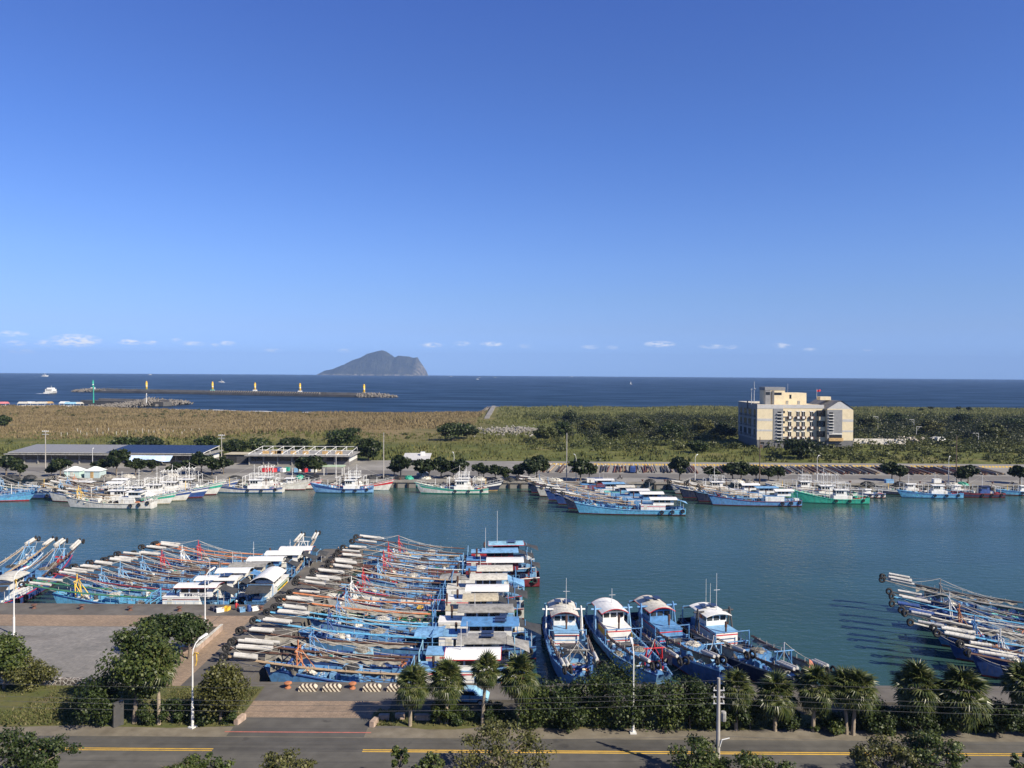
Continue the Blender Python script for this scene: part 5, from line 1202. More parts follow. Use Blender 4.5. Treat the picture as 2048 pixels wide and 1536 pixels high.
# tents
for px, lab, c in ((160, 'left-hand of two pale green pavilion tents on the far left quay', (.45, .6, .55)), (177, 'right-hand of two pavilion tents on the far left quay, brown door', (.42, .52, .52))):
    g = gp(px, 955); t = tag(empty('pavilion_tent', (g.x + (2.2 if px > 170 else -1.5), g.y, QZ)), lab, 'tent', 'pavilion tents'); m = paint('tent_%d' % px, c, .7, .1, 1, .1)
    MB().b2(-2.4, 2.4, -2, 2, 0, 2.3).build('walls', m, t); MB().add([(-2.7, -2.3, 2.3), (2.7, -2.3, 2.3), (2.7, 2.3, 2.3), (-2.7, 2.3, 2.3), (-.4, -.3, 3.6), (.4, -.3, 3.6), (.4, .3, 3.6), (-.4, .3, 3.6)], [(0, 1, 5, 4), (1, 2, 6, 5), (2, 3, 7, 6), (3, 0, 4, 7), (4, 5, 6, 7), (3, 2, 1, 0)]).build('canopy', paint('tent_top', (.62, .68, .66), .7, .1, 1, .1), t); MB().b2(-.5, .5, -2.05, -2, 0, 2.1).build('door', P('tan' if px > 170 else 'offwhite'), t)
# perimeter wall right of the office
a = gp(1705, 893); wb = MB().b2(0, 26, 0, .4, -1, 3.4).build('perimeter_wall', paint('stained_wall', (.60, .57, .52), .85, .15, .4, .4, (.18, .16, .14))); wb.location = (a.x, 372, QZ + .4); tag(wb, 'stained white wall right of the cream building', 'wall')
# beach stalls at far left
rnd = random.Random(7)
for i, (px, c, w_) in enumerate(((8, 'pink', 7), (47, 'offwhite', 8), (62, 'white', 7), (72, 'offwhite', 7), (85, 'offwhite', 8), (130, 'white', 8), (141, 'paleblue', 9), (158, 'offwhite', 6), (98, 'tan', 6))):
    g = gp(px, 822, 2.2); Yb = 712 + 3 * (i % 3); g = at(px, 822, Yb); zb = float(terrain(np.array(g.x), np.array(Yb)))
    t = tag(empty('stall', (g.x, Yb, zb)), '%s beach stall from the left at the far left shore' % ORD[[0, 1, 2, 3, 4, 6, 7, 8, 5][i]], 'stall', 'beach stalls')
    w2 = w_ / 2 * 1.05; MB().add([(-w2, -3, 2.6), (w2, -3, 2.6), (w2, 3, 2.6), (-w2, 3, 2.6), (-w2, 0, 4.3), (w2, 0, 4.3)], [(0, 1, 5, 4), (2, 3, 4, 5), (1, 2, 5), (3, 0, 4), (3, 2, 1, 0)]).build('canopy', P(c), t)
    for sx in (-1, 1):
        for sy in (-1, 1): MB().tube((sx * (w2 - .3), sy * 2.7, -.3), (sx * (w2 - .3), sy * 2.7, 2.6), .12).build('post', P('white'), t)
    MB().b2(-w2 * .7, w2 * .7, -2, -1, 0, 1.1).build('counter', P('white'), t)

# ------------------------------------------------------------------ lamps, poles
def lamp_mesh():
    a = MB().lathe([(.13, 0), (.13, 2.3), (.09, 2.35), (.06, 7.2)], n=10).b2(-.3, .3, -.3, .3, 0, .12)
    pts = [Vector((0, 0, 7.0)), Vector((0, -.06, 7.45)), Vector((0, -.35, 7.95)), Vector((0, -.8, 8.25))]; a.path(pts, .05, 8)
    h = MB().add([(-.12, -.75, 8.2), (.12, -.75, 8.2), (.16, -1.75, 8.42), (-.16, -1.75, 8.42), (-.1, -.75, 8.32), (.1, -.75, 8.32), (.12, -1.75, 8.55), (-.12, -1.75, 8.55)], [(0, 3, 2, 1), (4, 5, 6, 7), (0, 1, 5, 4), (1, 2, 6, 5), (2, 3, 7, 6), (3, 0, 4, 7)])
    return a, h
LW = paint('lamp_white', (.60, .60, .58), .5, .1, 2, .15, (.35, .3, .25)); la, lh = lamp_mesh(); LAM = la.mesh('mast', LW, False); LHM = lh.mesh('lamp_head', LW)
def lamp(px, py, label, rz=0, s=1.0, double=False, banner=False, z=QZ):
    g = gp(px, py, z); t = tag(empty('street_lamp', g, rz), label, 'street lamp', 'white street lamps'); t.scale = (s, s, s)
    put('mast', LAM, t); put('lamp_head', LHM, t)
    if double:
        MB().path([Vector((0, 0, 6.9)), Vector((-.35, .0, 7.25)), Vector((-.75, 0, 7.25))], .05).path([Vector((-.5, 0, 7.2)), Vector((-.55, 0, 6.5)), Vector((-.4, 0, 6.0))], .05).build('side_arm', P('yellow') if banner else LW, t)
    return t
lamp(385, 1455, 'white street lamp with a yellow side arm on the left verge by the road', R(155), 1.0, True, True)
lamp(28, 1270, 'white lamp standing alone on the paved plaza at far left', R(150), 1.0, True, True)
lamp(410, 1272, 'white lamp rising out of the tree at the corner of the plaza', R(160), 1.0, True)
lamp(1266, 1466, 'white street lamp in front of the hedge on the right-hand verge', R(180), 1.0)
FL = [(185, 948), (672, 955), (908, 957), (1152, 962), (1390, 962), (1634, 964), (1897, 966)]
for i, (x, y) in enumerate(FL): lamp(x, y, '%s white lamp from the left along the far quay road' % ORD[i], R(140 if x > 1200 else 200), 1.0)
M_POLE = paint('pole_concrete', (.33, .31, .28), .85, .2, .8, .2); M_POLEB = paint('pole_brown', (.12, .085, .06), .85, .2, .8, .2)
def upole(px, py, ptop, label, mat=M_POLE, arms=True, Y=None):
    g = gp(px, py); t = tag(empty('utility_pole', g), label, 'utility pole'); h = at(px, ptop, g.y).z - QZ
    MB().lathe([(.19, 0), (.12, h)], n=8).build('pole', mat, t)
    if arms:
        for q in range(2): MB().b2(-1.1, 1.1, -.08, .08, h - .6 - .9 * q, h - .45 - .9 * q).build('cross_arm', M_STEEL, t)
        for q in (-.9, -.4, .4, .9): MB().lathe([(.08, 0), (.11, .1), (.05, .3)], (q, 0, h - .45), 6).build('insulator', P('white'), t)
    return t
upole(91, 946, 860, 'tall concrete utility pole in front of the long market hall at left')
upole(443, 944, 868, 'utility pole with cross-arms at the right end of the long market hall')
upole(767, 958, 865, 'thin utility pole left of the grey hut roof', arms=False); upole(1133, 962, 866, 'tall bare pole rising in the middle of the far promenade', arms=False)
upole(1519, 968, 874, 'tall brown pole in front of the cream building', M_POLEB, False); upole(1912, 968, 872, 'tall pole at the far right of the promenade', M_POLEB, False)
g = gp(1436, 1600); g = Vector((at(1436, 1500, 64.0).x, 64.0, QZ)); t = tag(empty('utility_pole', g), 'concrete utility pole with insulators beside the near road', 'utility pole')
hp = at(1436, 1356, 64).z - QZ; MB().lathe([(.20, 0), (.13, hp)], n=12).build('pole', M_POLE, t)
for q in range(3): MB().b2(-.45, .5, -.05, .05, hp - 1.07 - .55 * q, hp - 1.0 - .55 * q).build('cross_arm', M_STEEL, t)
for q in range(3):
    for sx in (-.38, .42): MB().lathe([(.03, 0), (.07, .06), (.03, .11), (.06, .16), (.02, .24)], (sx, 0, hp - 1.0 - .55 * q), 7).build('insulator', P('offwhite'), t)
MB().lathe([(.22, 0), (.24, .1), (.24, .7), (.2, .8)], (.42, .0, hp - 3.6), 10).build('transformer', P('grey'), t)
MB().path([Vector((.1, -.15, 3.0)), Vector((.25, -.2, 3.6)), Vector((.9, -.2, 3.75))], .05).build('bracket', P('white'), t)
MW = paint('wire', (.08, .08, .08), .6, .1, 1, 0)
for i, (z0, r) in enumerate(((hp + 2.0, .010), (hp + .9, .012), (hp + .45, .012), (hp - .1, .012), (5.8, .014))):
    wbm = MB()
    for a, b in ((-150, -62), (-62, g.x), (g.x, 92), (92, 180)):
        wbm.path([Vector((p.x, 64.0 + .12 * i, p.z)) for p in sag((a, 0, z0), (b, 0, z0), .9 if i < 4 else .7, 14)], r, 4)
    tag(wbm.build('power_line', MW), '%s overhead wire from the top across the road' % ['topmost', 'second', 'third', 'fourth', 'lowest'][i], 'power line', 'overhead wires along the road')
M_SQ = paint('square_lamp', (.5, .5, .48), .5, .1, 2, .1)
for i, (px, ptop, side) in enumerate(((1828, 839, -1), (1833, 853, 1), (1957, 866, -1), (1994, 846, -1), (1756, 833, -1))):
    Yp = (455, 405, 372, 440, 470)[i]; p = at(px, ptop, Yp); z0 = float(terrain(np.array(p.x), np.array(Yp)))
    t = tag(empty('road_lamp', (p.x, Yp, z0)), ['angular grey road lamp above the upper shrubs right of the cream building', 'angular lamp facing right above the spoil heap', 'angular lamp lowest on the right shrub slope', 'angular lamp high on the right shrub slope', 'angular lamp just right of the cream building roof'][i], 'street lamp', 'angular lamps in the shrubs'); h = p.z - z0
    MB().lathe([(.16, 0), (.11, h)], n=6).build('mast', M_SQ, t); MB().b2(0, side * 2.9, -.08, .08, h - .18, h).build('arm', M_SQ, t); MB().path([Vector((side * 1.8, 0, h - .1)), Vector((side * 1.2, 0, h - 1.1)), Vector((0, 0, h - 1.9))], .06).build('brace', M_SQ, t)
# ------------------------------------------------------------------ vegetation
def leaves(cen, rad, n, size, rs, up=.45, shell=.55, aspect=.42):
    """n leaves round each centre: returns verts and quads"""
    cen = np.repeat(np.asarray(cen, float), n, 0); rad = np.repeat(np.asarray(rad, float), n, 0); m = len(cen)
    d = rs.normal(size=(m, 3)); d /= np.linalg.norm(d, axis=1)[:, None]
    r = shell + (1 - shell) * rs.rand(m) ** .7; r = np.where(rs.rand(m) < .25, rs.rand(m), r)
    p = cen + d * rad * r[:, None]
    nn = d * .7 + rs.normal(size=(m, 3)) * .55; nn[:, 2] += up; nn /= np.linalg.norm(nn, axis=1)[:, None]
    a = np.cross(nn, rs.normal(size=(m, 3))); a /= np.linalg.norm(a, axis=1)[:, None] + 1e-9; b = np.cross(nn, a)
    l = size * (.6 + .8 * rs.rand(m))[:, None]; w = l * aspect
    V = np.stack([p - a * l * .5, p + b * w, p + a * l * .5, p - b * w], 1).reshape(-1, 3)
    return V, np.arange(m * 4).reshape(-1, 4)
M_BARK = paint('bark', (.16, .13, .10), .9, .3, 3, .2, bmp=.4); M_BARKP = paint('palm_bark', (.27, .22, .16), .9, .3, 4, .2, (.12, .1, .08), bmp=.5)
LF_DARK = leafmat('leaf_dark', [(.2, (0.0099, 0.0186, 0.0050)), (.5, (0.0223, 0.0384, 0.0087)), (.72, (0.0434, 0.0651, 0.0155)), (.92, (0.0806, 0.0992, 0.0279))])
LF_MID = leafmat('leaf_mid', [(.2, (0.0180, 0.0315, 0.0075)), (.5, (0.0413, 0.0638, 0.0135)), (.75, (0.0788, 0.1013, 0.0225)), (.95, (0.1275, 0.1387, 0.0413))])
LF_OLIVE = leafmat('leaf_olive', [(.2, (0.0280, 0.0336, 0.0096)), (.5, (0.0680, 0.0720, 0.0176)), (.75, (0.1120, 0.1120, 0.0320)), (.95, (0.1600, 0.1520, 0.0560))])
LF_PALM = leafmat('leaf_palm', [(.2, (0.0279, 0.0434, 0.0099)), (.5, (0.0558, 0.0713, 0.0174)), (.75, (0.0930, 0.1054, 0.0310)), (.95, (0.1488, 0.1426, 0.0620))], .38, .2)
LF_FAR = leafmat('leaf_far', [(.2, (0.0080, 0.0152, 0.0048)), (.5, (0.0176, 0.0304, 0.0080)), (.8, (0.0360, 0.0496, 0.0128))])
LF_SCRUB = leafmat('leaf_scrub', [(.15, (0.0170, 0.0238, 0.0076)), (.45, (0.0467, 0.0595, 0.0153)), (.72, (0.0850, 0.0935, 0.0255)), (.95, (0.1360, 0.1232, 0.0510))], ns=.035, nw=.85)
LF_DRY = leafmat('grass_dry', [(.2, (0.07, 0.08, 0.026)), (.34, (0.105, 0.0920, 0.0386)), (.5, (0.1932, 0.1472, 0.0736)), (.8, (0.2576, 0.2024, 0.1058)), (.98, (0.3312, 0.2576, 0.1472))], .8, ns=.035, nw=.85)
LF_GREEN = leafmat('grass_green', [(.2, (.05, .066, .018)), (.5, (.105, .115, .032)), (.8, (.16, .15, .05)), (.98, (.24, .20, .085))], .8, ns=.035, nw=.85)

def tree_shape(seed, H, crown, ncl, nlf, lsize, trunk_h, tr=.16, lean=(0, 0), shell=.5, up=.45, cl=.42, bare=0):
    rs = np.random.RandomState(seed); rnd = random.Random(seed)
    cx, cy, cz = lean[0], lean[1], H - crown[2]
    cen = []; rad = []
    for _ in range(ncl):
        d = rs.normal(size=3); d /= np.linalg.norm(d); d[2] = d[2] * .9 + .05; q = .35 + .65 * rs.rand() ** .5
        f = 1 - cl
        cen.append((cx + d[0] * crown[0] * q * f * 1.25, cy + d[1] * crown[1] * q * f * 1.25, cz + d[2] * crown[2] * q * f * 1.25))
        s = cl * rs.uniform(.65, 1.15); rad.append((crown[0] * s, crown[1] * s, crown[2] * s * .8))
    V, F = leaves(cen, rad, nlf, lsize, rs, up, shell)
    tb = MB(); top = Vector((lean[0] * .6, lean[1] * .6, trunk_h)); mid = Vector((lean[0] * .3 + rnd.uniform(-.1, .1), lean[1] * .3, trunk_h * .5))
    tb.tube((0, 0, -.2), mid, tr * 1.25, tr, 7); tb.tube(mid, top, tr, tr * .85, 7)
    for c in cen[:max(5, ncl // 2)]:
        c = Vector(c); m_ = top.lerp(c, .5) + Vector((rnd.uniform(-.2, .2), rnd.uniform(-.2, .2), .15))
        tb.tube(top - Vector((0, 0, .1)), m_, tr * .5, tr * .32, 5); tb.tube(m_, c, tr * .32, tr * .12, 5)
        if bare:
            for _ in range(bare):
                e = c + Vector((rnd.uniform(-1, 1), rnd.uniform(-1, 1), rnd.uniform(-.2, 1))) * crown[0] * .3; tb.tube(c, e, tr * .12, tr * .04, 4)
    return V, F, tb
def tree(label, x, y, z, H, crown, ncl, nlf, ls, trunk_h, mat, seed, name='broadleaf_tree', cat='tree', group=None, **kw):
    V, F, tb = tree_shape(seed, H, crown, ncl, nlf, ls, trunk_h, **kw)
    t = tag(empty(name, (x, y, z)), label, cat, group)
    tb.build('trunk' if cat == 'tree' else 'stem', M_BARK, t); put('crown' if cat == 'tree' else 'foliage', npmesh('crown', V, F, mat), t); return t
def tree_px(label, px, pbase, ptop, wpx, mat, seed, ncl=22, nlf=150, ls=.30, trunk=.35, zc=.5, cy=None, Y=None, **kw):
    """a tree from its base pixel, top pixel and crown width in pixels"""
    g = gp(px, pbase) if Y is None else Vector((at(px, 1400, Y).x, Y, QZ)); H = (at(px, ptop, g.y).z - QZ) * (1.16 if kw.get('cat') == 'shrub' else 1.06); rx = wpx / 2 / FPX * g.y * 1.08
    return tree(label, g.x, g.y, QZ, H, (rx, cy or rx * .9, H * zc), ncl, nlf, ls, H * trunk, mat, seed, **kw)

# near trees on the left
tree_px('large glossy broadleaf tree on the left verge with a leaning trunk', 268, 1447, 1247, 150, LF_MID, 1, 40, 300, .27, .35, .43, lean=(.4, .6), tr=.2)
tree_px('tree at the right of the pair behind the large tree, lamp rising from it', 378, 1318, 1228, 95, LF_DARK, 2, 26, 240, .28, .4, .36)
tree_px('tree at the left of the pair behind the large tree by the plaza', 318, 1316, 1224, 85, LF_DARK, 3, 24, 240, .28, .4, .36)
tree_px('dark round shrub left of the standing stone tablet', 194, 1450, 1352, 100, LF_DARK, 4, 26, 240, .22, .08, .56, tr=.07, name='shrub', cat='shrub')
tree_px('leafy tree cut by the left edge above the stone wall', 8, 1378, 1272, 90, LF_MID, 5, 26, 240, .27, .2, .46)
tree_px('low yellowish bush beside the tree at the left edge', 62, 1378, 1316, 95, LF_OLIVE, 6, 20, 220, .2, .1, .56, tr=.07, name='shrub', cat='shrub')
tree_px('rounded willowy tree beside the harbour junction', 442, 1447, 1322, 104, LF_OLIVE, 7, 34, 220, .24, .2, .47, up=-.2)
for i, (x, b, t_, w) in enumerate(((300, 1446, 1402, 50), (345, 1446, 1398, 60), (362, 1440, 1396, 60), (410, 1446, 1400, 60), (452, 1447, 1408, 56))):
    tree_px('%s low dark hedge shrub from the left along the left verge' % ORD[i], x, b, t_, w, LF_DARK, 20 + i, 12, 150, .2, .08, .57, tr=.06, name='shrub', cat='shrub', group='hedge shrubs on the left verge')
# hedge on the right verge
HG = 'hedge shrubs along the right verge'
hd = [(880, 1447, 1405, 60), (925, 1447, 1402, 60), (985, 1449, 1396, 70), (1068, 1455, 1386, 76), (1105, 1456, 1344, 104), (1150, 1457, 1364, 90), (1195, 1457, 1368, 84), (1234, 1457, 1334, 108), (1285, 1458, 1350, 96), (1330, 1458, 1360, 90), (1380, 1458, 1362, 94), (1412, 1458, 1358, 76),
      (1455, 1459, 1412, 60), (1500, 1459, 1408, 66), (1580, 1461, 1412, 60), (1650, 1462, 1412, 64), (1665, 1462, 1416, 50), (1745, 1464, 1402, 76), (1775, 1466, 1410, 60), (1820, 1466, 1406, 80), (1865, 1467, 1412, 70), (1895, 1468, 1416, 60), (1965, 1468, 1410, 80), (2010, 1468, 1404, 80), (2045, 1468, 1408, 70)]
for i, (x, b, t_, w) in enumerate(hd):
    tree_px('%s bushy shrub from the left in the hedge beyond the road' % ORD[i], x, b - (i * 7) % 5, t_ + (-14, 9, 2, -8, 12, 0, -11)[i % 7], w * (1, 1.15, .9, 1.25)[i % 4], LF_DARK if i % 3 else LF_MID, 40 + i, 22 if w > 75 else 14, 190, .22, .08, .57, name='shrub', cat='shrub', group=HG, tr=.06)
# foreground tree tops below the camera
FG = 'tree tops this side of the road'
fg = [(-20, 1462, 170, 'tree top in the bottom left corner'), (85, 1452, 130, 'tree top with pale bare twigs near the bottom left corner'), (360, 1522, 110, 'low tree top at the bottom edge below the left lamp'), (430, 1496, 80, 'small tree top at the bottom edge right of the left lamp'), (585, 1503, 150, 'wide tree top at the bottom edge below the junction'),
      (800, 1492, 44, 'thin sapling top at the bottom edge left of the tall tree top'), (850, 1508, 100, 'low tree top left of the tall tree top in the middle'), (1003, 1450, 200, 'tall tree top rising in front of the road in the middle'), (1400, 1474, 140, 'tree top round the concrete utility pole'),
      (1530, 1508, 150, 'low tree top right of the concrete utility pole'), (1770, 1478, 130, 'spreading tree top with a bare pale limb at lower right'), (1862, 1462, 150, 'taller tree top at lower right before the palms'), (2050, 1500, 60, 'tree top in the bottom right corner')]
for i, (x, t_, w, lab) in enumerate(fg):
    Yf = 60.5 + (i % 3) * 1.2; H = at(x, t_, Yf).z - QZ; rx = w / 2 / FPX * Yf
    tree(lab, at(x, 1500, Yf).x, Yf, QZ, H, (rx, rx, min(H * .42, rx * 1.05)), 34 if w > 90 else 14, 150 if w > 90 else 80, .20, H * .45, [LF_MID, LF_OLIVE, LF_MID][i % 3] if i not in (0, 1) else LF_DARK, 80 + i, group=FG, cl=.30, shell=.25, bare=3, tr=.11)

# fan palms: each frond a part
def frond_mesh(seed, n=17, r=1.15, mat=None):
    mat = mat or LF_PALM
    rnd = random.Random(seed); vs = []; fs = []
    vs += [(0, -.025, 0), (0, .025, 0), (1.1, .02, .12), (1.1, -.02, .12)]; fs.append((0, 1, 2, 3))
    for k in range(n):
        a = R(-118 + 236 * k / (n - 1)); ln = r * (1.0 - .22 * abs(k / (n - 1) - .5) * 2) * rnd.uniform(.88, 1.08); w = .085
        c, s = math.cos(a), math.sin(a); o = len(vs); zz = .12; dr = rnd.uniform(.25, .55)
        b0 = (1.1, 0, zz); m1 = (1.1 + c * ln * .55 - s * w, s * ln * .55 + c * w, zz + .02 - .04 * ln); m2 = (1.1 + c * ln * .55 + s * w, s * ln * .55 - c * w, zz + .02 - .04 * ln); mr = (1.1 + c * ln * .55, s * ln * .55, zz + .09 - .04 * ln); tp = (1.1 + c * ln, s * ln, zz - dr * ln * .75)
        vs += [b0, m1, mr, m2, tp]; fs += [(o, o + 1, o + 2), (o, o + 2, o + 3), (o + 1, o + 4, o + 2), (o + 2, o + 4, o + 3)]
    mb = MB(); mb.v = vs; mb.f = fs; mb.m = [0] * len(fs); return mb.mesh('frond', mat)
FRONDS = [frond_mesh(s) for s in range(4)]
DEADF = [frond_mesh(40 + s, 11, 1.0, paint('dead_frond', (.20, .15, .09), .9, .3, 3, .2)) for s in range(2)]
def palm(label, px, pbase, ptop, wpx, seed, lean=0.0):
    g = gp(px, pbase); rnd = random.Random(seed); top = at(px, ptop, g.y).z - QZ; rnd_s = rnd.uniform(.9, 1.1); rx = wpx / 2 / FPX * g.y * rnd_s; H = top - rx * .88; sc = rx / 2.1; lean = lean or rnd.uniform(-.35, .35)
    t = tag(empty('palm_tree', g), label, 'palm tree', 'fan palms along the road')
    tb = MB(); n = 7
    for k in range(n): tb.tube((lean * (k / n) ** 1.5, 0, H * k / n - (.2 if k == 0 else 0)), (lean * ((k + 1) / n) ** 1.5, 0, H * (k + 1) / n), .20 - .07 * k / n, .18 - .07 * k / n, 9)
    tb.build('trunk', M_BARKP, t)
    for k in range(9):
        s = sc * rnd.uniform(.6, .95); put('dead_frond', DEADF[k % 2], t, (lean, 0, H - .1 * sc), (rnd.uniform(-.5, .5), R(rnd.uniform(58, 84)), rnd.uniform(0, 6.3)), (s, s, s))
    for k in range(62):
        u = (k + .5) / 62; el_ = R(82 - 150 * u ** .9) + rnd.uniform(-.12, .12); azm = k * 2.39996 + rnd.uniform(-.25, .25)
        s = sc * rnd.uniform(.72, 1.02)
        put('frond', FRONDS[k % 4], t, (lean, 0, H + .25 * sc - .4 * u * sc), (rnd.uniform(-.35, .35), -el_, azm), (s, s, s))
PL = [(318, 1449, 1290, 96, 'palm tree left of the white lamp on the left verge', 0), (820, 1452, 1333, 92, 'leftmost palm of the hedge row, beside the junction', 0), (893, 1448, 1322, 88, 'second palm from the junction in the hedge row', 0), (965, 1452, 1310, 84, 'third palm from the junction in the hedge row', 0),
      (1037, 1453, 1312, 108, 'broad palm left of the four bow-on boats', 0), (1472, 1460, 1344, 90, 'palm just right of the concrete utility pole', 0), (1550, 1462, 1350, 100, 'palm below the pink flag', 0), (1626, 1463, 1334, 96, 'palm right of the pink flag', .2), (1693, 1468, 1342, 84, 'left of two palms whose trunks stand close together', -.3), (1706, 1470, 1338, 108, 'right of two palms whose trunks stand close together', .3),
      (1838, 1464, 1326, 116, 'palm in front of the open water at right', 0), (1918, 1469, 1336, 122, 'palm in front of the right-hand boats', .2), (2042, 1467, 1330, 90, 'palm cut by the right edge', 0)]
for i, (x, b, t_, w, lab, ln) in enumerate(PL): palm(lab, x, b, t_, w, 300 + i, ln)

# promenade trees on the far side share a few shapes
VAR = []
for s in range(6):
    V, F, tb = tree_shape(500 + s, 4.9, (2.7, 2.7, 1.9), 16, 80, .6, 1.5, tr=.14, shell=.4); VAR.append((npmesh('crown', V, F, LF_FAR), tb.mesh('trunk', M_BARK)))
far = [(8, 950), (44, 952), (97, 951), (124, 953), (206, 950), (232, 951), (268, 949), (306, 946), (350, 949), (376, 950), (402, 949), (424, 950), (447, 948), (607, 949), (634, 950), (783, 954), (803, 954), (842, 956), (862, 957), (880, 956), (902, 957), (926, 957), (952, 957), (962, 955), (988, 957), (1010, 962), (1034, 959), (1056, 962), (1078, 961),
       (1160, 963), (1178, 962), (1365, 962), (1432, 963), (1464, 962)]
for i, (x, y) in enumerate(far):
    r = random.Random(i); g = gp(x + r.uniform(-6, 6), y + r.uniform(-2.5, 2)); s = r.choice((.82, .95, 1.05, 1.15, 1.35))
    t = tag(empty('promenade_tree', g, r.uniform(0, 6)), '%s small dark tree from the left along the far promenade' % ORD[i], 'tree', 'small trees along the far promenade'); s *= 1.25; t.scale = (s * r.uniform(.8, 1.25), s, s * r.uniform(.75, 1.15))
    c, k = VAR[i % 6]; put('crown', c, t); put('trunk', k, t)
for i, (x, y) in enumerate(((1482, 962), (1512, 962), (1537, 963), (1556, 962), (1784, 962), (1800, 963), (1922, 967), (1936, 967), (2040, 968))):
    g = gp(x, y); r = random.Random(i + 70); s = r.uniform(.8, 1.15)
    t = tag(empty('promenade_tree', g, r.uniform(0, 6)), '%s tree from the right along the far promenade' % ORD[8 - i], 'tree', 'small trees along the far promenade'); s *= 1.25; t.scale = (s, s, s * .95)
    c, k = VAR[(i + 2) % 6]; put('crown', c, t); put('trunk', k, t)
# bigger dark trees in the meadow
BIG = [(684, 893, 848, 92, 'broad dark tree crown behind the truss-roofed hall'), (737, 918, 870, 62, 'round dark tree at the right end of the truss-roofed hall'), (905, 880, 842, 70, 'left of two dark tree clumps in the middle of the meadow'), (934, 876, 846, 50, 'right of two dark tree clumps in the middle of the meadow'), (250, 905, 868, 70, 'dark tree behind the navy solar panels, left one'), (300, 905, 870, 64, 'dark tree behind the navy solar panels, right one'),
       (415, 905, 868, 60, 'tree behind the right end of the long market hall'), (470, 908, 874, 60, 'first tree between the two market halls'), (520, 906, 872, 64, 'tree behind the left end of the truss-roofed hall'), (585, 904, 872, 70, 'tree behind the middle of the truss-roofed hall'), (10, 855, 829, 26, 'dark conical bush at the left edge of the meadow'), (1600, 915, 870, 90, 'tree in front of the cream building'), (1395, 905, 880, 44, 'dark bush left of the cream building'), (1140, 852, 822, 40, 'dark tree clump above the rubble heap')]
for i, (x, b, t_, w, lab) in enumerate(BIG):
    g = gp(x, b, QZ + .5); H = at(x, t_, g.y).z - QZ; rx = w / 2 / FPX * g.y
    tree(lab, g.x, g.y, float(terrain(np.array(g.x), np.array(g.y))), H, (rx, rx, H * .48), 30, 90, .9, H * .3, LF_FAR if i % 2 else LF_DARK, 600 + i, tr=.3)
ST = [(1090, 884, 850, 50), (1122, 874, 838, 46), (1180, 866, 840, 44), (1232, 876, 836, 60), (1292, 866, 832, 54), (1342, 878, 836, 58), (1402, 870, 838, 50), (1448, 880, 842, 56), (1735, 862, 836, 50), (1792, 852, 830, 50), (1862, 872, 838, 60), (1925, 858, 832, 54), (1985, 880, 842, 70), (2032, 866, 830, 66)]
for i, (x, b, t_, w) in enumerate(ST):
    g = gp(x, b, QZ + 1); H = min(9.5, at(x, t_, g.y).z - QZ); rx = w / 2 / FPX * g.y
    tree('%s taller scrub tree from the left beyond the far yard' % ORD[i], g.x, g.y, float(terrain(np.array(g.x), np.array(g.y))), H, (rx, rx, H * .5), 24, 150, .75, H * .25, (LF_SCRUB, LF_FAR, LF_OLIVE, LF_DARK)[(i * 3) % 4], 700 + i, tr=.22, cl=.34, group='taller trees in the scrub')
# wind-bent trees on the right skyline
for i, (x, b, t_) in enumerate(((1861, 822, 812), (1917, 822, 812), (1937, 823, 814), (1841, 822, 816))):
    Yt = 690; p = at(x, b, Yt); z0 = float(terrain(np.array(p.x), np.array(Yt))); H = max(3, at(x, t_, Yt).z - z0)
    tree('%s wind-bent tree from the left on the right skyline' % ORD[i if i < 3 else 3] if i < 3 else 'low bush just left of the wind-bent trees on the skyline', p.x, Yt, z0, H, (2.4, 2.4, 1.6), 10, 60, 1.0, H * .6, LF_FAR, 640 + i, tr=.25)

# grass and scrub nobody could count
def tufts(n, xr, yr, keep, size, mat, name, label, rs, blades=5):
    x = rs.uniform(*xr, n); y = rs.uniform(*yr, n); k = keep(x, y, rs); x, y = x[k], y[k]; z = terrain(x, y) - .1; m = len(x)
    x = np.repeat(x, blades); y = np.repeat(y, blades); z = np.repeat(z, blades); q = len(x)
    a = rs.uniform(0, 2 * PI, q); h = size * rs.uniform(.5, 1.3, q) * (1 + .45 * fbm(x / 22, y / 22, 77)); h = np.clip(h, .35, 4); w = h * .22; ox = rs.normal(0, size * .35, (q, 2)); lx = rs.normal(0, .35, q) * h; ly = rs.normal(0, .35, q) * h
    V = np.stack([np.stack([x + ox[:, 0] - np.cos(a) * w, y + ox[:, 1] - np.sin(a) * w, z], 1), np.stack([x + ox[:, 0] + np.cos(a) * w, y + ox[:, 1] + np.sin(a) * w, z], 1), np.stack([x + ox[:, 0] + lx, y + ox[:, 1] + ly, z + h], 1)], 1).reshape(-1, 3)
    stuff(put(name, npmesh(name, V, np.arange(q * 3).reshape(-1, 3), mat)), label, 'grass')
rs = np.random.RandomState(11)
path_ = lambda x, y: (np.abs(x + 17) < 5) & (y > 540)
trk = lambda x, y: (np.abs(x + 62 - (y - 300) * .16 + 6 * np.sin(y / 25)) < 1.9) | ((np.abs(y - 415 - 8 * np.sin(x / 30)) < 2.2) & (x > -30) & (x < 60)) | (fbm(x / 38, y / 38, 91) > 1.35)
inland = lambda x, y: (y < coast(x) - 9) & ~trk(x, y)
def kd(x, y, r): return inland(x, y) & ~path_(x, y) & (x < -24) & (y > 385 + 30 * fbm(x / 50, y / 50, 21) + np.clip(x + 160, 0, 140) * .5) & (r.rand(len(x)) < .95)
tufts(38000, (-480, -20), (360, 740), kd, 1.35, LF_DRY, 'dry_grass', 'tall tan dry grass covering the left part of the meadow', rs)
def kg(x, y, r): return inland(x, y) & ~path_(x, y) & (y > 301) & ((x > -24) | (y < 440 + 40 * fbm(x / 50, y / 50, 22))) & ~((np.abs(x - 140) < 26) & (np.abs(y - 383) < 20)) & (r.rand(len(x)) < .9)
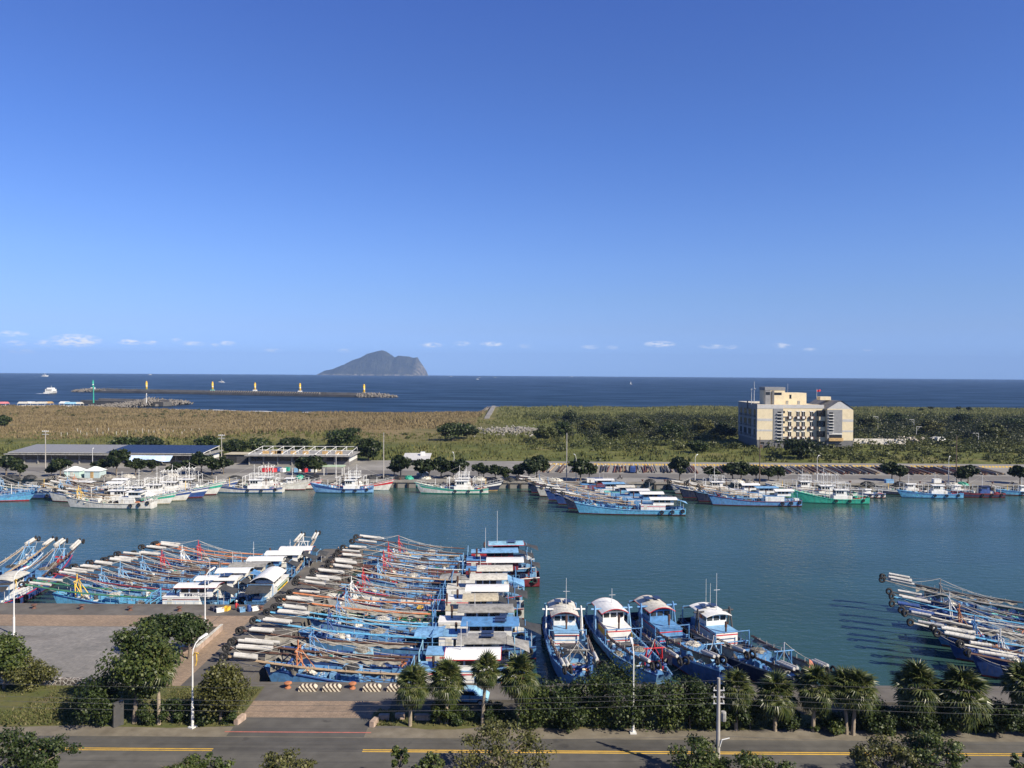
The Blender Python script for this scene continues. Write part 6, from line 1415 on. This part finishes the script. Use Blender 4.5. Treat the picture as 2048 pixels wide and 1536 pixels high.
tufts(30000, (-480, 520), (300, 620), kg, 1.25, LF_GREEN, 'meadow_grass', 'rough green grass and weeds across the meadow behind the far quay', rs)
tufts(26000, (-20, 700), (560, 815), kg, 1.6, leafmat('grass_shore', [(.2, (.07, .085, .03)), (.5, (.14, .15, .055)), (.8, (.19, .185, .075)), (.98, (.27, .24, .11))], .8, ns=.035, nw=.85), 'shore_grass', 'rough grass on the low dune along the right-hand shore', rs)
def scrub(n, xr, yr, keep, rr, nl, ls, mat, name, label, rs, sq=.75):
    x = rs.uniform(*xr, n); y = rs.uniform(*yr, n); k = keep(x, y, rs); x, y = x[k], y[k]; r = rs.uniform(rr[0], rr[1], len(x)) * (1 + .35 * fbm(x / 25, y / 25, 31)); r = np.clip(r, .6, 6)
    z = terrain(x, y) + r * .35
    V, F = leaves(np.stack([x, y, z], 1), np.stack([r, r, r * sq], 1), nl, ls, rs, .5, .6, .5); stuff(put(name, npmesh(name, V, F, mat)), label, 'shrubs')
office_clear = lambda x, y: (x > 108) & (x < 168) & (y > 352) & (y < 402)
rub = lambda x, y: (np.abs(x - 0) < 30) & (np.abs(y - 445) < 45)
def ks(x, y, r): return inland(x, y) & ~office_clear(x, y) & ~rub(x, y) & ~path_(x, y) & (x > 8) & (fbm(x / 42, y / 42, 41) + np.clip((x - 30) / 120, -.6, .75) + r.normal(0, .25, len(x)) > -.05) & ((y > 335) | (x > 95))
scrub(2600, (5, 480), (306, 600), ks, (1.2, 3.8), 110, .7, LF_SCRUB, 'scrub', 'dense dark green scrub round the cream building', rs)
def kt(x, y, r): return ~office_clear(x, y) & ~rub(x, y) & (x > 22) & (fbm(x / 30, y / 30, 47) + np.clip((x - 20) / 60, 0, .6) - np.abs(y - 455) / 110 + r.normal(0, .25, len(x)) > -.25)
LF_THICK = leafmat('leaf_thicket', [(.15, (0.0080, 0.0128, 0.0048)), (.5, (0.0208, 0.0288, 0.0096)), (.8, (0.0440, 0.0496, 0.0176)), (.97, (0.0800, 0.0720, 0.0360))], ns=.035, nw=.85)
scrub(900, (15, 460), (365, 560), kt, (2.2, 6.0), 260, .68, LF_THICK, 'thicket', 'tall dark thicket left and right of the cream building', rs, .9)
def ks2(x, y, r): return inland(x, y) & ~path_(x, y) & ~rub(x, y) & (fbm(x / 60, y / 60, 44) + r.normal(0, .3, len(x)) > .55)
scrub(2400, (-420, 620), (302, 780), ks2, (.9, 2.2), 34, .9, LF_SCRUB, 'bushes', 'scattered low bushes dotted over the meadow', rs)
# rubble heap
rnd = random.Random(9); mb = MB()
for _ in range(420):
    x = rnd.gauss(0, 11) + 2; y = 448 + rnd.gauss(0, 14); s = rnd.uniform(.4, 1.6); z = float(terrain(np.array(x), np.array(y))) + max(0, 2.2 - .012 * ((x - 2) ** 2 + (y - 448) ** 2) ** .5 * 6) * rnd.random(); mb.box((x, y, z), (s, s * rnd.uniform(.5, 1.2), s * .6), rnd.uniform(0, 3), 0, rnd.uniform(-.6, .6))
stuff(mb.build('rubble', paint('rubble_stone', (.24, .225, .20), .95, .3, .3, .3)), 'grey heap of rubble in the meadow', 'rubble')
mb = MB()
for _ in range(160):
    x = gp(1795, 886).x + rnd.gauss(0, 5); y = 392 + rnd.gauss(0, 3); s = rnd.uniform(.5, 1.5); mb.box((x, y, QZ + 1.0 + rnd.uniform(0, 2)), (s, s, s * .6), rnd.uniform(0, 3), 0, rnd.uniform(-.6, .6))
stuff(mb.build('spoil_heap', paint('spoil', (.42, .38, .32), .95, .3, .3, .3)), 'pale spoil heap right of the cream building', 'rubble')
# leaf litter and tufts on the verges
def litter(n, x0, x1, y0, y1, mat, name, label, seed, size=.21, z=QZ + .03, blades=4):
    rs = np.random.RandomState(seed); x = rs.uniform(x0, x1, n); y = rs.uniform(y0, y1, n); k = fbm(x / 3.5, y / 3.5, seed) + rs.normal(0, .4, n) > -.1; x, y = x[k], y[k]; q = len(x)
    a = rs.uniform(0, 6.28, q); h = size * rs.uniform(.5, 1.5, q); w = h * .35; lx = rs.normal(0, .5, q) * h; ly = rs.normal(0, .5, q) * h; zz = np.full(q, z)
    V = np.stack([np.stack([x - np.cos(a) * w, y - np.sin(a) * w, zz], 1), np.stack([x + np.cos(a) * w, y + np.sin(a) * w, zz], 1), np.stack([x + lx, y + ly, zz + h], 1)], 1).reshape(-1, 3)
    stuff(put(name, npmesh(name, V, np.arange(q * 3).reshape(-1, 3), mat)), label, 'grass')
LF_VERGE = leafmat('verge_blades', [(.2, (.045, .06, .016)), (.5, (.085, .10, .028)), (.8, (.14, .13, .05)), (.98, (.26, .22, .13))], .8)
litter(26000, -62, jx0 - .3, 73.4, 82.3, LF_VERGE, 'verge_grass', 'patchy grass on the left verge', 5)
litter(22000, jx1 + .3, 60, 73.7, 77.2, LF_VERGE, 'verge_grass', 'patchy dry grass strip between the road and the hedge', 6)
# ------------------------------------------------------------------ things on the quays
M_BOLL = paint('bollard_orange', (.42, .16, .07), .7, .25, 2, .3); M_BOLD = paint('bollard_rust', (.12, .06, .045), .8, .3, 2, .3)
def bollard(p, label, mat, s=1.0, group='mooring bollards'):
    t = tag(empty('bollard', p), label, 'bollard', group); t.scale = (s, s, s)
    MB().lathe([(.34, 0), (.34, .08), (.20, .14), (.19, .42)], n=12).build('post', mat, t); MB().lathe([(.2, .42), (.42, .50), (.42, .60), (.25, .68)], n=12).build('cap', mat, t)
for i, x in enumerate((576, 705)): bollard(gp(x, 1376 + i), '%s orange bollard among the striped quay blocks' % ['left-hand', 'right-hand'][i], M_BOLL, 1.0)
for i, (x, y) in enumerate(((70, 1216), (165, 1217), (262, 1220), (360, 1221))): bollard(gp(x, y) + Vector((0, -.2, 0)), '%s rusty bollard from the left along the left quay edge' % ORD[i], M_BOLD, .95)
bollard(gp(522, 1220), 'dark bollard at the corner of the pier near the seated people', M_BOLD, .9); bollard(gp(598, 1160), 'dark bollard half way along the left side of the pier', M_BOLD, .9)
SB = stripe_mat('block_stripes', (.62, .55, .42), (.06, .035, .025), .95, (0, R(40), 0))
for i, x in enumerate((616, 664, 744, 792)):
    g = gp(x, 1381); t = tag(empty('quay_block', g), '%s brown and cream striped quay block from the left' % ORD[i], 'quay block', 'striped quay blocks')
    MB().add([(-.95, -.32, 0), (.95, -.32, 0), (.95, .32, 0), (-.95, .32, 0), (-.95, -.32, .45), (.95, -.32, .45), (.95, .32, .45), (-.95, .32, .45), (-.72, -.22, .66), (.72, -.22, .66), (.72, .22, .66), (-.72, .22, .66)], [(0, 1, 5, 4), (1, 2, 6, 5), (2, 3, 7, 6), (3, 0, 4, 7), (4, 5, 9, 8), (5, 6, 10, 9), (6, 7, 11, 10), (7, 4, 8, 11), (8, 9, 10, 11)]).build('block', SB, t)
# far quay bollards
for i, x in enumerate((800, 1022, 1155, 1285, 1330, 1700, 1840, 1890, 1935, 1985, 2025)): bollard(Vector((at(x, 965, 244.2).x, 244.2, QZ + .0)), '%s dark bollard from the left on the far quay edge' % ORD[i], M_BOLD, 1.1)
# planters and edging stones
M_STONE = paint('edging_stone', (.36, .27, .21), .9, .4, 1.2, .3, (.16, .12, .1), bmp=.5)
g = gp(418, 1283); t = tag(empty('planter', (-38.9, g.y, QZ)), 'pink brick planter round the lamp at the plaza corner', 'planter')
MB().b2(-1.0, -.75, -4.2, 4.2, 0, .75).b2(.75, 1.0, -4.2, 4.2, 0, .75).b2(-.75, .75, -4.2, -3.95, 0, .75).b2(-.75, .75, 3.95, 4.2, 0, .75).build('wall', M_STONE, t); MB().b2(-.75, .75, -3.95, 3.95, .1, .6).build('soil', M_SOIL, t); MB().b2(-1.05, -.7, -4.25, 4.25, .755, .83).b2(.7, 1.05, -4.25, 4.25, .755, .83).build('coping', P('offwhite'), t)
for i, (x, y, w) in enumerate(((480, 1444, 1.6), (748, 1450, 1.3), (768, 1440, 1.2), (800, 1438, 1.1), (843, 1440, 1.6), (866, 1440, 1.2), (906, 1440, 1.2))):
    g = gp(x, y); t = MB().box((0, 0, .28), (w * .85, .45, .56), R(75) if i < 2 else 0).build('edging_stone', M_STONE); t.location = g; tag(t, ['reddish edging stone at the left side of the junction', 'reddish edging stone lying at the right corner of the junction', 'first edging stone in the row beside the leftmost hedge palm', 'second edging stone in the row beside the leftmost hedge palm', 'long edging stone right behind the leftmost hedge palm', 'edging stone right of the leftmost hedge palm', 'last edging stone of the row, near the second palm'][i], 'stone', 'edging stones at the junction')
g = gp(236, 1452); t = MB().b2(-.14, .14, -.48, .48, 0, 2.35).build('stone_tablet', paint('dark_granite', (.06, .06, .062), .35, .15, 3, .1)); t.location = g; t.rotation_euler = (0, 0, R(-38)); tag(t, 'dark upright stone tablet on the left verge', 'tablet')
# parked car behind the palms and far vehicles
def car(label, p, rz, col, kind=0, s=1.0):
    t = tag(empty('parked_car', p, rz), label, 'car', 'parked vehicles'); t.scale = (s, s, s); m = P(col)
    prof = [(-2.1, .35), (-2.15, .75), (-1.9, .95), (-1.3, 1.0), (-.7, 1.45), (.9, 1.48), (1.6, .98), (2.1, .85), (2.15, .4)] if kind == 0 else [(-2.3, .35), (-2.35, 1.1), (-2.3, 1.85), (-1.0, 1.95), (1.2, 1.9), (1.7, 1.15), (2.2, 1.0), (2.3, .4)]
    n = len(prof); vs = [(x, -.82 * (1 - .12 * (z > 1.1)), z) for x, z in prof] + [(x, .82 * (1 - .12 * (z > 1.1)), z) for x, z in prof]
    MB().add(vs, [tuple(range(n))[::-1], tuple(range(n, 2 * n))] + [(i, i + 1, n + i + 1, n + i) for i in range(n - 1)] + [(n - 1, 0, n, 2 * n - 1)]).build('body', m, t)
    top = 1.40 if kind == 0 else 1.78
    for sg in (-1, 1): MB().add([(-.95, sg * .80, 1.02), (1.25, sg * .80, 1.02), (.75, sg * .745, top), (-.6, sg * .745, top), (-.95, sg * .815, 1.02), (1.25, sg * .815, 1.02), (.75, sg * .76, top), (-.6, sg * .76, top)], [(0, 1, 2, 3), (7, 6, 5, 4), (0, 4, 5, 1), (1, 5, 6, 2), (2, 6, 7, 3), (3, 7, 4, 0)]).build('side_window', M_GLASS, t)
    wx = 1.6 if kind == 0 else 1.75
    MB().add([(wx - .02, -.68, 1.02), (wx - .02, .68, 1.02), (.95, .64, top + .02), (.95, -.64, top + .02)], [(0, 1, 2, 3)]).build('windscreen', M_GLASS, t)
    for sx in (-1.35, 1.35):
        for sg in (-1, 1):
            w = MB().tube((sx, sg * .66, .33), (sx, sg * .86, .33), .33, .33, 14).build('wheel', M_TYRE, t); MB().tube((sx, sg * .86, .33), (sx, sg * .875, .33), .19, .19, 10).build('rim', M_STEEL, w)
    for sg in (-1, 1): MB().b2(2.1, 2.16, sg * .45 - .15, sg * .45 + .15, .62, .76).build('headlight', P('white'), t)
car('pale blue car parked under the hedge palms', gp(935, 1414) + Vector((0, 1.2, 0)), R(175), 'paleblue')
car('silver car parked behind the far promenade trees', gp(846, 952), R(5), 'offwhite'); car('black pickup parked near the green-roofed shelter', gp(622, 961), R(180), 'black', 1, 1.05)
car('white van parked right of the spoil heap', Vector((at(1880, 885, 385).x, 385, QZ + 1.6)), R(20), 'white', 1, 1.2); car('grey car beside the white van', Vector((at(1868, 884, 392).x, 392, QZ + 1.8)), R(20), 'offwhite', 0, 1.1)
car('small blue truck parked among the laid-out booms', gp(1266, 945), R(80), 'deep', 1, 1.1)
g = gp(1240, 958); t = tag(empty('scooter', g, R(10)), 'motor scooter with rider on the far quay road', 'scooter')
for sx in (-.6, .6): put('wheel', TYRE, t, (sx, 0, .3), None, (.65, .65, .65))
MB().b2(-.6, .2, -.14, .14, .35, .75).b2(.2, .6, -.12, .12, .3, .5).build('body', P('dark'), t); MB().tube((.6, 0, .4), (.45, 0, 1.05), .05).tube((.45, -.3, 1.05), (.45, .3, 1.05), .03).build('handlebar', M_STEEL, t)
# people
M_SKIN = paint('skin', (.42, .26, .18), .6, .1, 3, 0)
def body_mesh(segs):
    """one continuous surface from tapered limb chains sharing joints (sphere-swept rings)"""
    mb = MB()
    for chain in segs:
        n = 8; rings = []
        for i, (p, r) in enumerate(chain):
            p = Vector(p); a = Vector(chain[max(0, i - 1)][0]); b = Vector(chain[min(len(chain) - 1, i + 1)][0]); d = (b - a).normalized()
            u = d.orthogonal().normalized(); v = d.cross(u); rings.append([p + u * r * math.cos(2 * PI * k / n) + v * r * math.sin(2 * PI * k / n) for k in range(n)])
        vs = [q for r_ in rings for q in r_]; fs = [(i * n + k, i * n + (k + 1) % n, (i + 1) * n + (k + 1) % n, (i + 1) * n + k) for i in range(len(rings) - 1) for k in range(n)] + [tuple(range(n))[::-1], tuple(range((len(rings) - 1) * n, len(rings) * n))]
        mb.add(vs, fs)
    return mb
def person(label, p, rz, top, legs, seated=False, hat=None, s=1.0):
    t = tag(empty('person', p, rz), label, 'person'); t.scale = (s, s, s)
    if seated: hip, kn, an, sh, hd_ = .42, (.40, .44), (.42, .06), .92, 1.16
    else: hip, kn, an, sh, hd_ = .88, (.03, .47), (0, .06), 1.40, 1.60
    L_ = []
    for sg in (-1, 1):
        L_.append([((0, sg * .08, hip), .105), ((kn[0] * .5, sg * .10, (hip + kn[1]) / 2), .09), ((kn[0], sg * .11, kn[1]), .068), ((an[0], sg * .11, an[1]), .05), ((an[0] + .14, sg * .11, an[1] - .01), .04)])
    lean = .10 if seated else .02
    core = [((0, 0, hip - .08), .12), ((lean * .4, 0, hip + .15), .135), ((lean * .8, 0, sh - .14), .165), ((lean, 0, sh), .12), ((lean, 0, sh + .07), .055)]
    hand = []; arms = []
    for sg in (-1, 1):
        e = (lean + .10, sg * .27, sh - .28); w = (lean + (.32 if seated else .14), sg * .20, sh - (.42 if seated else .52))
        arms.append([((lean, sg * .15, sh - .02), .07), ((lean + .03, sg * .22, sh - .10), .06), (e, .048), (w, .036)])
        hand.append([(w, .034), ((w[0] + .05, w[1], w[2] - .05), .045), ((w[0] + .08, w[1], w[2] - .12), .02)])
    head = [((lean, 0, sh + .05), .05), ((lean + .01, 0, hd_ - .10), .065), ((lean + .03, 0, hd_ - .04), .088), ((lean + .02, 0, hd_ + .03), .100), ((lean + .01, 0, hd_ + .09), .085), ((lean, 0, hd_ + .125), .04)]
    body_mesh([head] + hand + [[((lean + .09, 0, hd_ + .01), .018), ((lean + .135, 0, hd_ - .015), .012)]]).build('body', M_SKIN, t, True)
    body_mesh([core] + arms).build('shirt', P(top), t, True); body_mesh(L_).build('trousers', P(legs), t, True)
    body_mesh([[((lean - .02, 0, hd_ + .02), .104), ((lean - .01, 0, hd_ + .08), .098), ((lean, 0, hd_ + .14), .05)]]).build('hair', P('black'), t, True)
    if hat: MB().lathe([(.17, 0), (.10, .06), (.09, .12), (.02, .14)], (lean, 0, hd_ + .10), 10).build('hat', P(hat), t)
person('person in a bright red jacket sitting at the left quay edge', gp(472, 1221), R(70), 'red', 'dark', True, 'white', 1.05)
person('person in dark clothes crouching at the corner of the pier', gp(640, 1190), R(200), 'dark', 'navy', True, None, 1.05)
person('person in black standing near the outer end of the pier', gp(677, 1112), R(250), 'black', 'black')
person('person in dark clothes standing on the bow of the bow-on boat', Vector((gp(1178, 1380).x, 84.6 - .9, QZ + .05)), R(90), 'navy', 'black', False, None, 1.05)
person('person in dark blue standing on the pier beside the yellow cabin', gp(650, 1176), R(180), 'deep', 'dark')
# scooter rider
rid_ = person('rider in dark clothes sitting on the scooter', gp(1240, 958) + Vector((-.1, 0, .42)), R(10), 'dark', 'navy', True)
# clutter by the seated people
rnd = random.Random(21)
for i, (x, y, k, c) in enumerate(((442, 1222, 'crate', 'white'), (486, 1221, 'crate', 'sky'), (500, 1221, 'barrel', 'deep'), (455, 1219, 'crate', 'yellow'), (512, 1219, 'crate', 'white'), (430, 1219, 'crate', 'navy'))):
    o = put(k if k == 'barrel' else 'fish_crate', crate(c) if k == 'crate' else barrel(c), None, gp(x, y) + Vector((0, -.35, .0)), (0, 0, rnd.uniform(0, 3))); tag(o, ['white crate left of the red jacket', 'light blue crate right of the red jacket', 'dark blue barrel on the quay near the red jacket', 'yellow crate just left of the red jacket', 'white crate near the pier corner bollard', 'dark crate farthest left of the red jacket'][i], 'crate' if k == 'crate' else 'barrel')
# net mounds along the far quay
mounds = [(20, 958, 5.0, 'black'), (60, 957, 3.0, 'black'), (112, 958, 3.6, 'net'), (215, 956, 3.5, 'net'), (255, 955, 4, 'rope'), (345, 953, 4.0, 'rope'), (410, 957, 4.0, 'black'), (470, 958, 3.6, 'black'), (600, 957, 2.2, 'green'), (625, 958, 3.2, 'black'), (690, 957, 2.4, 'dark'), (745, 957, 3.6, 'black'), (770, 957, 3.0, 'black'), (800, 958, 3.0, 'black'), (818, 958, 2.2, 'green'), (850, 958, 2.8, 'white'), (895, 957, 3.0, 'net'), (960, 961, 3.2, 'white'), (985, 961, 2.6, 'dark'), (1020, 962, 2.6, 'black'),
          (1075, 963, 3.6, 'white'), (1110, 963, 3.8, 'white'), (1300, 965, 2.6, 'black'), (1355, 967, 3.6, 'black'), (1385, 967, 4.0, 'black'), (1475, 966, 3.4, 'white'), (1500, 966, 2.8, 'net'), (1735, 970, 3.6, 'black'), (1800, 970, 3.0, 'black'), (1905, 972, 3.6, 'white'), (1925, 971, 2.6, 'green')]
CN = {'black': 'black covered', 'net': 'grey', 'rope': 'beige', 'green': 'green', 'dark': 'brown', 'white': 'whitish'}
for i, (x, y, w, k) in enumerate(mounds):
    o = put('net_mound', HEAPS[k][i % 3], None, gp(x, y), (0, 0, .2 * math.sin(i)), (w * .62, 1.5, 1.15)); tag(o, '%s net mound from the left on the far quay, %s' % (ORD[i], CN[k]), 'net mound', 'net mounds along the far quay')
# colourful tubs in front of the truss-roofed hall
cols = ['red', 'red', 'red', 'deep', 'white', 'emerald', 'sky', 'white', 'red', 'deep', 'white', 'beige']
for i, c in enumerate(cols):
    o = put('fish_tub', crate(c), None, gp(530 + 9 * i + (8 if i > 5 else 0), 944 - (i % 2) * 2), (0, 0, .3 * i), (1.7, 1.7, 2.6)); tag(o, '%s tub from the left before the truss-roofed hall, %s' % (ORD[i], {'deep': 'dark blue', 'emerald': 'green', 'sky': 'light blue'}.get(c, c)), 'tub', 'fish tubs')
for i, (x, c, lab) in enumerate(((1190, 'deep', 'dark blue container on the far quay right of the white heaps'), (1181, 'white', 'white box beside the dark blue container on the far quay'), (1873, 'white', 'white box on the far quay at right'), (1778, 'sky', 'blue box on the far quay left of the dark mound'))):
    g = gp(x, 964 + i); t = tag(empty('container', g), lab, 'container'); w = 2.4 if c == 'deep' else 1.2
    MB().b2(-w, w, -.7, .7, .08, 1.25).build('body', P(c), t); MB().b2(-w - .05, w + .05, -.75, .75, 1.255, 1.35).build('lid', P(c), t); MB().b2(-w * .8, -w * .6, -.6, .6, 0, .08).b2(w * .6, w * .8, -.6, .6, 0, .08).build('skid', P('dark'), t)
# spare booms laid out on the parking strip
rnd = random.Random(33); PB = [P('brown'), M_WOODP, P('dark'), P('grey'), paint('boom_rust', (.14, .055, .04), .8, .3, 1, .3)]
bm_ = [MB().tube((0, -11.5, .24), (0, 11.5, .24), .26, .19, 7).mesh('spare_boom', m) for m in PB]
xx = 12.0; nb = 0; bn = 0
while xx < 172:
    bn += 1
    for k in range(rnd.choice((5, 6, 7, 8))):
        m = rnd.choice(bm_); yy = 276.5 + rnd.uniform(-1.2, 1.2); o = put('spare_boom', m, None, (xx + k * .62, yy, QZ + (.36 if k % 3 == 2 else 0) + .02), (0, 0, -.15 + rnd.uniform(-.03, .03)), (1, rnd.uniform(.7, 1.0), 1)); nb += 1
        tag(o, '%s boom from the left in the %s bundle on the far parking strip' % (ORD[k], (ORD + ['thirty-fifth', 'thirty-sixth', 'thirty-seventh', 'thirty-eighth', 'thirty-ninth', 'fortieth'])[bn - 1]), 'boom', 'spare booms laid out behind the far quay road')
        if rnd.random() < .35:
            f = put('float', FLOATS['white'], o, (.0, 6.4, .42), (0, 0, PI / 2), (3.6, 1, 1))
    xx += rnd.uniform(4.7, 5.8)
# flag on the quay
g = gp(1602, 1395); t = tag(empty('flag', (at(1602, 1330, 85.5).x, 83.2, QZ)), 'small pink pennant on a thin pole among the right-hand palms', 'flag'); zt = at(1602, 1318, 83.2).z - QZ
MB().tube((0, 0, 0), (0, 0, zt), .03).build('pole', P('dark'), t); MB().add([(.03, 0, zt), (.03, 0, zt - 1.0), (.55, .05, zt - .75), (.35, .04, zt - .25), (.03, .02, zt), (.03, .02, zt - 1.0), (.55, .07, zt - .75), (.35, .06, zt - .25)], [(0, 1, 2, 3), (7, 6, 5, 4), (0, 3, 7, 4), (1, 5, 6, 2), (2, 6, 7, 3), (0, 4, 5, 1)]).build('pennant', paint('pennant_pink', (.62, .25, .18), .7, .15, 4, .1), t)
# white markers and posts in the meadow at left
rnd = random.Random(4)
for i in range(22):
    x = 125 + i * 13 + rnd.uniform(-5, 5); Yp = 405 + rnd.uniform(-16, 16) + i * .5; p = at(x, 865, Yp); z0 = float(terrain(np.array(p.x), np.array(Yp)))
    o = (lambda h_: MB().b2(-.09, .09, -.09, .09, -.3, h_).b2(-.13, .13, -.13, .13, h_, h_ + .12))(rnd.uniform(1.5, 2.7)).build('fence_post', P('offwhite')); o.location = (p.x, Yp, z0); tag(o, '%s thin pale fence post from the left in the left meadow' % ORD[i], 'post', 'pale fence posts in the left meadow')
# ------------------------------------------------------------------ sea haze
hz = MB().b2(-15500, 15500, -400, 15500, -4.0, 430)
hm, N, Lk, b = nodes_of('sea_haze'); N.remove(b)
pv = N.new('ShaderNodeVolumePrincipled'); pv.inputs['Density'].default_value = 5.6e-5; pv.inputs['Color'].default_value = (.30, .47, .80, 1); pv.inputs['Anisotropy'].default_value = 0.0
out = [n for n in N if n.type == 'OUTPUT_MATERIAL'][0]; Lk.new(pv.outputs[0], out.inputs['Volume'])
ho = hz.build('haze', hm); ho['kind'] = 'stuff'; ho['label'] = 'thin blue haze over the sea'; ho['category'] = 'haze'
